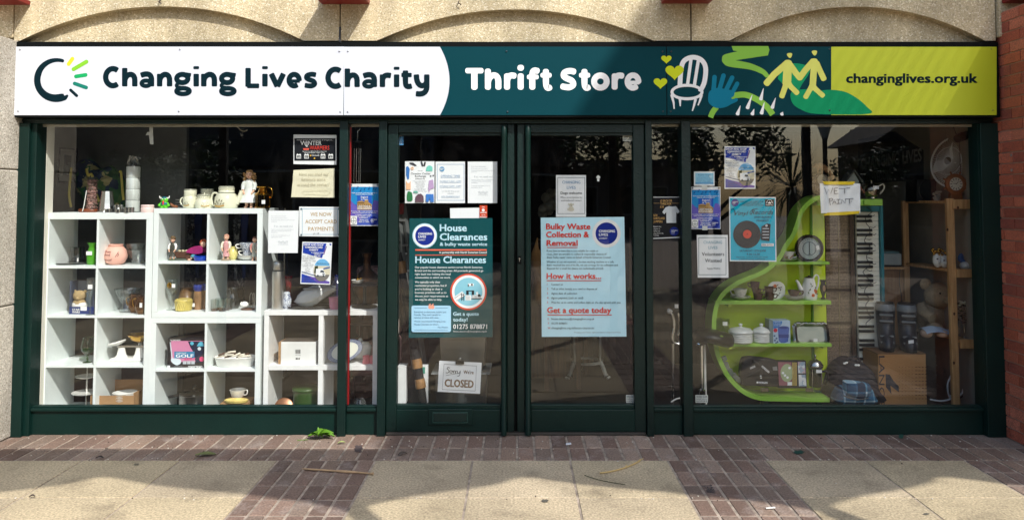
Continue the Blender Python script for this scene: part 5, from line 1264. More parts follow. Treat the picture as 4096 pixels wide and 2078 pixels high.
# ---- square shelves, upper unit
z=FB[1]
figure('farmer_figurine','farmer figurine in white sleeves and dark waistcoat beside a barrow',690,.22,z,96,'figurine',14,mat((62,60,50),rough=.5,var=.2),mat((60,40,30),rough=.6),top=CHINA,base=mat((74,84,58),rough=.6),hat=mat((120,96,60),rough=.7))
c=at(740,.24,z);s=PX(.24);t=thing('barrow_ornament','brown ceramic barrow ornament behind the farmer figurine','ornament',c)
mb=MB();mb.prism([(c.x-30*s,c.z+10*s),(c.x+16*s,c.z+8*s),(c.x+26*s,c.z+32*s),(c.x-36*s,c.z+34*s)],c.y-.03,c.y+.03);mb.build('body',BROWN,t,bevel=.004)
mb=MB();mb.lathe((0,0,0),[(13*s,-.008),(14*s,0),(13*s,.008)],16);mb.v=[(c.x+24*s+x,c.y-.032+zz_,c.z+13*s+y)for x,y,zz_ in mb.v];mb.build('wheel',BROWN,t,smooth=40)
mb=MB()
for i in range(7):mb.ell((c.x+(-26+i*7)*s,c.y+.012*(-1)**i,c.z+36*s),(6*s,6*s,5*s),8,6)
mb.build('sacks',mat((196,184,150),rough=.7),t,smooth=80)
mb=MB();mb.lathe((c.x-5*s,c.y,c.z),[(52*s,0),(50*s,6*s),(40*s,8*s)],18,sy=.45);mb.build('plinth',mat((74,84,70),rough=.6),t)
c=at(797,.24,z);s=PX(.24);t=thing('rag_doll','red haired doll in a magenta dress leaning at the shelf divider','doll',c)
mb=MB();mb.ell((c.x+18*s,c.y-.02,c.z+62*s),(11*s,11*s,12*s));mb.tube(crv([(c.x+16*s,c.y,c.z+52*s),(c.x+4*s,c.y,c.z+44*s),(c.x-10*s,c.y-.01,c.z+40*s),(c.x-12*s,c.y-.03,c.z+22*s),(c.x-22*s,c.y-.05,c.z+8*s)],4),[4*s]*3+[8*s]*5+[6*s]*5+[4*s]*4,9)
mb.ell((c.x-26*s,c.y-.06,c.z+4*s),(7*s,6*s,4*s));mb.build('body',SKIN,t,smooth=80)
mb=MB();mb.tube(crv([(c.x-8*s,c.y-.02,c.z+34*s),(c.x-13*s,c.y-.035,c.z+22*s),(c.x-18*s,c.y-.05,c.z+12*s)],4),8*s,9);mb.build('stocking',mat((70,150,160),rough=.7),t,smooth=80)
mb=MB();mb.v=[];pts=crv([(-42,36),(-20,52),(8,58),(20,50),(22,30),(-4,26),(-30,30)],4,True);mb.prism([(c.x+a*s,c.z+b*s)for a,b in pts],c.y-.055,c.y+.03);mb.build('dress',mat((150,24,96),rough=.8,var=.15,vs=30),t,bevel=.008)
mb=MB();random.seed(4)
for i in range(22):a=random.uniform(.2,5.6);mb.ell((c.x+17*s+11*s*math.cos(a),c.y-.01+.02*random.random(),c.z+66*s+12*s*math.sin(a)),(5*s,5*s,6*s),7,5)
mb.build('hair',mat((150,66,28),rough=.6,var=.2,vs=40),t,smooth=80)
mb=MB()
for d in(-1,1):mb.ell((c.x+(17+d*4)*s,c.y-.02-10.5*s,c.z+63*s),(1.6*s,1*s,2*s),7,5)
mb.build('eyes',BLACK,t)
t,c,s=lathe_thing('blue_dish','shiny blue dish under the magenta dressed doll','dish',803,.17,z,[(18,0),(24,3),(28,16),(30,20),(22,17)],mat((20,70,190),rough=.15))
z=FB[1]
figure('lady_figurine','china lady figurine in a pale pink skirt with yellow basket',904,.2,z,108,'figurine',13,mat((206,150,150),rough=.4,var=.08),mat((206,150,128),rough=.5),top=mat((222,216,196),rough=.4),base=mat((150,132,110),rough=.6))
t,c,s=lathe_thing('yellow_pot','small pale yellow pot with painted leaves','pot',930,.27,z,[(14,0),(20,6),(22,24),(17,42),(13,46),(15,52),(12,50)],mat((214,204,130),rough=.3,var=.1,vs=30))
DELFT=pattern_mat('blue_and_white_china',[(222,226,230),(46,62,104),(206,212,222),(222,226,230),(70,88,130)],70,.2)
c=at(992,.25,z);s=PX(.25);t=thing('teacup_stack','two blue and white teacups stacked on saucers','cups',c)
for i in range(3):mb=MB();mb.lathe((c.x-2*s,c.y,c.z+i*4*s),[(18*s,0),(38*s,10*s),(40*s,12*s),(18*s,4*s)],24);mb.build('saucer',CHINA,t,smooth=50)
for h,r in((14,22),(40,34)):
 mb=MB();mb.lathe((c.x,c.y,c.z+h*s),[(r*.55*s,0),(r*.8*s,6*s),(r*s,28*s),(r*.95*s,28*s),(r*.6*s,6*s)],24);q=mb.build('cup',DELFT,t,smooth=50)
 mb=MB();mb.tube(crv([(c.x-r*.95*s,c.y-.01,c.z+(h+22)*s),(c.x-(r+13)*s,c.y-.012,c.z+(h+20)*s),(c.x-(r+8)*s,c.y-.01,c.z+(h+8)*s),(c.x-r*.8*s,c.y,c.z+(h+8)*s)],4),2.6*s,7);mb.build('handle',CHINA,q,smooth=60)
figure('seated_figurine','china lady figurine in grey behind the shelf frame',1018,.19,z,98,'figurine',14,mat((150,150,140),rough=.4,var=.1),mat((110,66,48),rough=.5),top=mat((196,130,124),rough=.4))
z=FB[0]
t,c,s=lathe_thing('wine_glass','large clear wine glass with gold lettering and a label','wine glass',687,.22,z,[(20,0),(20,2),(3,5),(2.4,30),(3,54),(16,62),(24,80),(24,94),(19,120),(18.4,120),(23,92),(1,57)],CLEAR);tag_on(t,c,s,15,97,13,15,dy=-.04)
mb=MB();mb.ell((c.x-2*s,c.y-22*s,c.z+98*s),(9*s,1.5*s,12*s),8,6);mb.build('gold_print',BRASS,t)
t,c,s=lathe_thing('stoneware_jug','two tone brown stoneware jug behind the honey jar','jug',746,.32,z,[(26,0),(30,6),(32,40),(28,46),(26,60),(20,76),(21,80),(18,78)],mat((112,82,48),rough=.3,var=.2,vs=8))
t,c,s=lathe_thing('honey_jar','pale yellow ribbed pot with a fluted front','pot',734,.18,z,[(26,0),(31,4),(33,24),(34,40),(30,46),(28,44)],mat((186,168,84),rough=.4,var=.2,vs=20),seg=16,smooth=15)
mb=MB()
for i in range(5):mb.tube(crv([(c.x+(-14+i*6)*s,c.y-31*s,c.z+4*s),(c.x+(-10+i*7)*s,c.y-33*s,c.z+26*s),(c.x+(-2+i*5)*s,c.y-33*s,c.z+38*s)],3),2.2*s,6)
mb.build('fluting',mat((226,210,120),rough=.4),t,smooth=60)
VASEP=pattern_mat('glazed_vase',[(26,50,130),(60,84,150),(160,140,110),(140,92,56),(206,190,160),(120,72,44)],9,.2,'noise')
for u,y,lab in((792,.24,'blue and brown glazed vase with a price label'),(823,.28,'blue and brown glazed vase half behind the shelf divider')):
 t,c,s=lathe_thing('glazed_vase',lab,'vase',u,y,z,[(14,0),(16,4),(18,40),(17,66),(15,74),(19,82),(19,92),(17,97),(14,92)],mat((140,104,70),rough=.2,var=.35,vs=14))
 mb=MB();mb.lathe((c.x,c.y,c.z+73*s),[(15.4*s,0),(19.4*s,9*s),(19.5*s,19*s),(17.4*s,24.5*s),(13*s,21*s)],22);mb.build('blue_neck',mat((24,46,128),rough=.15),t,smooth=50)
 if u<800:tag_on(t,c,s,-10,20,9,14,dy=-.035)
for i,(u,y)in enumerate(((858,.16),(889,.15),(876,.22),(905,.2),(915,.24))):
 t,c,s=lathe_thing('shot_glass','clear shot glass with amber base beside the glass jug','glass',u,y,z,[(13,0),(14,12),(15.5,46),(14.5,46),(13,14),(.3,10)],CLEAR,'shot glasses in the square shelf')
 mb=MB();mb.lathe((c.x,c.y,c.z+.001),[(12.4*s,0),(13.2*s,8*s),(.3*s,9*s)],16);mb.build('amber_base',AMBER,t,smooth=50)
t,c,s=lathe_thing('glass_jug','round bellied clear glass jug with a handle','jug',931,.3,z,[(22,0),(24,4),(27,30),(25,48),(16,66),(20,80),(19,80),(14,66),(22,46),(.5,6)],SMOKE);handle(t,[(c.x-17*s,c.y,c.z+70*s),(c.x-30*s,c.y,c.z+60*s),(c.x-26*s,c.y,c.z+34*s)],2.4*s,CLEAR)
c=at(992,.22,z);s=PX(.22);t=thing('toast_rack','small wire letter rack on a dark round wooden base with a white shell','rack',c)
mb=MB();mb.lathe(c,[(28*s,0),(28*s,5*s),(24*s,7*s)],20,sy=.7);mb.build('base',BROWN,t,smooth=40)
for d in(-1,1):mb=MB();mb.tube(crv([(c.x+(14+d*6)*s,c.y,c.z+6*s),(c.x+(12+d*6)*s,c.y,c.z+50*s),(c.x+(18+d*5)*s,c.y,c.z+66*s),(c.x+(24+d*2)*s,c.y,c.z+40*s),(c.x+(24+d)*s,c.y,c.z+6*s)],4),1.2*s,6);mb.build('wire_loop',STEEL,t)
mb=MB();mb.ell((c.x-12*s,c.y-.01,c.z+22*s),(16*s,12*s,12*s),12,8);mb.ell((c.x-22*s,c.y-.02,c.z+24*s),(7*s,7*s,9*s),10,6);mb.build('shell',CHINA,t,smooth=70)
# ---- lower unit
z=FC[1]
c=at(748,.2,z);t=thing('game_box','black and pink golf computer game box','box',c)
a,b=W(671,1352,.16),W(822,1477,.16);mb=MB();mb.box(a.x,b.x,.16,.26,z,a.z);mb.build('carton',mat((18,18,24),rough=.35),t,bevel=.002)
fl=Flat(.1592);fl.rect(684,1362,818,1446);fl.build('picture_field',pm((206,130,164)),t)
def gb(x,y):return(580+x/1.98,1060+y/1.98)
fl=Flat(.1588);fl.poly([gb(340,602),gb(470,602),gb(470,768),gb(400,768),gb(385,690),gb(360,650)]);fl.build('picture_field',pm((30,40,64)),t)
fl=Flat(.1584);fl.poly([gb(*q)for q in crv([(410,640),(430,610),(455,608),(470,640)],4)]);fl.circ(*gb(372,618),7);fl.build('cap_picture',pm((90,180,206)),t)
fl=Flat(.1584);fl.circ(*gb(430,660),7);fl.poly([gb(*q)for q in crv([(205,745),(225,735),(280,745),(282,775),(250,790),(215,770)],4,True)]);fl.stroke([gb(200,610),gb(208,680),gb(215,740)],4,.3);fl.build('club_picture',pm((206,216,222)),t)
fl=Flat(.158);fl.rect(*gb(232,682),*gb(392,735));fl.build('title_panel',pm((60,130,170)),t)
fl=Flat(.1575);fl.text('GOLF',*gb(244,728),12,'l',.03,70);fl.text('PC DVD-ROM',*gb(200,598),5,'l',.02,40);fl.text('CHAMPIONSHIP',*gb(244,698),4,'l',.01,42);fl.text('GAME TRAK',*gb(350,812),6,'l',.02,50);fl.frame(*gb(342,796),*gb(454,818),1);fl.rect(*gb(178,793),*gb(198,818));fl.build('lettering',PW,t)
fl=Flat(.1575);fl.text('2007',*gb(308,748),8,'l',.03,46);fl.circ(*gb(450,742),10);fl.build('lettering',pm((220,70,120)),t)
fl=Flat(.157);[fl.rect(*gb(x,757),*gb(x+28,782))for x in(300,333,366)];fl.lines(['the complete golf swing','for home computers','one to four players'],*gb(230,802),2.2,5,w=34);fl.build('small_print',PALE,t)
c=at(940,.22,z);s=PX(.22);t=thing('oval_dish','white oval baking dish in the square shelf','dish',c)
mb=MB();mb.lathe(c,[(66*s,0),(72*s,4*s),(80*s,34*s),(84*s,36*s),(82*s,38*s),(74*s,30*s),(66*s,5*s),(1*s,5*s)],32,sy=.55);mb.build('dish',CHINA,t,smooth=50)
t=thing('cutlery_bundle','bundles of bone handled cutlery heaped in the white oval dish','cutlery',(c.x,c.y,c.z+30*s));random.seed(12)
for i in range(15):
 x=c.x+(-60+i*8)*s;y=c.y+random.uniform(-.04,.04);L_=random.uniform(22,36)*s;a=random.uniform(-.3,.5);d=Vector((math.cos(a),random.uniform(-.3,.3),.15+math.sin(a)*.5)).normalized()
 mb=MB();p=Vector((x,y,c.z+(36+random.uniform(0,16))*s));mb.tube([p-d*L_*.5,p,p+d*L_*.5],[2.6*s,4*s,4.4*s],7,);mb.build('knife_handle',(mat((222,214,196),rough=.4),BROWN,mat((222,214,196),rough=.4))[i%3],t,smooth=60)
z=FC[0]
t,c,s=lathe_thing('stock_pot','steel stock pot with a dark lid and side handle','pot',775,.26,z,[(52,0),(55,4),(55,70),(57,73)],mat((128,122,118),rough=.3,metal=1));mb=MB();mb.lathe((c.x,c.y,c.z+73*s),[(57*s,0),(56*s,5*s),(30*s,14*s),(5*s,17*s),(5*s,24*s),(10*s,28*s),(8*s,32*s)],26);mb.build('lid',SMOKE,t,smooth=50)
mb=MB();mb.obox((c.x-72*s,c.y-.03,c.z+66*s),(20*s,0,4*s),(0,.014,0),(-1*s,0,5*s));mb.build('handle',BLACK,t,bevel=.004)
c=at(960,.22,z);s=PX(.22);t=thing('cardboard_tray','low cardboard tray of crockery at the foot of the square shelf','tray',c)
mb=MB();mb.box(c.x-62*s,c.x+44*s,c.y-.09,c.y+.1,c.z,c.z+52*s);mb.build('carton',CARD,t,bevel=.002)
t,c,s=lathe_thing('banana_dish','long pale yellow dish with brown spots on the cardboard tray','dish',945,.15,z+.095,[(30,0),(44,3),(48,12),(44,14),(28,6)],mat((214,190,110),rough=.35,var=.25,vs=30),sy=.5)
t,c,s=lathe_thing('white_cup','white teacup lying tilted behind the yellow dish','cup',950,.25,z+.1,cup([(14,0),(22,8),(30,34),(31,36)],2),CHINA);handle(t,[(c.x+28*s,c.y,c.z+32*s),(c.x+40*s,c.y-.01,c.z+34*s),(c.x+38*s,c.y-.01,c.z+18*s),(c.x+24*s,c.y,c.z+14*s)],2.4*s,CHINA)
# ---- low shelf
z=ZC
t,c,s=lathe_thing('thermos_flask','tall brushed steel flask with a domed cup lid','flask',1110,.16,z,[(21.5,0),(22,3),(22,104),(22.6,106),(22.6,136),(22,150),(17,152),(20,155),(20.5,182),(16,190),(8,192)],mat((206,204,198),rough=.4,metal=1,var=.05))
mb=MB();mb.lathe((c.x,c.y,c.z+151.4*s),[(22.3*s,0),(22.3*s,2.6*s)],22);mb.build('seam',BLACK,t)
t,c,s=lathe_thing('red_vase','slim dark red glass vase behind the shell','vase',1153,.34,z,[(15,0),(14,30),(10,60),(13,100),(17,118),(15,118)],mat((110,8,16),rough=.12))
t,c,s=lathe_thing('ginger_jar','small blue and white ginger jar behind the flask','jar',1146,.2,z,[(13,0),(19,8),(21,36),(13,54),(14,60),(8,66)],DELFT)
c=at(1240,.2,z);s=PX(.2);t=thing('leaf_tray','black lacquer tray with a pale centre under the shell','tray',c)
mb=MB();mb.lathe(c,[(80*s,0),(92*s,8*s),(94*s,10*s),(76*s,4*s)],26,sy=.5);mb.build('tray',BLACK,t,smooth=40)
mb=MB();mb.lathe((c.x,c.y,c.z+3.5*s),[(.3*s,0),(72*s,0),(72*s,.8*s)],24,sy=.5);mb.build('inlay',mat((150,150,146),rough=.2),t)
c=at(1252,.24,z+.012);s=PX(.24);t=thing('shell_ornament','large white china conch shell ornament','ornament',c);mb=MB()
rings,nn=[],26
for i,(x,h,ry,rz)in enumerate(((-74,20,2,2),(-66,22,10,10),(-56,24,16,20),(-44,27,24,27),(-24,33,34,34),(0,40,40,38),(24,46,38,34),(44,53,30,26),(62,61,20,18),(78,66,12,10),(88,66,3,4))):
 for k in range(nn):
  a=2*math.pi*k/nn;q=1+.10*math.sin(k*2*math.pi*7/nn+i*.5)+(.16 if i in(2,4)and math.sin(a)>-.3 and k%3==0 else 0)
  rings.append((c.x+(x+4*math.sin(a+i))*s,c.y+ry*q*math.cos(a)*s,c.z+(h+rz*q*math.sin(a))*s))
mb.add(rings,[(i*nn+k,i*nn+(k+1)%nn,(i+1)*nn+(k+1)%nn,(i+1)*nn+k)for i in range(10)for k in range(nn)])
mb.build('shell',mat((216,218,216),rough=.2,var=.05,vs=12),t,smooth=60)
mb=MB();mb.ell((c.x+6*s,c.y-18*s,c.z+70*s),(44*s,14*s,5*s),18,8);mb.build('opening',mat((186,184,178),rough=.3),t,smooth=70)
t,c,s=lathe_thing('pink_mug','shiny pink mug beside the mullion','mug',1340,.17,z,cup([(17,0),(22,6),(25,44),(26,47)],2),mat((196,120,150),rough=.15))
t,c,s=lathe_thing('blue_bottle','dark blue glass bottle behind the pink mug','bottle',1346,.32,z,[(24,0),(26,4),(26,70),(20,96),(9,110),(9,124)],mat((10,22,72),rough=.12));tag_on(t,c,s,-6,78,17,13,dy=-.052)
t,c,s=lathe_thing('pedestal_stand','black wooden pedestal cake stand in the narrow window','cake stand',1458,.26,z,[(50,0),(50,6),(12,12),(7,20),(7,78),(10,84),(54,88),(56,91),(56,94)],mat((20,20,22),rough=.4))
t,c,s=lathe_thing('gold_bird_dish','white china dish with a gilt bird on the black pedestal','dish',1430,.22,z+.176,[(12,0),(20,3),(26,16),(24,16),(10,5)],CHINA,seg=10)
mb=MB();mb.ell((c.x,c.y,c.z+18*s),(5*s,4*s,4*s));mb.tube(crv([(c.x-3*s,c.y,c.z+18*s),(c.x+1*s,c.y,c.z+26*s),(c.x+2*s,c.y,c.z+36*s)],3),2*s,6);mb.ell((c.x+10*s,c.y,c.z+20*s),(8*s,2*s,4*s));mb.build('bird',BRASS,t,smooth=70)
z=FD[1]
c=at(1195,.17,z);t=thing('white_carton','plain white carton with a barcode on its face','box',c)
a,b=W(1124,1366,.13),W(1262,1467,.13);mb=MB();mb.box(a.x,b.x,.13,.30,z,a.z);mb.build('carton',mat((226,226,222),rough=.5),t,bevel=.002)
mb=MB();mb.box(a.x-.018,a.x-.0005,.1302,.30,z,a.z-.003);mb.build('side_flap',CARD,t)
mb=MB();mb.box(a.x+.002,b.x-.002,.132,.298,a.z+.0003,a.z+.004);mb.build('top_flap',mat((90,80,70),rough=.7,var=.2),t)
fl=Flat(.1292);[fl.rect(1181+i*2.2,1397,1181+i*2.2+(1.4 if i%3 else.8),1413)for i in range(10)];fl.rect(1183,1430,1191,1436);fl.rect(1194,1430,1199,1436);fl.text('500 012 345',1182,1420,3,w=20);fl.build('barcode',pm((40,40,44)),t)
c=at(1379,.15,z);s=PX(.15);t=thing('oval_plate','large oval cream plate with blue rings standing on edge','plate',c)
cz=W(1379,1402,.15).z
def disc(mb,r0,r1,y,tilt=.16,n=40,oval=.62):
 v=[]
 for r in(r0,r1):
  for k in range(n):
   a=2*math.pi*k/n;x0_,z0_=r*math.cos(a),r*oval*math.sin(a);ca,sa=math.cos(-tilt),math.sin(-tilt)
   v.append((c.x+(x0_*ca+z0_*sa*-1)*s,y+(z0_*.25+(0 if r==r0 else-.0))*s,cz+(-x0_*sa*-1*-1+z0_*ca)*s))
 return mb.add(v,[(k,(k+1)%n,n+(k+1)%n,n+k)for k in range(n)])
mb=MB();disc(mb,.5,52,.152);mb.build('well',mat((222,220,206),rough=.25),t)
mb=MB();disc(mb,52,69,.151);mb.build('rim',mat((206,210,212),rough=.25),t)
mb=MB()
for r in(54,58.5,63,67.5):disc(mb,r,r+2.4,.1495)
mb.build('blue_rings',mat((38,54,110),rough=.25),t)
t,c,s=lathe_thing('soup_tureen','white tureen with lid behind the oval plate','tureen',1440,.32,z,[(26,0),(40,14),(46,44),(44,52),(34,64),(10,70),(8,78),(2,82)],CHINA)
for i,(u,lab)in enumerate(((1465,'whole pink pottery ramekin beside the oval plate'),(1493,'pink pottery ramekin partly behind the shelf edge'))):
 lathe_thing('ramekin',lab,'ramekin',u,.16,z,cup([(15,0),(16,2),(13,24),(15,30)],2),mat((214,120,130),rough=.4),'pink ramekins')
z=FD[0]
c=at(1135,.18,z);s=PX(.18);t=thing('round_tin','brown and gold round tin propped on its edge','tin',c)
mb=MB();mb.lathe((0,0,0),[(.3*s,-6*s),(34*s,-6*s),(36*s,-4*s),(36*s,8*s),(30*s,10*s),(.3*s,10*s)],28);m4=Matrix.Translation((c.x,c.y,c.z+38*s))@Matrix.Rotation(R(26),4,'Y')@Matrix.Rotation(R(62),4,'X');mb.v=[tuple(m4@Vector(p))for p in mb.v];mb.build('tin',mat((120,76,44),rough=.3,metal=.4,var=.2),t,smooth=40)
t,c,s=lathe_thing('green_canister','large dark green canister with a lid in the low shelf','canister',1222,.27,z,[(48,0),(49,3),(49,90),(52,92),(53,100),(50,104),(20,106)],mat((52,78,36),rough=.3,var=.08))
t,c,s=lathe_thing('clear_pot','clear ribbed glass jar under the oval plate','jar',1440,.24,z,[(22,0),(24,3),(24,50),(16,60),(16,66)],CLEAR)
# ---- hanging and standing things deeper in
c=W(1431,504,.06);s=PX(.06);t=thing('wind_chime','wind chime of steel tubes hanging from a hook in the narrow window','wind chime',(c.x,.06,c.z))
mb=MB();mb.tube(crv([(c.x-10*s,.06,c.z-10*s),(c.x-8*s,.06,c.z),(c.x,.06,c.z+4*s),(c.x+9*s,.06,c.z-2*s),(c.x+8*s,.06,c.z-14*s),(c.x,.06,c.z-20*s),(c.x,.06,c.z-28*s)],4),1.6*s,7);mb.build('hook',STEEL,t,smooth=60)
mb=MB()
for i in range(8):mb.ell((c.x,.06,c.z-(30+i*4)*s),(1.6*s,1.2*s,2.4*s),6,5)
mb.build('chain',STEEL,t)
mb=MB();mb.lathe((c.x,.06,c.z-66*s),[(12*s,0),(18*s,2*s),(18*s,5*s),(3*s,7*s)],18);mb.build('disc',BLACK,t,smooth=40)
for dx,dy in((-14,4),(-2,-10),(12,3),(4,12)):mb=MB();mb.tube([(c.x+dx*s,.06+dy*s,c.z-90*s),(c.x+dx*s,.06+dy*s,c.z-228*s)],2.4*s,8);mb.tube([(c.x+dx*.8*s,.06+dy*.8*s,c.z-64*s),(c.x+dx*s,.06+dy*s,c.z-90*s)],.35*s,4);mb.build('chime_tube',STEEL,t,smooth=60)
mb=MB();mb.ell((c.x+4*s,.06,c.z-224*s),(5*s,5*s,6*s));mb.tube([(c.x+3*s,.06,c.z-64*s),(c.x+4*s,.06,c.z-222*s)],.5*s,4);mb.build('crystal',CLEAR,t)
t,c,s=lathe_thing('copper_urn','large dull copper urn deep in the shop behind the narrow window','urn',1466,1.1,.62,[(18,0),(14,40),(30,66),(50,110),(52,140),(40,176),(16,200),(14,240),(22,262)],mat((110,70,40),rough=.35,metal=.7,var=.2))
mb=MB();mb.lathe((c.x,c.y,.02),[(.2,0),(.2,.04),(.04,.08),(.04,.55),(.18,.58),(.18,.6)],20);mb.build('wooden_table',BROWN,label='small round dark table under the copper urn',cat='table',smooth=40)
t=thing('striped_armchair','pale pink striped armchair deep behind the low shelf','armchair',at(1460,1.0,.02));PINKS=mat((150,112,112),rough=.85,var=.1)
a,b=at(1395,1.0,.02),at(1530,1.0,.02)
mb=MB();mb.box(a.x,b.x+.1,.85,1.4,.2,.45);mb.build('seat',PINKS,t,bevel=.03)
mb=MB();mb.box(a.x,b.x+.1,1.25,1.4,.451,1.05);bk=mb.build('backrest',PINKS,t,bevel=.03)
mb=MB()
for i in range(10):x=a.x+.03+i*(b.x+.06-a.x)/9;mb.box(x,x+.006,1.2488,1.2492,.46,1.03)
mb.build('stripes',mat((206,190,180),rough=.85),bk)
for x in(a.x+.03,b.x+.05):mb=MB();mb.box(x,x+.04,.87,.91,.0202,.2);mb.build('leg',BROWN,t)
t=thing('clothes_rail','steel clothes rail deep behind the square shelves','rail',at(950,1.5,.02));a,b=at(720,1.5,.02),at(1130,1.5,.02)
mb=MB();mb.tube([(a.x,1.5,1.55),(b.x,1.5,1.55)],.014,8);mb.build('bar',STEEL,t)
for x in(a.x,b.x):mb=MB();mb.tube([(x,1.5,.03),(x,1.5,1.55)],.014,8);mb.box(x-.02,x+.02,1.25,1.75,.021,.05);mb.build('upright',STEEL,t)
CHECK=pattern_mat('checked_cloth',[(40,42,46),(140,140,136),(40,42,46),(90,92,96)],26,.9)
for i in range(12):
 x=a.x+.08+i*(b.x-a.x-.1)/12;m_=(mat((26,28,34),rough=.9),CHECK,mat((20,36,84),rough=.9),mat((40,34,36),rough=.9),mat((70,66,70),rough=.9),mat((28,44,100),rough=.9))[i%6]
 mb=MB();mb.prism([(x-.02,1.53),(x+.02,1.53),(x+.05,1.4),(x+.07,.75+.1*(i%3)),(x-.07,.73+.1*(i%3)),(x-.05,1.4)],1.3,1.7)
 mb.build('hanging_garment',m_,label=['dark coat','checked shirt','blue jacket','brown cardigan','grey blouse','royal blue dress'][i%6]+(' hanging near the left end of the clothes rail' if i<6 else ' hanging near the right end of the clothes rail'),cat='garment',group='clothes on the rail',bevel=.01)
mb=MB();p=[W(u,v,.05)for u,v in((598,500),(610,500),(612,530),(614,578),(600,576),(596,540),(582,542),(590,528),(598,528))];mb.prism([(q.x,q.z)for q in p],.049,.0505);mb.build('torn_tape',mat((206,206,198),rough=.6),label='strip of torn white tape hanging from the left window head',cat='tape')
t=thing('spot_lamp','small clip spotlight hanging at the top of the left window','lamp',W(968,540,.3));mb=MB();q=W(968,545,.3);mb.lathe((q.x,.3,q.z),[(.012,0),(.022,.03),(.012,.06)],12);mb.build('shade',CLEAR,t,smooth=50);mb=MB();mb.tube([W(945,503,.3),W(962,520,.3),W(975,526,.3),W(990,520,.3)],.004,6);mb.build('arm',mat((190,180,160),rough=.4),t)
# = BEHIND THE DOORS
random.seed(41)
PINE=wood_mat('pine',(186,136,86),(222,176,122));DPINE=wood_mat('dark_wood',(62,40,26),(92,62,40))
def solid(t,name,m,quad,Y,th,bevel=0):
 mb=MB();p=[W(u,v,Y)for u,v in quad];mb.prism([(q.x,q.z)for q in p],Y,Y+th);return mb.build(name,m,t,bevel=bevel)
Z0=.0202
for k,(zb,u0,u1,h,lab)in enumerate(((Z0,1738,1948,.34,'lower clear plastic storage tub behind the closed sign'),(Z0+.36,1756,1944,.30,'upper clear plastic storage tub under the dark green poster'))):
 a,b=at(u0,.22,zb),at(u1,.22,zb);t=thing('storage_tub',lab,'tub',((a.x+b.x)/2,.35,zb),'stacked plastic tubs')
 w=b.x-a.x;mb=MB();i_=.02
 v=[(a.x+i_,.24,zb),(b.x-i_,.24,zb),(b.x-i_,.5,zb),(a.x+i_,.5,zb),(a.x,.22,zb+h),(b.x,.22,zb+h),(b.x,.53,zb+h),(a.x,.53,zb+h)]
 mb.add(v,[(0,1,5,4),(1,2,6,5),(2,3,7,6),(3,0,4,7),(0,3,2,1)]);mb.build('tub',TUB,t)
 mb=MB();mb.box(a.x-.025,b.x+.025,.195,.555,zb+h+.001,zb+h+.012);mb.build('lid',mat((150,154,154),rough=.4),t,bevel=.005)
 for q,m_ in((.25,mat((150,140,120),rough=.7)),(.5,mat((206,206,200),rough=.6)),(.75,mat((90,96,100),rough=.6))):
  mb=MB();mb.lathe((a.x+w*q,.38,zb+.004),[(.05,0),(.06,.05),(.055,.16),(.02,.2+.06*q)],14);mb.build('packed_item',m_,t,smooth=50)
a,b=at(1738,.2,Z0),at(1930,.2,Z0)
t=thing('box_picture','white box frame with a small picture standing inside the left door','frame',at(1650,.16,Z0))
solid(t,'side',mat((224,226,226),rough=.5),[(1590,1464),(1624,1466),(1624,1612),(1592,1612)],.14,.12);solid(t,'side',mat((224,226,226),rough=.5),[(1690,1459),(1712,1459),(1713,1610),(1706,1610),(1694,1540)],.14,.03)
solid(t,'back_board',mat((60,58,56),rough=.7),[(1625,1466),(1694,1460),(1694,1610),(1625,1612)],.22,.01);solid(t,'picture',mat((60,140,120),rough=.6),[(1682,1467),(1700,1467),(1700,1492),(1682,1492)],.135,.004)
t=thing('rolled_umbrella','long black rolled parasol bound with brown tape leaning in the left door','parasol',at(1690,.12,Z0));p0,p1=W(1596,1010,.2),W(1694,1612,.1);p1.z=max(p1.z,Z0)
d=p1-p0
mb=MB();mb.tube([p0+d*k/8 for k in range(9)],[.018,.026,.03,.032,.034,.034,.034,.032,.026],10);mb.build('canopy',mat((24,22,22),rough=.8,var=.2),t,smooth=70)
for k,L_ in((.1,.08),(.74,.06),(.87,.06)):mb=MB();mb.tube([p0+d*(k-L_/2),p0+d*k,p0+d*(k+L_/2)],[.036,.038,.037],10);mb.build('tape_band',mat((146,108,68),rough=.45,var=.2,vs=40,bump=.5,bs=60),t,smooth=60)
mb=MB();mb.tube([p0,p0-d*.06],.008,8);mb.ell(p0-d*.07,(.02,.02,.02));mb.build('tip',STEEL,t,smooth=60)
t=thing('step_ladder','folded aluminium step ladder with red feet leaning behind the left door','ladder',at(1640,.5,Z0))
for u0,u1 in((1590,1634),(1612,1668)):
 mb=MB();A_,B_=W(u0,810,.5),W(u1,1240,.45);mb.tube([A_,B_,B_+(B_-A_)*.75],.022,4);mb.build('rail',mat((140,142,140),rough=.4,metal=.7),t)
for k in range(5):mb=MB();q0=W(1597+k*12,880+k*100,.48);q1=W(1622+k*13,880+k*100,.48);mb.box(q0.x,q1.x,.46,.52,q0.z-.008,q0.z+.008);mb.build('tread',mat((150,150,148),rough=.4,metal=.7),t)
mb=MB();q0=W(1600,830,.47);mb.box(q0.x-.02,q0.x+.03,.46,.5,q0.z-.05,q0.z+.03);mb.build('red_cap',mat((120,20,22),rough=.5),t)
t=thing('grey_crate','grey plastic crate behind the dark green poster','crate',at(1640,.62,.55));solid(t,'side',mat((130,132,130),rough=.6),[(1604,1016),(1700,1016),(1700,1150),(1608,1150)],.6,.2);mb=MB();q0=W(1650,1150,.6);mb.box(q0.x-.08,q0.x+.1,.6,.82,Z0,q0.z-.001);mb.build('stand',DPINE,t)
t=thing('lion_foot_stand','white metal plant stand on lion paw feet behind the right door','stand',at(2340,1.66,Z0))
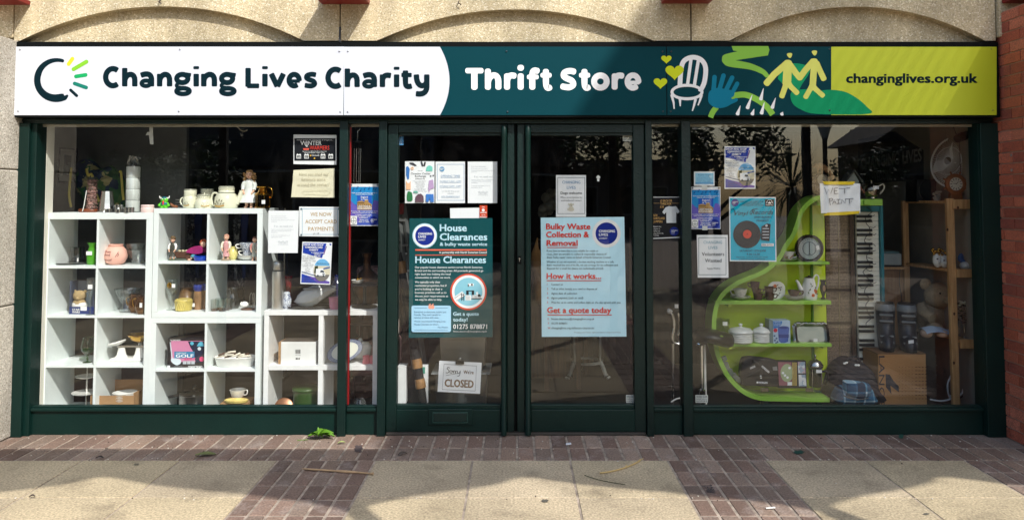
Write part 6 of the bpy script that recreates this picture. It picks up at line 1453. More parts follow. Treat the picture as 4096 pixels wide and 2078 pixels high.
c=at(2345,1.66,Z0);WM=mat((168,168,160),rough=.5,var=.1)
ri=.14
for k,a in enumerate((R(215),R(330),R(90))):
 x,y=c.x+ri*math.cos(a),c.y+ri*math.sin(a)
 mb=MB();mb.tube(crv([(x,y,Z0+.62),(x,y,Z0+.3),(x*.98+c.x*.02,y,Z0+.14)],4),.011,8);mb.build('pole',WM,t,smooth=60)
 mb=MB();o=Vector((math.cos(a),math.sin(a),0));mb.tube(crv([Vector((x,y,Z0+.15)),Vector((x,y,Z0+.09))+o*.03,Vector((x,y,Z0+.05))+o*.045,Vector((x,y,Z0+.025))+o*.06],4),[.016,.018,.02,.02,.019,.018,.018,.018,.018,.018,.02,.022,.022],9)
 for j in(-1,0,1):q=Vector((x,y,Z0+.014))+o*.08+Vector((-o.y,o.x,0))*.016*j;mb.ell(q,(.012,.014,.014),8,6)
 mb.build('paw_foot',WM,t,smooth=70)
mb=MB();mb.lathe((c.x,c.y,Z0+.13),[(ri-.02,0),(ri+.015,0),(ri+.015,.018),(ri-.02,.018),(ri-.02,0)],28,cap=False);mb.build('ring',WM,t,smooth=30)
mb=MB();mb.lathe((c.x,c.y,Z0+.62),[(.02,0),(ri+.03,0),(ri+.04,.02),(.02,.02)],24);mb.build('top',WM,t)
mb=MB();a,b=W(2192,1562,.35),W(2512,1562,.35);mb.box(a.x,b.x,.35,.38,Z0,.06);mb.build('mat_edge_strip',mat((216,214,206),rough=.5),label='white metal floor strip inside the right door',cat='strip')
for i,(u,v,w,Y)in enumerate(((2180,1030,120,1.6),(2330,790,190,2.2))):
 t=thing('wooden_chair',('wooden chair with striped seat behind the bulky waste poster','plain wooden chair further back behind the right door')[i],'chair',at(u+40,Y,Z0));a,b=at(u,Y,Z0),at(u+w,Y,Z0);zs=.47;zb=W(u,v,Y).z if i==0 else 1.35
 for x in(a.x,b.x):mb=MB();mb.box(x-.02,x+.02,Y,Y+.04,Z0,max(zb,.95));mb.build('back_leg',DPINE,t);mb=MB();mb.box(x-.02,x+.02,Y-.42,Y-.38,Z0,zs);mb.build('front_leg',DPINE,t)
 mb=MB();mb.box(a.x-.03,b.x+.03,Y-.44,Y-.002,zs+.001,zs+.04);mb.build('seat',mat((110,40,40),rough=.9),t,bevel=.01)
 for z in(.65,.8,.92):mb=MB();mb.box(a.x+.021,b.x-.021,Y+.005,Y+.03,z,z+.06);mb.build('back_rail',DPINE,t)
FUR=mat((150,112,66),rough=.9,var=.2)
t=thing('hanging_bag','ochre cloth bag hanging behind the right door','bag',W(2150,1180,.8));mb=MB();q=W(2150,1060,.8);mb.tube(crv([(q.x,.8,q.z+.22),(q.x-.01,.8,q.z+.1),(q.x+.02,.8,q.z-.1),(q.x+.03,.8,q.z-.32)],4),[.006,.008,.012,.02,.04,.05,.05,.045,.05,.06,.06,.05,.02],10);mb.build('cloth',FUR,t,smooth=70)
FLW=mat((120,116,104),rough=.8,var=.2)
t=thing('flower_lamp','pale silk roses in a pot deep behind the right door','flowers',W(2190,860,1.8));mb=MB()
for k in range(12):q=W(2165+random.uniform(0,50),770+random.uniform(0,90),1.8);mb.ell((q.x,1.8+random.uniform(-.05,.05),q.z),(.05,.05,.05),9,7)
mb.build('roses',FLW,t,smooth=70);mb=MB();q=W(2190,1000,1.8);mb.lathe((q.x,1.8,q.z-.1),[(.06,0),(.09,.12),(.1,.2)],14);mb.build('pot',BROWN,t);mb=MB();mb.box(q.x-.25,q.x+.2,1.6,2.0,Z0,q.z-.101);mb.build('cabinet',DPINE,t)
# ---- narrow right window: chrome walking frame, white hook
t=thing('walking_frame','chrome walking frame in the narrow window below the t-shirt poster','walking frame',at(2690,.3,Z0))
for pth in([(2688,1245),(2672,1236),(2680,1250),(2692,1262),(2697,1304),(2690,1345),(2700,1370),(2736,1377)],[(2714,1250),(2720,1306),(2712,1340)],[(2714,1360),(2726,1372),(2740,1374)]):
 mb=MB();mb.tube(crv([W(u,v,.3)for u,v in pth],4),.011,9);mb.build('chrome_tube',CHROME,t,smooth=60)
for u in(2692,2730):mb=MB();mb.tube([W(u,1372,.3),(W(u,1372,.3).x,.34,Z0)],.011,9);mb.build('leg',CHROME,t,smooth=60)
mb=MB();q=W(2678,1244,.29);mb.ell((q.x,.29,q.z),(.02,.02,.018));mb.build('grip',CHINA,t,smooth=70)
mb=MB();q=W(2706,1223,.285);mb.box(q.x-.014,q.x+.014,.283,.2845,q.z-.014,q.z+.014);mb.build('price_tag',TAG,t)
mb=MB();mb.tube(crv([W(2684,1607,.2),W(2705,1594,.22),W(2735,1588,.24)],4),.006,7);mb.build('cable',CHINA,label='white cable lying at the foot of the narrow right window',cat='cable')
# = RIGHT WINDOW
LIME=mat((196,218,16),rough=.45,var=.05,vs=3);LEAFG=mat((150,200,72),rough=.4,var=.05,vs=4);DLIME=mat((98,150,30),rough=.45,var=.05)
YB=.52
t=thing('piano_display','lime green display shelf cut in the shape of a grand piano','display shelf',at(3080,YB,Z0))
def k3(x,y):return(2780+x/2.042,1000+y/2.042)
def k4(x,y):return(3100+x/2.042,460+y/2.042)
curve=crv([(3276,797),(3248,798),(3222,804),(3193,827),(3173,855),(3158,903),(3142,942),(3115,980),(3090,1028),(3046,1071),(3010,1092),(2966,1110),(2927,1126),(2893,1148),(2868,1172),(2851,1202),(2841,1246),(2838,1294),(2843,1343),(2852,1392),(2868,1432),(2888,1470),(2917,1505),(2951,1534),(2991,1552),(3044,1559),(3160,1561),(3277,1563)],3)
pts=[W(u,v,YB)for u,v in curve]+[W(3311,1563,YB),W(3311,1500,YB),W(3300,1000,YB),W(3297,797,YB)]
mb=MB();mb.prism([(p.x,p.z)for p in pts],YB,YB+.02);mb.build('back_board',LIME,t)
n=len(curve);v=[]
def inset(i,dist):
 a,b=curve[max(i-1,0)],curve[min(i+1,n-1)];dx,dy=b[0]-a[0],b[1]-a[1];q=math.hypot(dx,dy);return(curve[i][0]+dy/q*dist*-1*-1,curve[i][1]-dx/q*dist)
YR=YB-.20
def toY(p,Y):q=W(p[0],p[1],YB);return(q.x,Y,q.z)
for i in range(n):
 o,ii=curve[i],inset(i,-17)
 v+=[toY(o,YR),toY(ii,YR),toY(ii,YB-.001),toY(o,YB-.001)]
mb=MB();mb.add(v,[(4*i+a,4*i+(a+1)%4,4*i+4+(a+1)%4,4*i+4+a)for i in range(n-1)for a in range(4)]+[(0,1,2,3),(4*n-1,4*n-2,4*n-3,4*n-4)])
mb.build('rim',LEAFG,t)
a,b=W(3300,796,YR+.03),W(3531,822,YR+.03);mb=MB();mb.box(a.x-.06,b.x,YR+.03,YB+.02,b.z,a.z);mb.build('top_ledge',LEAFG,t,bevel=.003)
a,b=W(3460,800,YR),W(3490,818,YR);mb=MB();mb.box(a.x,b.x,YR+.01,YR+.029,b.z,a.z);mb.build('ledge_block',LEAFG,t)
p,q=W(3238,810,YB),W(3248,1560,YB);mb=MB();mb.prism([(p.x,p.z),(p.x+.018,p.z),(q.x+.018,q.z),(q.x,q.z)],YB-.012,YB-.001);mb.build('batten',DLIME,t)
zsh=[]
for(u0,u1,v0,v1,br)in((3074,3319,1047,1057,(3112,3294)),(2859,3325,1202,1217,(2920,3296)),(2932,3327,1373,1386,(2925,3299))):
 a,b=W(u0,v0,YR+.01),W(u1,v1,YR+.01);mb=MB();mb.box(a.x,b.x,YR+.01,YB-.0015,b.z,a.z);mb.build('shelf_board',LEAFG,t,bevel=.002);zsh.append(a.z)
 for u in br:q=W(u,v1,YR+.02);mb=MB();mb.box(q.x-.014,q.x+.014,YR+.02,YB-.002,q.z-.016,q.z-.0005);mb.build('bracket',mat((178,200,50),rough=.5),t)
for u in(3058,3238):q=W(u,1556,YR-.005);mb=MB();mb.box(q.x-.027,q.x+.027,YR-.01,YR-.001,q.z-.016,q.z+.01);mb.build('steel_clip',mat((120,110,80),rough=.4,metal=.5),t)
mb=MB();q=W(3062,1560,.5);mb.box(q.x-.022,q.x+.022,.48,.56,Z0,q.z-.002);mb.build('leg',mat((40,110,100),rough=.5),t)
q=W(3270,1560,.5);mb=MB();mb.box(q.x-.022,q.x+.022,.48,.56,Z0,q.z-.002);mb.build('leg',mat((40,110,100),rough=.5),t)
ZS1,ZS2,ZS3=zsh;ZS4=W(3100,1547,YR+.05).z
YC=.41
FLORAL=pattern_mat('floral_china',[(230,228,222),(230,228,222),(226,222,214),(196,130,60),(230,228,222),(160,140,110),(232,230,226)],34,.2)
def teacup(name,label,u,z,r,h,m,sm=None,Y=YC,n=1,group=None,right=1):
 t,c,s=lathe_thing(name,label,'cup',u,Y,z,[(14,0),(30*r,6),(38*r,10),(36*r,10),(14,3)],sm or CHINA,group,part='saucer')
 for k in range(1,n):mb=MB();mb.lathe((c.x,c.y,c.z+k*4*s),[(14*s,0),(30*r*s,6*s),(38*r*s,10*s),(36*r*s,10*s),(14*s,3*s)],22);mb.build('saucer',sm or CHINA,t,smooth=50)
 zc=(n-1)*4+4
 mb=MB();mb.lathe((c.x,c.y,c.z+zc*s),[(a*s,b*s)for a,b in cup([(11*r,0),(13*r,3),(21*r,h*.5),(25*r,h)],2)],22);mb.build('cup',m,t,smooth=50)
 handle(t,[(c.x+right*22*r*s,c.y,c.z+(zc+h*.85)*s),(c.x+right*36*r*s,c.y,c.z+(zc+h*.9)*s),(c.x+right*34*r*s,c.y,c.z+(zc+h*.4)*s),(c.x+right*18*r*s,c.y,c.z+(zc+h*.3)*s)],2.2*s,m)
 return t
teacup('teacup','white floral teacup on a saucer beside the barometer',3152,ZS1,1.0,34,FLORAL)
t=thing('barometer','round aneroid barometer with a dark rim and silver dial','barometer',at(3237,.4,ZS1));s=PX(.4);cc=at(3237,.4,ZS1+50*s)
def face(mb,prof,seg=32):
 """turned round the viewing axis: (radius px, depth px towards the street)"""
 b0=len(mb.v);mb.lathe((0,0,0),[(r*s,d*s)for r,d in prof],seg,cap=False);mb.v[b0:]=[(cc.x+x,cc.y-z,cc.z+y)for x,y,z in mb.v[b0:]];return mb
face(MB(),[(54,-14),(56,-8),(56,4),(52,9),(47,8),(46,3),(46,-2)]).build('rim',mat((34,26,22),rough=.25),t,smooth=40)
face(MB(),[(48,0),(44,5),(42,3)]).build('bezel',CHROME,t,smooth=40);face(MB(),[(.3,1),(44,1),(44,1.4)]).build('dial',mat((176,186,186),rough=.35,var=.06),t)
face(MB(),[(25,1.8),(28,1.8),(28,2.2)]).build('dial_ring',GREY,t)
mb=MB();mb.box(cc.x-.9*s,cc.x+.9*s,cc.y-4*s,cc.y-3*s,cc.z-20*s,cc.z+26*s);mb.box(cc.x-4*s,cc.x+4*s,cc.y-4*s,cc.y-3*s,cc.z-22*s,cc.z-20*s)
for k in range(24):a=R(150-k*12+60);mb.obox((cc.x+37*s*math.cos(a),cc.y-2*s,cc.z+37*s*math.sin(a)),(3*s*math.cos(a),0,3*s*math.sin(a)),(0,.3*s,0),(-.5*s*math.sin(a),0,.5*s*math.cos(a)))
mb.build('hands',BLACK,t);mb=MB();mb.obox((cc.x+30*s,cc.y-9*s,cc.z+4*s),(6*s,0,2*s),(0,.4*s,0),(-2*s,0,8*s));mb.build('price_tag',TAG,t)
STRIPE=mat((206,204,196),rough=.3,var=.2,vs=60)
teacup('teacup','grey patterned teacup on two saucers on the middle lime shelf',2962,ZS2,1.05,34,STRIPE,n=2,right=-1)
CHOC=mat((74,48,38),rough=.25,var=.06)
def mug(label,u,z,m,Y=YC,right=1,h=27,r=19):
 t,c,s=lathe_thing('brown_mug',label,'cup',u,Y,z,cup([(r*.72,0),(r*.8,3),(r,h)],2),m,'brown coffee cups')
 handle(t,[(c.x+right*r*.9*s,c.y-.004,c.z+h*.8*s),(c.x+right*(r+10)*s,c.y-.006,c.z+h*.8*s),(c.x+right*(r+6)*s,c.y-.006,c.z+h*.35*s),(c.x+right*r*.8*s,c.y,c.z+h*.3*s)],2.2*s,m)
s=PX(YC)
for u,z,lab,rt in((3032,ZS2,'lower brown coffee cup of the left stack',1),(3026,ZS2+27*s,'middle brown coffee cup of the left stack',1),(3020,ZS2+44*s,'top brown coffee cup of the left stack leaning over',-1),(3079,ZS2,'lower brown coffee cup of the right stack with its handle out',1),(3076,ZS2+25*s,'top brown coffee cup of the right stack',1)):mug(lab,u,z,CHOC,.38,rt,27 if 'middle' not in lab else 17)
cc=at(3104,.46,ZS2+34*s);t=thing('fruit_plate','white square plate with painted oranges standing on edge','plate',(cc.x,.46,ZS2))
mb=MB();b0=0;pr=[(.3,2),(20,2),(28,6),(34,7),(34,5),(26,2),(.3,0)];mb.lathe((0,0,0),[(r*s,d*s)for r,d in pr],28)
mb.v=[(cc.x+x*(1-.0)*(1+.1*abs(math.sin(2*math.atan2(y,x)))),cc.y-z,cc.z+y*(1+.1*abs(math.sin(2*math.atan2(y,x)))))for x,y,z in mb.v];mb.build('plate',CHINA,t,smooth=50)
OR=mat((200,96,30),rough=.4,var=.15,vs=30)
mb=MB();mb.ell((cc.x-6*s,cc.y-7*s,cc.z+16*s),(7*s,1*s,8*s),14,8);mb.build('orange_decoration',OR,t)
def leaves(t,cx,cy,cz,s,spots,m,name='leaf_decoration'):
 mb=MB()
 for x,z,l,a in spots:
  d=Vector((math.cos(a),0,math.sin(a)))*l*s;w=Vector((-d.z,0,d.x))*.35;p=Vector((cx+x*s,cy,cz+z*s));mb.quad(p-d,p-w,p+d,p+w)
 mb.build(name,m,t)
DK=mat((60,44,36),rough=.4);leaves(t,cc.x,cc.y-7.6*s,cc.z,s,[(-14,14,6,2.4),(4,20,6,.6),(10,10,7,-.4),(16,2,6,1.2),(12,-12,5,.9),(8,-20,5,2),(18,12,5,.2),(-2,4,5,-.8)],DK)
teacup('teacup','brown coffee cup on three pale saucers beside the coffee pot',3176,ZS2,1.0,26,CHOC,n=3,Y=.38)
t,c,s=lathe_thing('coffee_pot','tall white coffee pot painted with oranges','coffee pot',3238,.40,ZS2,[(27,0),(29,3),(30,22),(26,56),(19,84),(19,86)],CHINA,seg=26);COFP=None
mb=MB();mb.lathe((c.x,c.y,c.z+84*s),[(19*s,0),(12*s,6*s),(5*s,8*s),(4*s,11*s),(.3*s,12*s)],18);mb.build('lid',mat((64,52,40),rough=.4),t,smooth=50)
mb=MB();mb.tube(crv([(c.x-22*s,c.y,c.z+26*s),(c.x-36*s,c.y,c.z+46*s),(c.x-44*s,c.y,c.z+66*s),(c.x-52*s,c.y,c.z+76*s)],4),[11*s,10.4*s,9.6*s,9*s,8.4*s,7.8*s,7*s,6.4*s,6*s,5.4*s,5*s,4.6*s,4.4*s],10);mb.build('spout',CHINA,t,smooth=70)
handle(t,[(c.x+17*s,c.y,c.z+84*s),(c.x+26*s,c.y,c.z+97*s),(c.x+37*s,c.y,c.z+90*s),(c.x+36*s,c.y,c.z+60*s),(c.x+27*s,c.y,c.z+34*s)],3.2*s,CHINA)
mb=MB();mb.ell((c.x+12*s,c.y-25*s,c.z+34*s),(10*s,2*s,10*s),14,8);mb.ell((c.x+2*s,c.y-28*s,c.z+20*s),(9*s,2*s,8*s),14,8);mb.build('orange_decoration',OR,t,smooth=70)
leaves(t,c.x,c.y-30*s,c.z,s,[(-8,42,7,1),(-14,30,6,2.2),(0,56,6,.6),(14,50,7,1.4),(20,26,6,.3),(-4,64,6,2)],mat((84,110,50),rough=.4))
t,c,s=lathe_thing('black_vase','slim black vase with gilt panel at the right end of the lime shelf','vase',3293,.42,ZS2,[(9,0),(10,4),(5,8),(5,14),(11,34),(12,50),(8,64),(12,76),(11,76),(6,62)],BLACK);mb=MB();mb.ell((c.x,c.y-11.5*s,c.z+44*s),(6*s,1.2*s,12*s),12,8);mb.build('gilt_panel',mat((150,120,90),rough=.4,var=.3,vs=60),t)
a,b=at(2864,.46,ZS3),at(2912,.46,ZS3);t,c,s=lathe_thing('cut_glass_vase','tall square cut glass vase with a label at the left of the lime shelf','vase',2888,.45,ZS3+.018,cup([(30,0),(30,6),(31,76)],4),glass_mat('lime_seen_glass',(.8,.84,.76),1.5,2.2,.03,.04),seg=4,smooth=20);tag_on(t,c,s,5,62,18,15,dy=-.056)
CASS=mat((222,224,220),rough=.22,var=.02)
for u,r,lab in((2963,46,'larger white ribbed lidded casserole'),(3046,33,'smaller white ribbed lidded casserole')):
 pr=[(r-6,0)];
 for k in range(5):pr+=[(r-1,3+k*7.5),(r,5+k*7.5),(r,8+k*7.5),(r-1.4,9.4+k*7.5)]
 t,c,s=lathe_thing('casserole',lab,'casserole',u,.38,ZS3,pr,CASS,seg=28,smooth=30)
 mb=MB();mb.lathe((c.x,c.y,c.z+41*s),[((r+3)*s,0),((r+3)*s,3*s),((r-6)*s,13*s),(10*s,20*s),(5*s,21*s),(5*s,25*s),(8*s,29*s),(6*s,33*s),(1*s,34*s)],26);mb.build('lid',CASS,t,smooth=45)
 for d in(-1,1):mb=MB();mb.ell((c.x+d*(r+3)*s,c.y,c.z+36*s),(5*s,8*s,2.6*s),10,6);mb.build('lug',CASS,t,smooth=70)
t=thing('coin_jar_box','pale blue boxed digital money jar with a jar pictured on it','box',at(3120,.38,ZS3));a,b=W(3092,1281,.34),W(3162,1375,.34)
mb=MB();mb.box(a.x,b.x,.34,.44,ZS3,a.z);mb.build('carton',mat((176,200,220),rough=.4),t,bevel=.001);mb=MB();mb.prism([(a.x-.0005,ZS3+.0006),(a.x-.0005,a.z),(a.x-.028,a.z+.006),(a.x-.028,ZS3+.006)],.3405,.44);mb.build('carton_side',mat((110,130,130),rough=.5),t)
BL2=pm((44,120,190));fl=Flat(.339);fl.poly([(3093,1283)]+[(3093+36*math.cos(R(k*10)),1283+30*math.sin(R(k*10)))for k in range(10)]);fl.build('corner_panel',BL2,t)
fl=Flat(.3385);fl.lines(['Digital coin','counting','money jar'],3096,1288,3.8,7,w=26);fl.text('saves',3140,1298,3,w=14);fl.build('lettering',PW,t)
fl=Flat(.3385);fl.circ(3102,1320,8);fl.build('badge',pm((200,30,60)),t)
fl=Flat(.3385);fl.poly([(3111,1310),(3157,1310),(3153,1364),(3140,1370),(3125,1370),(3115,1362)]);fl.circ(3134,1310,23,ry=7);fl.build('jar_picture',pm((86,110,180)),t)
fl=Flat(.338);fl.circ(3134,1309,19,ry=5);fl.poly([(3113,1336),(3156,1336),(3155,1350),(3115,1350)]);fl.build('jar_picture',pm((60,76,140)),t);fl=Flat(.338);[fl.circ(x,y,4)for x,y in((3098,1342),(3106,1352),(3100,1360),(3110,1366),(3104,1371))];fl.build('coin_picture',pm((90,110,150)),t)
t=thing('silver_tray','ornate rectangular silver tray leaning on the lime shelf','tray',at(3237,.40,ZS3))
def rr_(u0,v0,u1,v1,r,n=6):
 o=[]
 for cx,cy,a in((u1-r,v0+r,-90),(u1-r,v1-r,0),(u0+r,v1-r,90),(u0+r,v0+r,180)):
  for k in range(n+1):o.append((cx+r*math.cos(R(a+90*k/n)),cy+r*math.sin(R(a+90*k/n))))
 return o
def tray_ring(o,i,yo,yi):
 n=len(o);tilt=lambda p,Y:(W(p[0],p[1],Y).x,Y+(1-(1380-p[1])/100)*-.05,W(p[0],p[1],Y).z)
 return[tilt(p,yo)for p in o]+[tilt(p,yi)for p in i],[(k,(k+1)%n,(k+1)%n+n,k+n)for k in range(n)]
o1,o2,o3=rr_(3166,1285,3311,1378,24),rr_(3176,1295,3301,1370,16),rr_(3184,1304,3293,1362,12)
o1=[(u+1.6*math.sin(k*2.2),v+1.6*math.cos(k*2.2))for k,(u,v)in enumerate(o1)]
mb=MB();mb.add(*tray_ring(o1,o2,.425,.415));mb.add(*tray_ring(o2,o3,.415,.440));mb.build('rim',CHROME,t,smooth=30)
mb=MB();vv,_=tray_ring(o3,o3,.440,.440);mb.add(vv[:len(o3)],[tuple(range(len(o3)))]);mb.build('well',mat((120,122,112),rough=.3,metal=1,var=.04),t)
mb=MB();random.seed(8)
for k in range(26):u=3180+k*4.6;q=W(u,1289+random.uniform(-2,4),.42);mb.ell((q.x,.365+random.uniform(0,.01),q.z),(.006,.004,.007),6,4)
mb.build('scroll_work',CHROME,t,smooth=60);fl=Flat(.352);fl.rect(3254,1353,3270,1366);fl.build('price_tag',TAG,t)
BAGB=mat((20,20,22),rough=.75,var=.15,vs=12,bump=.3,bs=40)
t=thing('tool_bag','padded black zip bags with white lettering on the bottom of the lime display','bag',at(3040,.38,ZS4));p=[(2966,1540),(2962,1490),(2970,1440),(2990,1428),(3040,1430),(3100,1440),(3118,1456),(3120,1546)]
q=[W(u,v,.36)for u,v in crv(p,4)];mb=MB();mb.prism([(a.x,a.z)for a in q],.345,.43);mb.build('bag',BAGB,t,bevel=.012)
mb=MB();
for pth in([(2985,1505),(3020,1490),(3050,1470)],[(3040,1445),(3046,1490),(3044,1520)],[(3010,1440),(3040,1460),(3090,1490)]):mb.tube(crv([W(u,v,.338)for u,v in pth],3),.009,7,flat=.4)
mb.build('strap',BLACK,t);fl=Flat(.333);fl.text('MORGAN',3036,1533,8,'l',.03,34);fl.text('MORGAN',3045,1466,8,'l',.03,38,.7);fl.text('SIDE',3002,1475,7,'l',.03,22,-.4);fl.circ(3030,1528,4);fl.rect(3040,1500,3046,1504);fl.rect(3041,1508,3047,1512);fl.build('lettering',PW,t)
fl=Flat(.334);fl.poly([(3090,1466),(3108,1464),(3110,1480),(3092,1480)]);fl.build('price_tag',mat((130,130,130),rough=.5),t)
t=thing('stationery_set','open boxed stationery set with green flowers and gold pencils','box',at(3170,.36,ZS4));a,b=W(3114,1442,.335),W(3228,1545,.335)
mb=MB();mb.prism([(a.x,ZS4),(b.x,ZS4),(b.x-.004,a.z),(a.x-.004,a.z)],.335,.375);mb.build('box',BAGB,t,bevel=.002);fl=Flat(.3345);fl.poly([(3112,1446),(3166,1447),(3172,1541),(3116,1540)]);fl.build('card_panel',pm((150,96,104)),t)
fl=Flat(.334);fl.circ(3148,1490,26,ry=36);fl.build('card_picture',pm((168,182,140)),t);fl=Flat(.3338);[fl.circ(x,y,5)for x,y in((3158,1470),(3140,1500),(3150,1508),(3132,1490))];fl.build('flower_picture',PW,t)
fl=Flat(.334);fl.rect(3168,1446,3188,1543);fl.build('pencil_tray',pm((40,34,24)),t);fl=Flat(.3336);[fl.rect(3170+k*4.6,1448,3172.4+k*4.6,1541)for k in range(4)];fl.build('pencils',pm((226,196,110)),t)
fl=Flat(.334);fl.poly([(3191,1446),(3219,1446),(3222,1491),(3193,1491)]);fl.poly([(3194,1497),(3222,1497),(3226,1543),(3196,1543)]);fl.build('marbled_paper',pattern_mat('marbled_paper',[(206,216,222),(150,170,190),(190,160,170),(226,228,230)],18),t);fl=Flat(.3336);fl.rect(3150,1526,3168,1540);fl.build('price_tag',TAG,t)
t,c,s=lathe_thing('cafetiere','glass cafetiere with chrome lid and black handle','cafetiere',3262,.4,ZS4,[(24,0),(25,3),(25,72),(24,72),(24,4)],SMOKE)
mb=MB();mb.lathe((c.x,c.y,c.z+72*s),[(27*s,0),(30*s,4*s),(30*s,12*s),(22*s,26*s),(8*s,34*s),(3*s,36*s),(3*s,42*s),(5*s,48*s),(2*s,53*s)],22);mb.build('lid',STEEL,t,smooth=45)
mb=MB()
for k in range(4):a=R(45+90*k);mb.tube([(c.x+26*s*math.cos(a),c.y+26*s*math.sin(a),c.z),(c.x+26*s*math.cos(a),c.y+26*s*math.sin(a),c.z+70*s)],2*s,6)
mb.build('frame',STEEL,t);handle(t,[(c.x+26*s,c.y,c.z+56*s),(c.x+42*s,c.y-.01,c.z+58*s),(c.x+46*s,c.y-.01,c.z+30*s),(c.x+38*s,c.y,c.z+8*s)],4.5*s,BLACK);tag_on(t,c,s,4,64,22,12,dy=-.052)
mb=MB()
t=thing('stone_bracelet','row of grey square stones lying down the lime rim','bracelet',W(2930,1524,.36));
for k,(u,v)in enumerate(((2897,1432),(2893,1448),(2904,1456),(2909,1470),(2920,1482),(2926,1494),(2936,1500),(2946,1512),(2956,1518))):q=W(u,v,.38);mb=MB();mb.obox(q,(.016,0,.006),(0,.014,0),(-.006,0,.016));mb.build('stone',mat((112,116,112),rough=.4,var=.1),t,bevel=.004)
t=thing('saddle_stool','black saddle seat stool on a chrome pillar and star base','stool',at(2806,.24,Z0));mb=MB();rings=[];nn=18
for i,(u,v,ry,rz)in enumerate(((2776,1352,3,3),(2782,1345,40,22),(2806,1340,60,26),(2840,1342,64,28),(2880,1352,58,30),(2910,1358,44,30),(2928,1360,26,24),(2937,1360,4,6))):
 q=W(u,v,.24)
 for k in range(nn):a=2*math.pi*k/nn;rings.append((q.x,.24+ry*.0022*math.cos(a),q.z+rz*.0018*math.sin(a)))
mb.add(rings,[(i*nn+k,i*nn+(k+1)%nn,(i+1)*nn+(k+1)%nn,(i+1)*nn+k)for i in range(7)for k in range(nn)]);mb.build('seat',mat((18,18,18),rough=.35),t,smooth=70)
mb=MB();q=W(2886,1347,.12);mb.ell((q.x,.135,q.z),(.017,.006,.01));mb.build('badge',mat((120,150,40),rough=.5),t)
q=W(2806,1380,.24);mb=MB();mb.lathe((q.x,.24,Z0+.05),[(.02,0),(.026,.1),(.026,.17),(.014,.18),(.014,q.z-Z0-.05)],14);mb.build('pillar',CHROME,t,smooth=40)
mb=MB();mb.tube([(q.x+.035,.28,Z0+.04),(q.x+.03,.28,q.z)],.011,8);mb.build('white_rod',CHINA,t)
for k in range(5):a=R(20+72*k);mb=MB();mb.tube(crv([(q.x,.24,Z0+.09),(q.x+.12*math.cos(a),.24+.12*math.sin(a),Z0+.06),(q.x+.26*math.cos(a),.24+.15*math.sin(a),Z0+.012)],4),.012,8);mb.build('base_leg',CHROME,t,smooth=60)
mb=MB();mb.tube(crv([W(2795,1385,.22),W(2786,1372,.2),W(2800,1376,.18)],4),.008,7);mb.build('lever',CHROME,t)
# ---- blind, upright keyboard, fairy lights
t=thing('bamboo_blind','folded brown bamboo blind hanging beside the piano display','blind',at(3362,.62,Z0));BAM=attr_mat('bamboo_slats',.8,(120,100,84),.3,10,90,.3)
mb=MB();z=W(3350,1480,.62).z;zt=W(3350,845,.62).z
xa,xb,xc,xd=W(3301,1100,.62).x,W(3398,1100,.62).x,W(3408,1100,.58).x,W(3436,1100,.62).x
while z<zt:
 f=random.uniform(.75,1.15);c_=tuple(x*f for x in lin((170,146,120)))
 mb.box(xa,xb,.60,.606,z,z+.0095,c_);mb.add([(xb+.001,.604,z),(xc,.58,z-.004),(xc,.58,z+.0055),(xb+.001,.604,z+.0095)],[(0,1,2,3)],c_);mb.add([(xc+.001,.58,z-.004),(xd,.63,z),(xd,.63,z+.0095),(xc+.001,.58,z+.0055)],[(0,1,2,3)],c_)
 z+=.0118
mb.build('slats',BAM,t)
mb=MB();mb.box(xa+.002,xd-.002,.645,.65,W(3350,1480,.62).z,zt);mb.build('backing',mat((70,54,42),rough=.9),t)
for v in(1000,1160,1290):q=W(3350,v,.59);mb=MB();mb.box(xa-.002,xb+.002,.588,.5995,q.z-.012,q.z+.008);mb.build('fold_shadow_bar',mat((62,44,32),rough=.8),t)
mb=MB();q=W(3354,860,.59);mb.tube([(q.x,.597,zt),(W(3362,1480,.59).x,.597,W(3350,1480,.62).z)],.0035,6);mb.build('cord',mat((170,150,110),rough=.8),t)
mb=MB();mb.box(xc-.012,xc+.012,.572,.5785,W(3350,1480,.62).z,zt);mb.build('edge_batten',mat((84,62,46),rough=.7),t)
TEAL=mat((18,116,128),rough=.5,var=.06)
YK=.56;t=thing('upright_keyboard','piano keyboard stood on end in a teal painted case','keyboard',at(3480,YK,Z0))
ktop,kbot=W(3480,847,YK).z,W(3480,1470,YK).z;kx0,kx1=W(3429,1100,YK).x,W(3519,1100,YK).x;km=W(3490,1100,YK).x
a=W(3531,1100,YK).x;mb=MB();mb.box(kx1+.001,a,YK-.03,YK+.1,Z0,W(3480,823,YK).z);mb.build('case_side',TEAL,t,bevel=.003);mb=MB();mb.box(kx0-.01,kx1,YK-.025,YK+.1,ktop+.002,W(3480,823,YK).z);mb.build('case_top',TEAL,t,bevel=.003)
mb=MB();mb.box(kx0,kx1-.001,YK+.03,YK+.1,Z0,ktop);mb.build('key_bed',BLACK,t)
IV=mat((240,236,220),rough=.3,var=.04);nk=34;hk=(ktop-kbot)/nk
for k in range(nk):mb=MB();mb.box(kx0+.002,kx1-.002,YK,YK+.029,kbot+k*hk+.0012,kbot+(k+1)*hk-.0012);mb.build('white_key',IV,t,bevel=.001)
for k in range(nk-1):
 if k%7 in(2,6):continue
 mb=MB();z=kbot+(k+1)*hk;mb.box(kx0+.002,km,YK-.014,YK-.0006,z-hk*.28,z+hk*.28);mb.build('black_key',BLACK,t,bevel=.001)
t=thing('fairy_lights','black string of fairy lights hanging down the upright keyboard','string lights',at(3470,.5,.9));random.seed(2);pp=[(3467,830)]
for k in range(40):pp.append((3470+12*math.sin(k*1.1)+random.uniform(-8,8),835+k*12))
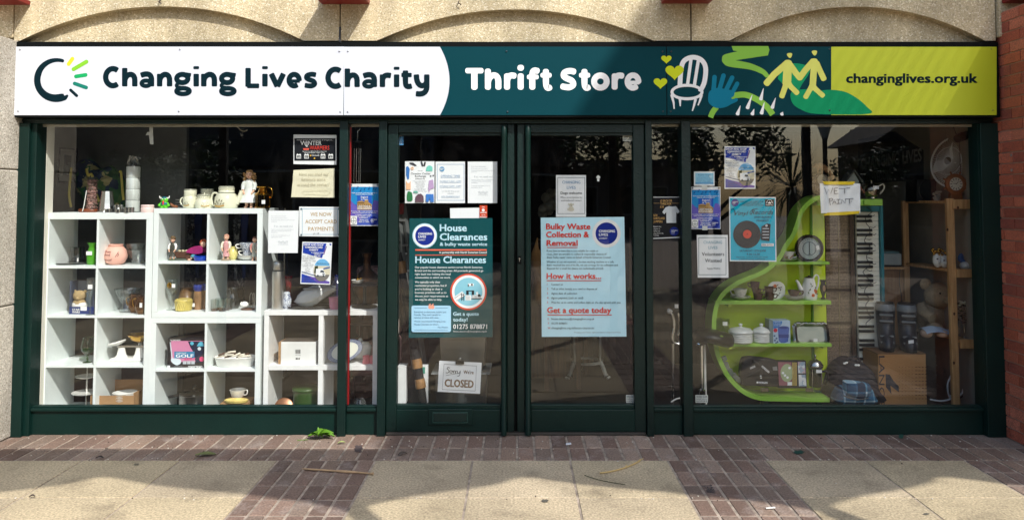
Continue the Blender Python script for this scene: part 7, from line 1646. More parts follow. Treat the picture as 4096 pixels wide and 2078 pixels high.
mb=MB();mb.tube(crv([W(u,v,.52)for u,v in pp],2),.0028,5);mb.build('cable',BLACK,t)
mb=MB()
for k in range(14):u,v=pp[3+k*2];d=random.choice((-1,1));mb.tube([W(u,v,.52),W(u+d*18,v+random.uniform(-10,10),.515),W(u+d*26,v+random.uniform(-6,10),.515)],.0024,5)
mb.build('bulbs',BLACK,t)
ZL=W(3300,796,YR+.03).z
t=thing('leopard_clock','resin rock clock with a leopard climbing over the top','clock',at(3285,.4,ZL));s=PX(.4);c=at(3282,.4,ZL);RES=pattern_mat('resin_rock',[(112,96,82),(74,66,58),(140,124,108),(92,80,70)],40,.7);mb=MB();random.seed(6)
mb.ell((c.x,c.y,c.z+50*s),(34*s,18*s,52*s),16,10)
for k in range(26):a=random.uniform(0,6.28);mb.ell((c.x+28*s*math.cos(a),c.y-8*s,c.z+56*s+40*s*math.sin(a)),(random.uniform(6,13)*s,9*s,random.uniform(6,12)*s),7,5)
mb.build('rock',RES,t,smooth=50);CAT=pattern_mat('spotted_coat',[(164,120,76),(60,44,34),(176,134,88),(150,108,70)],110,.8)
mb=MB();mb.tube(crv([(c.x-18*s,c.y-.02,c.z+128*s),(c.x,c.y-.02,c.z+132*s),(c.x+28*s,c.y-.02,c.z+112*s),(c.x+52*s,c.y-.02,c.z+88*s)],4),[8*s,10*s,11*s,12*s,12*s,12*s,12*s,11*s,10*s,8*s,6*s,4*s,2.6*s],10);mb.ell((c.x-22*s,c.y-.03,c.z+132*s),(11*s,10*s,9*s),10,7);mb.ell((c.x-31*s,c.y-.036,c.z+129*s),(5*s,5*s,4*s),8,6)
for dx,h in((-14,112),(2,108),(34,92),(44,84)):mb.tube([(c.x+dx*s,c.y-.035,c.z+(h+10)*s),(c.x+(dx-4)*s,c.y-.045,c.z+(h-8)*s)],[5*s,3.4*s],8)
for d in(-4,3):mb.ell((c.x+(-20+d)*s,c.y-.028,c.z+141*s),(2.4*s,2*s,2.6*s),6,4)
mb.build('leopard',CAT,t,smooth=70);cc=Vector((c.x+0*s,c.y-20*s,c.z+76*s))
face(MB(),[(.3,0),(19,0),(21,2),(21,5),(19,6),(18,4),(17.6,1),(.3,1)]).build('dial',mat((170,160,140),rough=.3,var=.05),t,smooth=30)
mb=MB();mb.obox((cc.x+3*s,cc.y-6.5*s,cc.z-2*s),(6*s,0,-3*s),(0,.4*s,0),(.5*s,0,1*s));mb.obox((cc.x,cc.y-6.5*s,cc.z+4*s),(.8*s,0,0),(0,.4*s,0),(0,0,7*s));mb.build('clock_hands',BLACK,t)
t=thing('bird_house','small grey roofed bird house behind the wet paint sheet','bird house',at(3408,.5,ZL));a,b=W(3386,724,.5),W(3430,724,.5);apex=W(3410,686,.5)
mb=MB();mb.prism([(a.x,ZL),(b.x,ZL),(b.x,a.z),(apex.x,apex.z),(a.x,a.z)],.48,.56);mb.build('wall',mat((150,156,150),rough=.7),t);mb=MB();w=.012
mb.prism([(a.x-.02,a.z-.01),(apex.x,apex.z),(apex.x,apex.z+.016),(a.x-.03,a.z-.004)],.46,.58);mb.prism([(b.x+.02,a.z-.01),(apex.x+.0005,apex.z),(apex.x+.0005,apex.z+.016),(b.x+.03,a.z-.004)],.46,.58);mb.build('roof',mat((72,72,68),rough=.8),t)
t,c,s=lathe_thing('silver_teapot','tarnished silver teapot with a price label on the green ledge','teapot',3487,.42,ZL,[(22,0),(24,3),(22,8),(30,20),(33,36),(28,52),(24,56),(22,58),(10,64),(4,66),(3,70),(5,74),(1,77)],mat((150,140,126),rough=.22,metal=1,var=.15),seg=16);handle(t,[(c.x+28*s,c.y,c.z+50*s),(c.x+46*s,c.y,c.z+60*s),(c.x+50*s,c.y,c.z+42*s),(c.x+32*s,c.y,c.z+20*s)],3*s,mat((200,190,170),rough=.4));mb=MB();mb.tube(crv([(c.x-28*s,c.y,c.z+24*s),(c.x-40*s,c.y,c.z+40*s),(c.x-48*s,c.y,c.z+54*s)],3),[7*s,6*s,5*s,4.4*s,4*s,3.6*s,3*s],8);mb.build('spout',mat((120,70,50),rough=.3,metal=.6),t,smooth=60);tag_on(t,c,s,4,46,22,13,dy=-.058)
# ---- banner on the far wall
t=thing('charity_banner','dark banner with grey capital lettering hung on the far side wall','banner',W(3560,735,1.5));q=[(3435,560),(3690,500),(3690,715),(3435,735)]
mb=MB();P4=[W(3437,558,2.12),W(3694,500,.93),W(3690,718,.93),W(3437,735,2.12)];P4[2]=P4[1]+(P4[3]-P4[0])*1.05;o=Vector((0,.02,0));mb.add(P4+[p+o for p in P4],[(0,1,2,3),(4,7,6,5),(0,4,5,1),(1,5,6,2),(2,6,7,3),(3,7,4,0)]);mb.build('cloth',mat((16,16,20),rough=.9,var=.1),t)
def banner_text(txt,a0,a1,b0,size,m):
 vs,fs,x0,x1=text_geo(txt,.02);mb=MB();out=[];e1=P4[1]-P4[0];e2=P4[3]-P4[0]
 for x,y in vs:out.append(P4[0]+e1*(a0+(x-x0)/(x1-x0)*(a1-a0))+e2*(b0-y/CAP*size)+Vector((0,-.006,0)))
 mb.add(out,fs);mb.build('lettering',m,t)
banner_text('CHANGING LIVES',.02,.97,.68,.24,mat((170,170,170),rough=.8));banner_text('IN CLEVEDON',.02,.52,.97,.17,mat((96,104,110),rough=.8))
# ---- pine rack
t=thing('pine_rack','open pine shelving rack crowded with goods at the right of the window','rack',at(3760,.4,Z0))
xr=at(3905,.25,1).x
fx0,fx1=W(3786,800,.3),W(3824,1610,.3)
mb=MB();mb.prism([(W(3787,795,.3).x,W(3787,793,.3).z),(W(3816,795,.3).x,W(3816,793,.3).z),(W(3842,1612,.3).x,Z0),(W(3814,1612,.3).x,Z0)],.30,.33);mb.build('post',PINE,t,bevel=.002)
q=W(3610,803,.95);mb=MB();mb.box(q.x,W(3633,803,.95).x,.95,.98,Z0,q.z);mb.build('post',PINE,t,bevel=.002)
q=W(3740,830,1.0);mb=MB();mb.box(q.x,q.x+.05,1.0,1.03,Z0,q.z);mb.build('post',PINE,t)
ZR=[W(3850,797,.27).z,W(3870,1076,.27).z,W(3870,1358,.27).z];ZRb=[W(3850,835,.27).z,W(3870,1110,.27).z,W(3870,1394,.27).z]
for k,(z,zb)in enumerate(zip(ZR,ZRb)):
 a=W((3818,3826,3834)[k],1000,.28);mb=MB();mb.box(a.x,xr,.28,.30-.001,zb,z);mb.build('front_rail',PINE,t,bevel=.002)
 mb=MB();x0=W((3633,3633,3690)[k],900,.9).x;v=[(x0,.96,z-.03),(a.x+.01,.332,z-.03),(xr,.332,z-.03),(xr,.96,z-.03)];mb.add(v+[(x,y,zz_+.02)for x,y,zz_ in v],[(0,1,2,3),(7,6,5,4),(0,4,5,1),(1,5,6,2),(2,6,7,3),(3,7,4,0)]);mb.build('shelf_board',PINE,t)
mb=MB()
for(u,v)in((3790,918),(3832,830),(3817,1254),(3816,1450)):p=W(u,v,.2985 if u<3830 else.279);mb.ell((p.x,p.y,p.z),(.008,.0015,.012),10,6)
mb.build('knot',mat((70,40,22),rough=.6),t)
s_=[z-.01 for z in ZR]
FANW=mat((236,238,238),rough=.35,var=.03)
t=thing('desk_fan','white desk fan seen from the side on top of the pine rack','fan',at(3880,.52,s_[0]));c=Vector((W(3815,640,.5).x,.5,W(3815,648,.5).z));ax=Vector((-.82,-.36,.12)).normalized();e1=ax.cross(Vector((0,0,1))).normalized();e2=e1.cross(ax).normalized()*-1;RF=.195
def fp(r,a,d):return c+e1*r*math.cos(a)+e2*r*math.sin(a)+ax*d
mb=MB();mb.tube([fp(RF,2*math.pi*k/40,.0)for k in range(41)],.008,7);mb.tube([fp(RF*.55,2*math.pi*k/30,.06)for k in range(31)],.002,5);mb.tube([fp(RF*.55,2*math.pi*k/30,-.06)for k in range(31)],.002,5)
for k in range(64):
 a=2*math.pi*k/64;mb.tube([fp(.03,a,.07),fp(RF*.55,a,.06),fp(RF,a,.005)],.0013,4);mb.tube([fp(.05,a,-.065),fp(RF*.55,a,-.06),fp(RF,a,-.005)],.0013,4)
mb.build('cage',FANW,t)
mb=MB()
for k in range(3):
 v=[];
 for i in range(9):
  for j in range(5):r=.02+(RF-.035)*j/4;a=k*2.094+.2+(i/8-.5)*1.3*(.5+.5*math.sin(math.pi*min(j/4+.2,1)));v.append(fp(r,a,(i/8-.5)*.05))
 mb.add(v,[(i*5+j,i*5+j+1,(i+1)*5+j+1,(i+1)*5+j)for i in range(8)for j in range(4)])
mb.build('blades',mat((236,238,240),rough=.35),t,smooth=60)
mb=MB();mb.tube([c-ax*.05,c-ax*.07,c-ax*.17,c-ax*.2],[.045,.058,.055,.03],16);mb.build('motor',FANW,t,smooth=50)
m_=c-ax*.12;mb=MB();mb.lathe((m_.x,m_.y,s_[0]),[(.085,0),(.085,.012),(.06,.03),(.032,.12),(.03,m_.z-s_[0]-.05)],20);mb.build('stand',FANW,t,smooth=50)
mb=MB();mb.ell((m_.x,m_.y,m_.z+.065),(.008,.008,.014));mb.build('knob',FANW,t,smooth=60)
t=thing('ship_wheel_clock',"brown wooden ship's wheel clock with a white dial",'clock',at(3822,.36,s_[0]));cc=at(3822,.34,s_[0]+.125);s=PX(.34);WD=mat((134,78,40),rough=.4,var=.15)
face(MB(),[(26,-8),(40,-8),(42,0),(40,6),(28,8),(26,4)]).build('rim',WD,t,smooth=50);face(MB(),[(.3,3),(26,3),(26,4)]).build('dial',mat((222,216,200),rough=.4),t)
for k in range(8):a=R(22+45*k);mb=MB();p=Vector((math.cos(a),0,math.sin(a)));mb.tube([cc+p*40*s,cc+p*47*s,cc+p*53*s],[2.4*s,4*s,2.4*s],8);mb.build('spoke',WD,t,smooth=60)
fl=MB()
for k in range(12):a=R(30*k);p=Vector((math.cos(a),0,math.sin(a)));q=Vector((-p.z,0,p.x));fl.obox(cc+p*20*s+Vector((0,-5*s,0)),p*4*s,Vector((0,.4*s,0)),q*1.1*s)
fl.obox(cc+Vector((4*s,-5.5*s,4*s)),Vector((5*s,0,5*s)),Vector((0,.3*s,0)),Vector((-.6*s,0,.6*s)));fl.obox(cc+Vector((-5*s,-5.5*s,1*s)),Vector((8*s,0,-1*s)),Vector((0,.3*s,0)),Vector((0,0,.7*s)));fl.build('numerals',BLACK,t)
mb=MB();mb.prism([(cc.x-26*s,s_[0]),(cc.x+26*s,s_[0]),(cc.x+20*s,cc.z-34*s),(cc.x-20*s,cc.z-34*s)],.33,.37);mb.build('stand',WD,t,bevel=.003)
t=thing('black_speaker','black loudspeaker box on the back of the pine rack','speaker',at(3720,.8,s_[0]));solid(t,'box',BLACK,[(3668,715),(3772,718),(3772,806),(3667,806)],.75,.18);mb=MB();q=W(3720,760,.74);mb.lathe((0,0,0),[(.09,0),(.085,.004),(.02,-.01),(.0,-.008)],24);mb.v=[(q.x+x,.7485-z,q.z+y)for x,y,z in mb.v];mb.build('cone',mat((34,34,36),rough=.6),t,smooth=40)
t=thing('white_flowers','small white china flowers in front of the black loudspeaker','flowers',at(3748,.6,s_[0]));mb=MB();q=at(3748,.6,s_[0])
for k in range(11):mb.ell((q.x+random.uniform(-.03,.03),.6,q.z+random.uniform(.02,.075)),(.012,.012,.011),8,6)
mb.lathe(q,[(.02,0),(.028,.02),(.02,.03)],12);mb.build('flowers',mat((170,164,150),rough=.6),t,smooth=60)
t=thing('carnival_mask','pair of white and gold carnival masks on the pine rack','masks',at(3760,.55,s_[1]));mb=MB();q=at(3752,.5,s_[1]);q2=at(3778,.48,s_[1])
for p,k in((q,1),(q2,.85)):mb.ell((p.x,p.y,p.z+.06*k),(.04*k,.03*k,.058*k),14,10);mb.ell((p.x-.005,p.y-.032*k,p.z+.05*k),(.008,.012,.014),8,6)
mb.build('faces',CHINA,t,smooth=70);mb=MB()
for p,k in((q,1),(q2,.85)):
 for d in(-1,1):mb.ell((p.x+d*.016*k,p.y-.026*k,p.z+.07*k),(.009*k,.005,.006*k),8,5)
mb.build('eye_holes',BLACK,t);mb=MB()
for k in range(24):mb.ell((q.x+random.uniform(-.05,.06),q.y-random.uniform(0,.02),q.z+random.uniform(.09,.15)),(.011,.01,.011),6,5)
mb.build('gold_trim',BRASS,t,smooth=60)
t=thing('soft_toy','plush toy in a blue jersey and red trousers on the pine rack','soft toy',at(3868,.42,s_[1]));s=PX(.42);c=at(3868,.42,s_[1]);PW2=mat((210,208,202),rough=.95,var=.1,vs=60)
mb=MB();mb.ell((c.x,c.y,c.z+40*s),(24*s,18*s,30*s));mb.ell((c.x+12*s,c.y-.01,c.z+88*s),(20*s,18*s,18*s));mb.build('body',mat((150,112,84),rough=.95),t,smooth=80)
mb=MB();mb.ell((c.x-2*s,c.y-1*s,c.z+46*s),(30*s,21*s,22*s));mb.tube(crv([(c.x+22*s,c.y-.01,c.z+54*s),(c.x+36*s,c.y-.03,c.z+40*s),(c.x+30*s,c.y-.05,c.z+30*s)],3),9*s,9);mb.tube(crv([(c.x-24*s,c.y-.01,c.z+54*s),(c.x-36*s,c.y-.03,c.z+40*s),(c.x-26*s,c.y-.05,c.z+28*s)],3),9*s,9);mb.build('jersey',mat((28,96,150),rough=.9),t,smooth=80)
mb=MB();mb.ell((c.x,c.y-.02,c.z+18*s),(26*s,20*s,14*s));mb.build('trousers',mat((150,28,30),rough=.9),t,smooth=80)
for d in(-1,1):mb=MB();mb.ell((c.x+d*26*s,c.y-.06,c.z+15*s),(19*s,20*s,16*s));mb.build('foot',PW2,t,smooth=80)
t=thing('floppy_dog_toy','white floppy plush dog slumped behind the blue jersey toy','soft toy',at(3838,.56,s_[1]));c=at(3838,.56,s_[1]);mb=MB();mb.ell((c.x,c.y,c.z+80*s),(30*s,26*s,26*s));mb.ell((c.x-4*s,c.y,c.z+36*s),(30*s,24*s,38*s));mb.ell((c.x-26*s,c.y-.02,c.z+74*s),(10*s,8*s,24*s));mb.build('body',PW2,t,smooth=80);mb=MB();mb.ell((c.x+4*s,c.y-25*s,c.z+82*s),(4*s,3*s,4*s));mb.build('nose',BLACK,t)
t=thing('office_chair','dark blue padded office chair behind the pine rack','chair',at(3680,1.25,Z0));q0,q1=W(3640,915,1.25),W(3718,1090,1.25);mb=MB();mb.ell(((q0.x+q1.x)/2,1.28,(q0.z+q1.z)/2),((q1.x-q0.x)/2,.05,(q0.z-q1.z)/2+.05),18,12);mb.build('backrest',mat((22,34,60),rough=.85),t,smooth=80);mb=MB();mb.lathe(((q0.x+q1.x)/2,1.25,Z0),[(.22,0),(.22,.03),(.04,.06),(.03,.4),(.2,.44),(.21,.5),(.03,.52),(.02,q1.z)],16);mb.build('base',BLACK,t)
t=thing('white_printer','white box printer on a wooden cabinet beside the teal case','printer',at(3570,.95,1.0));a,b=W(3533,1008,.9),W(3608,1066,.9);mb=MB();mb.box(a.x,b.x,.9,1.2,b.z+.012,a.z-.012);mb.build('body',mat((180,186,184),rough=.4),t,bevel=.008);mb=MB();mb.box(a.x+.01,b.x-.01,.92,1.18,a.z-.0115,a.z+.004);mb.build('lid',mat((120,150,150),rough=.4),t,bevel=.003);mb=MB();mb.box(a.x+.005,b.x-.005,.91,1.19,b.z,b.z+.0115);mb.build('foot',BLACK,t)
t=thing('wood_cabinet','plain brown wooden cabinet under the white printer','cabinet',at(3572,.95,Z0));mb=MB();a2,b2=W(3528,1073,.89),W(3612,1073,.89);mb.box(a2.x,b2.x,.89,1.25,Z0,b.z-.0205);mb.build('body',wood_mat('cabinet_wood',(128,88,52),(156,112,70)),t);mb=MB();mb.box(a2.x-.012,b2.x+.012,.87,1.26,b.z-.02,b.z-.001);mb.build('top',PINE,t);mb=MB();mb.tube(crv([W(3600,1075,.88),W(3598,1130,.88),W(3606,1190,.88),W(3604,1260,.88)],4),.003,5);mb.build('hanging_cable',BLACK,t)
FURB=mat((172,148,116),rough=1,var=.15,vs=80,bump=.9,bs=260)
t=thing('teddy_bear','large brown teddy bear sitting on the low shelf of the pine rack','teddy bear',at(3735,.75,s_[2]));s=PX(.75);c=at(3728,.75,s_[2])
mb=MB();mb.ell((c.x,c.y,c.z+56*s),(56*s,46*s,66*s),20,14);mb.ell((c.x+14*s,c.y-.06,c.z+140*s),(56*s,48*s,50*s),20,14)
for d in(-1,1):mb.ell((c.x+(14+d*46)*s,c.y-.04,c.z+184*s),(23*s,12*s,23*s),14,10);mb.tube(crv([(c.x+d*46*s,c.y-.03,c.z+92*s),(c.x+d*60*s,c.y-.12,c.z+76*s),(c.x+d*48*s,c.y-.2,c.z+60*s)],4),22*s,12);mb.ell((c.x+d*40*s,c.y-.2,c.z+22*s),(26*s,50*s,24*s),14,10)
mb.build('body',FURB,t,smooth=80);mb=MB();mb.ell((c.x+34*s,c.y-.06-44*s,c.z+126*s),(28*s,20*s,20*s),14,10);mb.build('muzzle',mat((160,138,108),rough=1,var=.1,vs=80),t,smooth=80)
mb=MB();mb.ell((c.x+42*s,c.y-.06-62*s,c.z+132*s),(9*s,5*s,6*s),10,8);mb.build('nose',BLACK,t,smooth=80);mb=MB()
for d in(-1,1):mb.ell((c.x+(18+d*22)*s,c.y-.06-44*s,c.z+154*s),(4*s,3*s,4*s),8,6)
mb.build('eyes',BLACK,t,smooth=80)
t=thing('rag_toy','pale plush toy lying under a white cloth at the feet of the teddy bear','soft toy',at(3745,.45,s_[2]));s=PX(.45);c=at(3740,.45,s_[2]);mb=MB();mb.ell((c.x-34*s,c.y,c.z+14*s),(22*s,26*s,17*s));mb.ell((c.x+24*s,c.y-.02,c.z+14*s),(24*s,24*s,16*s));mb.ell((c.x+48*s,c.y,c.z+12*s),(16*s,20*s,14*s));mb.build('body',mat((206,170,144),rough=.95),t,smooth=80)
mb=MB();n=9;g=[]
for j in range(n):
 for i in range(n):g.append((c.x+(-50+i*14)*s,c.y-.07+j*.016,c.z+(44-abs(i-3)*3.2-(abs(j-5)**1.6)*1.3+2*math.sin(i*1.7+j))*s))
mb.add(g,[(j*n+i,j*n+i+1,(j+1)*n+i+1,(j+1)*n+i)for j in range(n-1)for i in range(n-1)]);mb.build('cloth',mat((176,190,206),rough=.9),t,smooth=70)
t,c,s=lathe_thing('flower_vase','clear glass vase of white artificial flowers on the pine rack','vase',3858,.4,s_[2],[(12,0),(9,6),(14,50),(20,76),(19,76),(12,50),(.5,8)],CLEAR,seg=14);mb=MB();random.seed(15)
for k in range(70):a=random.uniform(0,6.28);r=random.uniform(4,34);h=random.uniform(60,140);p=Vector((c.x+r*s*math.cos(a),c.y+r*.6*s*math.sin(a),c.z+h*s));d=Vector((random.gauss(0,1),random.gauss(0,1),random.gauss(0,1))).normalized()*9*s;w=d.orthogonal().normalized()*4*s;mb.quad(p-d,p-w,p+d,p+w)
mb.build('leaves',mat((40,58,36),rough=.7),t);mb=MB()
for k in range(16):a=random.uniform(0,6.28);r=random.uniform(6,28);mb.ell((c.x+r*s*math.cos(a),c.y-.02+r*.4*s*math.sin(a),c.z+random.uniform(130,156)*s),(4.5*s,4.5*s,3.6*s),7,5)
mb.build('blossoms',mat((206,204,180),rough=.8),t,smooth=60)
t=thing('boot_carton','brown cardboard ski boot carton under the boots','box',at(3610,.35,Z0));YX=.3;a,b=W(3512,1417,YX),W(3708,1612,YX);CARD2=mat((176,128,78),rough=.85,var=.08,vs=5);zc=a.z
mb=MB();mb.box(a.x,b.x,YX,YX+.36,Z0,zc);mb.build('carton',CARD2,t,bevel=.003);mb=MB();mb.box(a.x-.002,b.x+.003,YX+.001,YX+.362,zc+.0006,zc+.006);mb.build('lid',mat((128,92,56),rough=.85),t)
INKB=pm((60,44,34));fl=Flat(YX-.0008);fl.text('LANGE',3516,1422,22,'l',-.0,200,math.pi/2);
def bxp(x,y):return(3300+x/1.72,1000+y/1.72)
fl.poly([bxp(*q)for q in((416,850),(446,855),(470,895),(508,935),(508,975),(450,930),(458,990),(420,940))]);fl.build('lettering',pm((46,52,60)),t)
fl=Flat(YX-.0008);[fl.rect(3596+i*13,1466+j*14,3596+i*13+(2 if i<5 else 8),1468+j*14)for i in range(9)for j in range(10)];fl.build('printed_dots',INKB,t)
NAVYB=mat((22,24,40),rough=.35,var=.1);BGREY=mat((112,116,120),rough=.35)
def boot(label,u,Y,turn):
 t=thing('ski_boot',label,'ski boot',at(u,Y,zc+.006),'pair of ski boots');s=PX(Y);c=at(u,Y,zc+.006);d=Vector((-math.sin(turn),-math.cos(turn),0));sd=Vector((math.cos(turn),-math.sin(turn),0))
 def sec(mb,rows,nn=16):
  v=[]
  for off,h,wx,wy in rows:
   for k in range(nn):a=2*math.pi*k/nn;p=c+d*(off+wy*math.cos(a))*s+sd*wx*math.sin(a)*s+Vector((0,0,h*s));v.append(p)
  return mb.add(v,[(i*nn+k,i*nn+(k+1)%nn,(i+1)*nn+(k+1)%nn,(i+1)*nn+k)for i in range(len(rows)-1)for k in range(nn)]+[tuple(range(nn)),tuple((len(rows)-1)*nn+k for k in range(nn))])
 sec(MB(),[(16,8,29,66),(16,14,31,68),(14,34,32,64),(4,56,33,50),(-8,74,33,40),(-10,100,34,38)]).build('shell',NAVYB,t,smooth=50)
 sec(MB(),[(16,0,28,68),(16,7.6,28,68)]).build('sole',BLACK,t)
 sec(MB(),[(-10,101,34,38),(-10,128,35,39),(-12,150,36,40)]).build('cuff',NAVYB,t,smooth=50);sec(MB(),[(-12,150.5,36.5,40.5),(-12,162,37,41),(-16,176,34,36)]).build('top_band',BGREY,t,smooth=40);sec(MB(),[(-14,172,32,34),(-14,182,32,34)]).build('liner',BLACK,t,smooth=50)
 for h,off in((34,64),(56,50),(112,34),(136,36)):
  mb=MB();p=c+d*(off-6)*s+Vector((0,0,h*s));mb.obox(p,sd*24*s,d*5*s,Vector((0,0,3.4*s)));mb.build('buckle',BGREY,t,bevel=.002)
 return t,c,s,d
boot('left navy ski boot on the carton',3545,.50,.35);tb,cb,sb,db=boot('right navy ski boot with a price label on its toe',3632,.46,.3)
mb=MB();p=cb+db*70*sb+Vector((-.006,-.012,44*sb));mb.obox(p,(10*sb,0,1*sb),(0,.001,.0),(0,.001,6*sb));mb.build('price_tag',TAG,tb)
t=thing('backpack','dark backpack with blue tartan pockets on the window floor','backpack',at(3445,.25,Z0));PLAID=bpy.data.materials.new('tartan');PLAID.use_nodes=True
nn_,ll=PLAID.node_tree.nodes,PLAID.node_tree.links;tc=nn_.new('ShaderNodeTexCoord');acc=None
for ax_,off,wd,sc_ in(('X',.0,.18,14),('Z',.0,.18,14),('X',.5,.5,7),('Z',.5,.5,7)):
 sx=nn_.new('ShaderNodeSeparateXYZ');ll.new(tc.outputs['Object'],sx.inputs[0]);m1=nn_.new('ShaderNodeMath');m1.operation='MULTIPLY_ADD';m1.inputs[1].default_value=sc_;m1.inputs[2].default_value=off;ll.new(sx.outputs[ax_],m1.inputs[0]);m2=nn_.new('ShaderNodeMath');m2.operation='FRACT';ll.new(m1.outputs[0],m2.inputs[0]);m3=nn_.new('ShaderNodeMath');m3.operation='LESS_THAN';m3.inputs[1].default_value=wd;ll.new(m2.outputs[0],m3.inputs[0]);m4=nn_.new('ShaderNodeMath');m4.operation='MULTIPLY';m4.inputs[1].default_value=.3 if wd<.3 else-.17;ll.new(m3.outputs[0],m4.inputs[0])
 if acc is None:acc=m4
 else:m5=nn_.new('ShaderNodeMath');m5.operation='ADD';ll.new(acc.outputs[0],m5.inputs[0]);ll.new(m4.outputs[0],m5.inputs[1]);acc=m5
cr=nn_.new('ShaderNodeValToRGB');e=cr.color_ramp.elements;e[0].position,e[0].color=0,(*lin((14,24,48)),1);e[1].position,e[1].color=1,(*lin((226,236,240)),1);x=e.new(.42);x.color=(*lin((40,96,132)),1);x=e.new(.62);x.color=(*lin((96,150,176)),1)
m6=nn_.new('ShaderNodeMath');m6.operation='ADD';m6.inputs[1].default_value=.42;ll.new(acc.outputs[0],m6.inputs[0]);ll.new(m6.outputs[0],cr.inputs[0]);ll.new(cr.outputs[0],nn_['Principled BSDF'].inputs['Base Color']);nn_['Principled BSDF'].inputs['Roughness'].default_value=.9
def puff(name,m,pts,Y,th,bulge=.6,smooth=70,rot=0):
 mb=MB();o=[W(u,v,Y)for u,v in crv(pts,4,True)];o=[Vector((p.x,0,max(p.z,Z0)))for p in o];c0=sum(o,Vector())/len(o);n=len(o);v=[]
 lay=[(1,th),(1,th*.35),(.94,0-th*.1),(.8,-th*.35),(.45,-th*.55)]
 for f,dy in lay:v+=[(c0.x+(p.x-c0.x)*f,Y+dy,c0.z+(p.z-c0.z)*f)for p in o]
 v.append((c0.x,Y-th*.6,c0.z));mb.add(v,[(k*n+i,k*n+(i+1)%n,(k+1)*n+(i+1)%n,(k+1)*n+i)for k in range(4)for i in range(n)]+[(4*n+i,4*n+(i+1)%n,5*n)for i in range(n)]+[tuple(range(n))])
 return mb.build(name,m,t,smooth=smooth)
PACK=mat((26,28,36),rough=.85,var=.15,vs=14,bump=.3,bs=60)
puff('body',PACK,[(3330,1616),(3334,1520),(3352,1470),(3400,1440),(3460,1452),(3500,1496),(3520,1560),(3544,1616)],.34,.16)
puff('pocket',PLAID,[(3353,1616),(3354,1562),(3380,1540),(3440,1528),(3480,1540),(3502,1580),(3504,1616)],.24,.09);puff('small_pocket',PLAID,[(3382,1536),(3388,1524),(3440,1528),(3484,1540),(3478,1586),(3420,1590),(3384,1574)],.19,.05)
mb=MB();mb.tube(crv([W(3392,1446,.3),W(3402,1428,.3),W(3430,1428,.3),W(3442,1448,.3)],4),.008,8);mb.build('handle',PACK,t,smooth=60);mb=MB();mb.tube(crv([W(3374,1580,.155),W(3420,1596,.15),W(3474,1592,.155)],4),.004,6);mb.build('zip',BLACK,t);mb=MB()
for u,v in((3384,1455),(3392,1452),(3430,1462),(3440,1462)):q=W(u,v,.21);mb.ell((q.x,.235,q.z),(.012,.006,.008),7,5)
mb.build('flower_badge',CHINA,t)
mb=MB()
for i,pth in enumerate(([(3805,1500),(3790,1540),(3800,1588),(3830,1598)],[(3850,1400),(3862,1480),(3852,1560),(3838,1580)],[(3720,1596),(3770,1602),(3812,1590),(3800,1580)],[(3896,1480),(3900,1540),(3870,1570),(3840,1590)])):
 mb=MB();mb.tube(crv([W(u,v,.45)for u,v in pth],6),.007 if i<3 else.004,7);mb.build('cable',CHINA if i<3 else BLACK,label=('white cable looping up behind the pine post','white cable hanging down behind the pine rack','white cable lying on the floor beside the carton','black cable dropping from the wall socket')[i],cat='cable',smooth=60)
t=thing('wall_socket','white double wall socket with a black plug low in the right window','socket',W(3884,1495,.5));a=W(3884,1495,.5);mb=MB();mb.box(a.x-.07,a.x+.04,.5,.52,a.z-.03,a.z+.03);mb.build('plate',mat((180,178,170),rough=.5),t,bevel=.003);mb=MB();mb.box(a.x+.0,a.x+.035,.46,.4995,a.z-.02,a.z+.02);mb.build('plug',BLACK,t,bevel=.004)
t=thing('spotlight','black spotlight clamped at the top right corner of the window','lamp',W(3860,545,.3));q=W(3858,540,.3);mb=MB();mb.tube([W(3828,556,.26),W(3850,546,.28),W(3880,534,.3)],[.03,.034,.024],14);mb.build('shade',BLACK,t,smooth=50);mb=MB();mb.tube([W(3880,534,.3),W(3888,512,.3),W(3904,506,.3)],.01,8);mb.build('arm',BLACK,t);mb=MB();mb.tube(crv([W(3812,502,.32),W(3828,545,.32),W(3838,575,.32),W(3842,700,.36)],4),.003,5);mb.build('cable',BLACK,t)
t=thing('dark_backdrop','dark curtain hanging across the back of the right window','curtain',(2.1,2.2,0));mb=MB();v=[]  # dark sheet added to darken the interior behind this window
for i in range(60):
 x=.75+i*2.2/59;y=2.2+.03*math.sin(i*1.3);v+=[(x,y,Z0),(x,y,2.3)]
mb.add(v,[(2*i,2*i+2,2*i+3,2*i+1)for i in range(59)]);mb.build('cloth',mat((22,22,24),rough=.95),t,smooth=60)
# = LITTER AND LEAVES ON THE PAVEMENT
random.seed(77)
def leaf(mb,c,d,w,L_,lift=.01,curl=.012):
 d=Vector((d[0],d[1],0)).normalized();n=Vector((-d.y,d.x,0));v=[];N=7
 for i in range(N):
  f=i/(N-1);ww=w*math.sin(math.pi*min(f*.9+.06,1));z=lift+curl*math.sin(f*3.1)
  p=Vector(c)+d*(f-.5)*L_
  v+=[p+n*ww+Vector((0,0,z+curl*.6)),p+Vector((0,0,z)),p-n*ww+Vector((0,0,z+curl*.5))]
 return mb.add(v,[(3*i+j,3*i+j+1,3*i+j+4,3*i+j+3)for i in range(N-1)for j in(0,1)])
LG=mat((92,136,34),rough=.5,var=.15,vs=30)
g=G(1276,1756);mb=MB()
for dx,dy,a,w,L_,l in((.0,.0,0,.042,.15,.012),(.03,.01,.35,.04,.13,.02),(-.02,.01,2.6,.026,.11,.016),(.01,.02,1.45,.018,.12,.03),(.05,-.005,-.2,.022,.12,.014)):leaf(mb,(g.x+dx,g.y+dy,.004),(math.cos(a),math.sin(a)),w,L_,l,.02)
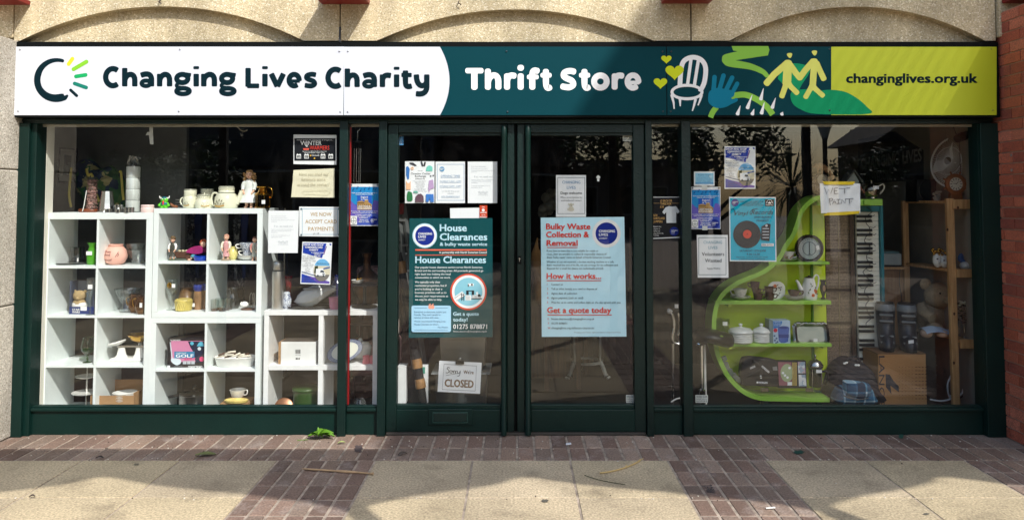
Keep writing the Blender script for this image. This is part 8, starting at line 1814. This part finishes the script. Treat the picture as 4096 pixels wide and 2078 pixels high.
q=G(1268,1745);mb.tube(crv([(q.x,q.y,.03),(q.x+.005,q.y+.01,.04),(q.x+.003,q.y+.015,.06)],4),[.004,.005,.007,.009,.010,.009,.007,.005,.003],7);mb.tube([(g.x-.07,g.y-.02,.006),(g.x-.14,g.y-.03,.004)],.002,5)
mb.build('leaf_sprig',LG,smooth=60,label='bright green sprig of leaves on the bricks below the left window',cat='leaf')
for(u,v,c,L_,lab,a)in((822,1823,(104,110,62),.13,'dull green dead leaf on the slabs left of the brick band',.1),(398,1836,(40,30,26),.05,'small dark brown leaf on the left slabs',.0),(2298,1730,(186,180,84),.08,'yellow leaf on the bricks below the right door',.5),(128,1992,(48,32,30),.03,'tiny dark leaf near the left edge of the slabs',.4),(88,1720,(196,186,120),.05,'pale leaf at the foot of the pebbledash pillar',1.2),(3992,1735,(84,96,44),.09,'green leaf at the foot of the brick pier',.2),(1366,1776,(150,160,96),.05,'pale green leaf scrap on the bricks near the mullion',.3),(1610,1820,(70,62,52),.06,'curled grey leaf at the edge of the bricks by the left door',.5)):
 g=G(u,v);mb=MB();leaf(mb,(g.x,g.y,.003),(math.cos(a),math.sin(a)),L_*.24,L_,.003,.01);mb.build('fallen_leaf',mat(c,rough=.7,var=.2,vs=40),smooth=60,label=lab,cat='leaf')
TW=mat((176,146,110),rough=.8,var=.2,vs=30)
mb=MB();mb.tube(crv([G(u,v,.008)for u,v in((1208,1873),(1290,1878),(1380,1884),(1440,1888),(1492,1893))],4),[.002]+[.006]*6+[.008]*4+[.006]*3+[.005]*2+[.01],7);mb.build('bark_strip',TW,smooth=60,label='long pale brown strip of bark lying across the brick band',cat='stick')
mb=MB();mb.tube(crv([G(u,v,.006)for u,v in((2400,1889),(2440,1884),(2500,1868),(2545,1848),(2560,1836))],4),.0045,7);mb.tube([G(2550,1846,.008),G(2572,1832,.012)],.003,6);mb.tube([G(2500,1868,.008),G(2506,1858,.012)],.004,6);mb.build('twig',mat((206,178,120),rough=.8),smooth=60,label='curved straw coloured twig on the middle slabs',cat='stick')
mb=MB();mb.tube(crv([G(u,v,.004)for u,v in((2338,1898),(2400,1918),(2500,1936))],4),.002,5);mb.build('grass_stem',mat((58,66,34),rough=.8),label='thin dark grass stem on the slabs below the twig',cat='stick')
for(u,v,w,h,c,lab)in((2274,1778,.035,.03,(226,228,230),'scrap of white paper on the bricks below the right door'),(808,1718,.03,.012,(232,232,230),'white capsule shaped scrap below the left window'),(2822,1718,.02,.012,(226,226,220),'white scrap at the foot of the right window'),(3082,2035,.05,.012,(226,224,216),'white cigarette end on the right brick band')):
 g=G(u,v);mb=MB();mb.obox((g.x,g.y,.008),(w/2,0,.002),(0,h/2,0),(0,0,.003));mb.build('litter',mat(c,rough=.6),bevel=.002,label=lab,cat='litter')
mb=MB()
for k in range(240):
 x=random.uniform(-3.4,3.3);y=-abs(random.gauss(0,.22))-.05 if k%2 else random.choice((-.315,-.555,-1.167))+random.gauss(0,.02);s=random.uniform(.0012,.0036)
 mb.m=0 if random.random()<.6 else 1;mb.obox((x,y,s*.6+.001),(s,s*.3,0),(-s*.3,s,0),(0,0,s*.6))
mb.build('grit',[mat((206,200,186),rough=.9,var=0),mat((70,60,50),rough=.9,var=0)],kind='stuff',label='loose grit and mortar crumbs along the shop front',cat='grit')
def blot(name,u,v,ru,rv,c,lab,z=.0035):
 mb=MB();n=22;pts=[G(u+ru*(1+.25*math.sin(k*2.3+u)+.15*math.sin(k*5.1))*math.cos(6.283*k/n),v+rv*(1+.25*math.sin(k*1.7+v))*math.sin(6.283*k/n),z)for k in range(n)]
 mb.add(pts,[tuple(range(n-1,-1,-1))]);return mb.build(name,mat(c,rough=.75,var=.3,vs=50),label=lab,cat='stain')
blot('paint_spot',3195,1806,22,7,(30,70,58),'dark green paint spot on the bricks below the right window');blot('paint_spot',3605,1742,10,10,(28,80,66),'small green paint splash near the brick pier')
blot('gum_spot',2180,2000,14,6,(92,88,78),'grey gum spot on the middle slabs');blot('gum_spot',3705,2053,12,4,(96,92,80),'grey gum spot on the far right slabs');blot('gum_spot',546,1855,11,4,(112,104,84),'gum spot on the left shaded slabs');blot('gum_spot',1434,1792,16,14,(78,66,64),'dark scuff on the bricks by the narrow window')
mb=MB()
def gb_(x,y):return G(2760+x/9.335,1860+y/9.335,.0042)
for pth in([(620,980),(950,1010)],[(600,940),(940,950)],[(770,950),(780,985)],[(615,895),(880,905)],[(640,905),(700,880)],[(740,908),(800,870)],[(860,905),(880,870)],[(545,790),(560,825),(860,830)],[(650,800),(690,826)],[(800,800),(850,828)],[(420,755),(820,750),(760,715)]):mb.tube([gb_(*p)for p in pth],.0022,5)
mb.build('graffiti',mat((58,56,58),rough=.8),label='pen scrawl reading heel on a brick of the right band',cat='graffiti')
# = ACROSS THE WAY (seen only as reflections in the glass)
random.seed(23)
LEAF=[mat(c,rough=.55,var=.25,vs=4)for c in((38,60,30),(52,76,36),(28,46,26))]
BARK=mat((62,52,42),rough=.9,var=.2)
def leafy(mb,c,rad,n,size,blobs=9):
 cs=[]
 for i in range(blobs):
  a=random.uniform(0,6.28);e=random.uniform(-.8,1)
  k=random.uniform(.35,.8)
  cs.append((c[0]+rad[0]*k*math.cos(a),c[1]+rad[1]*k*math.sin(a),c[2]+rad[2]*k*e))
 for i in range(n):
  o=random.choice(cs);d=Vector((random.gauss(0,1),random.gauss(0,1),random.gauss(0,1))).normalized()
  k=random.uniform(.25,.52);p=Vector((o[0]+d.x*rad[0]*k,o[1]+d.y*rad[1]*k,o[2]+d.z*rad[2]*k))
  a=Vector((random.gauss(0,1),random.gauss(0,1),random.gauss(0,.5))).normalized()*size*random.uniform(.6,1.3);b=a.cross(d).normalized()*size*.35
  mb.m=random.choice((0,0,1,2))
  mb.quad(p-a,p-b,p+a,p+b)
def tree(label,x,y,h,crown,rad,n,size=.09,name='leafy_tree'):
 t=thing(name,label,'tree',(x,y,0))
 mb=MB();mb.tube([(x,y,0),(x+.05,y,h*.3),(x-.04,y+.03,h*.6),(x,y,h)],[.11,.09,.07,.03],9)
 for i in range(6):
  a=i*1.05;z=h*(.45+.07*i)
  mb.tube([(x,y,z),(x+rad[0]*.4*math.cos(a),y+rad[1]*.4*math.sin(a),z+.35),(x+rad[0]*.7*math.cos(a),y+rad[1]*.7*math.sin(a),z+.55)],[.05,.03,.012],6)
 mb.build('trunk',BARK,t,smooth=60)
 mb=MB();leafy(mb,(x,y,crown),rad,n,size);mb.build('crown',LEAF,t)
tree('bushy green tree opposite the middle of the right window',4.0,-10.2,2.6,2.9,(1.3,1.3,1.1),2600)
tree('wide dark tree opposite the narrow right window',2.2,-11.5,3.4,3.4,(1.3,1.2,1.3),2200)
tree('low rounded tree opposite the left window',-6.6,-9.4,1.8,2.1,(1.3,1.2,.6),1800,.07)
tree('small bushy shrub tree beside the lamp post',7.3,-10.6,1.6,2.0,(.75,.8,.8),1300,.07)
t=thing('palm_tree','spiky cabbage palm opposite the right window','palm',(5.2,-9.2,0))
mb=MB();mb.tube([(5.2,-9.2,0),(5.22,-9.2,1.2),(5.2,-9.2,1.85)],[.12,.1,.09],10);mb.build('trunk',BARK,t,smooth=60)
mb=MB()
for i in range(130):
 a=random.uniform(0,6.28);e=math.asin(random.uniform(-.75,1));Ln=random.uniform(.75,1.15)
 d=Vector((math.cos(a)*math.cos(e),math.sin(a)*math.cos(e),math.sin(e)));s_=d.cross(Vector((0,0,1))).normalized()*.014 if abs(d.z)<.98 else Vector((.02,0,0))
 o=Vector((5.2,-9.2,1.85));m_=o+d*Ln*.55;tip=o+d*Ln-Vector((0,0,.22*Ln*(1-d.z)))
 mb.m=random.choice((0,1,2));b=len(mb.v)
 mb.add([o-s_*.5,o+s_*.5,m_+s_,m_-s_,tip],[(0,1,2,3),(3,2,4)])
mb.build('fronds',LEAF,t)
t=thing('lamp_post','black lantern lamp post across the paved way','lamp post',(6.95,-12,0))
mb=MB();mb.lathe((6.95,-12,0),[(.12,0),(.12,.3),(.06,.4),(.05,2.95),(.07,3.0)],14);mb.build('pole',DARKSTEEL,t,smooth=40)
mb=MB();mb.lathe((6.95,-12,3.0),[(.07,0),(.2,.42)],6);mb.build('lantern_glass',mat((180,190,190),rough=.3),t)
mb=MB();mb.lathe((6.95,-12,3.42),[(.34,0),(.3,.04),(.08,.17),(.03,.26),(0,.28)],6);mb.build('lantern_roof',DARKSTEEL,t)
def house(label,x0,x1,y0,y1,h,wall,gable=None,wins=(),fasc=None):
 t=thing('shop_building',label,'building',((x0+x1)/2,y1,0))
 mb=MB();mb.box(x0,x1,y0,y1,0,h);mb.build('wall',mat(wall,rough=.85,var=.15,vs=2),t)
 mb=MB()
 if gable:
  xm=(x0+x1)/2;mb.prism([(x0-.3,h),(x1+.3,h),(xm,h+gable)],y0-.2,y1+.25)
 else:mb.box(x0-.3,x1+.3,y0,y1+.4,h+.002,h+.3)
 mb.build('roof',mat((48,46,46),rough=.8,var=.15),t)
 for(a,b,c,d)in wins:
  mb=MB();mb.box(a,b,y1+.002,y1+.06,c,d);w=mb.build('window',mat((120,124,122),rough=.5),t)
  mb=MB();mb.box(a+.06,b-.06,y1+.06,y1+.07,c+.06,d-.06);mb.build('window_pane',mat((14,18,22),rough=.08),w)
 if fasc:
  mb=MB();mb.box(x0+.2,x1-.2,y1+.002,y1+.12,2.5,3.1);mb.build('fascia',mat(fasc,rough=.6),t)
house('long grey shop building with flat roof opposite the left window',-16,-2.2,-24,-15,4.6,(74,76,80),None,[(-14+i*3,-11.8+i*3,.5,2.4)for i in range(4)],(36,40,48))
house('dark brick shop building opposite the doors',-2.0,1.6,-24,-15.5,4.6,(66,52,46),None,[(-1.6,-.4,.4,2.3),(.2,1.3,.4,2.3)],(50,40,36))
house('low stone building with pitched roof opposite the right window',9.4,15.2,-17.2,-14.5,3.1,(92,84,72),2.2,[(9.9,10.9,.9,2.3),(12,13.2,.9,2.3)])
house('far terrace with dark roof between the trees',1.8,8.2,-36,-28,3.0,(86,80,74),None,[(2.6+i*1.5,3.5+i*1.5,.9,2.2)for i in range(3)])
house('tall block beyond the right end of the paved way',15.6,24,-30,-12,4.5,(80,72,66),None,[])
house('tall side block beyond the left end of the paved way',-26,-16.4,-30,-6,4.5,(80,72,66),None,[])
house('tall block with a flat roof beyond the right end of the arcade',10.7,15.4,-14,-6,11.3,(92,82,74),None,[])  # block added as the support of the shade roof
t=thing('shade_roof','broad flat roof overhang with louvred openings high above the right half of the arcade','roof',(8.3,-8.5,11.42));RF_=mat((120,116,108),rough=.8)  # unseen roof added to keep sun off the right of the shop front
for x0,x1,y0,y1 in((5.95,6.95,-8.35,-6.6),(9.7,10.69,-10,-6.6),(6.952,9.698,-7.56,-6.6),(5.95,10.69,-10.6,-10.002)):mb=MB();mb.box(x0,x1,y0,y1,11.42,11.6);mb.build('slab',RF_,t)  # solid strips placed where the sun is fully blocked
for k in range(41):
 x=5.97+k*.09;mb=MB();mb.box(x,x+.047,-9.998,-8.352 if x<6.9 else-7.562,11.45,11.5);mb.build('louvre',RF_,t)  # added slats let only part of the sun through
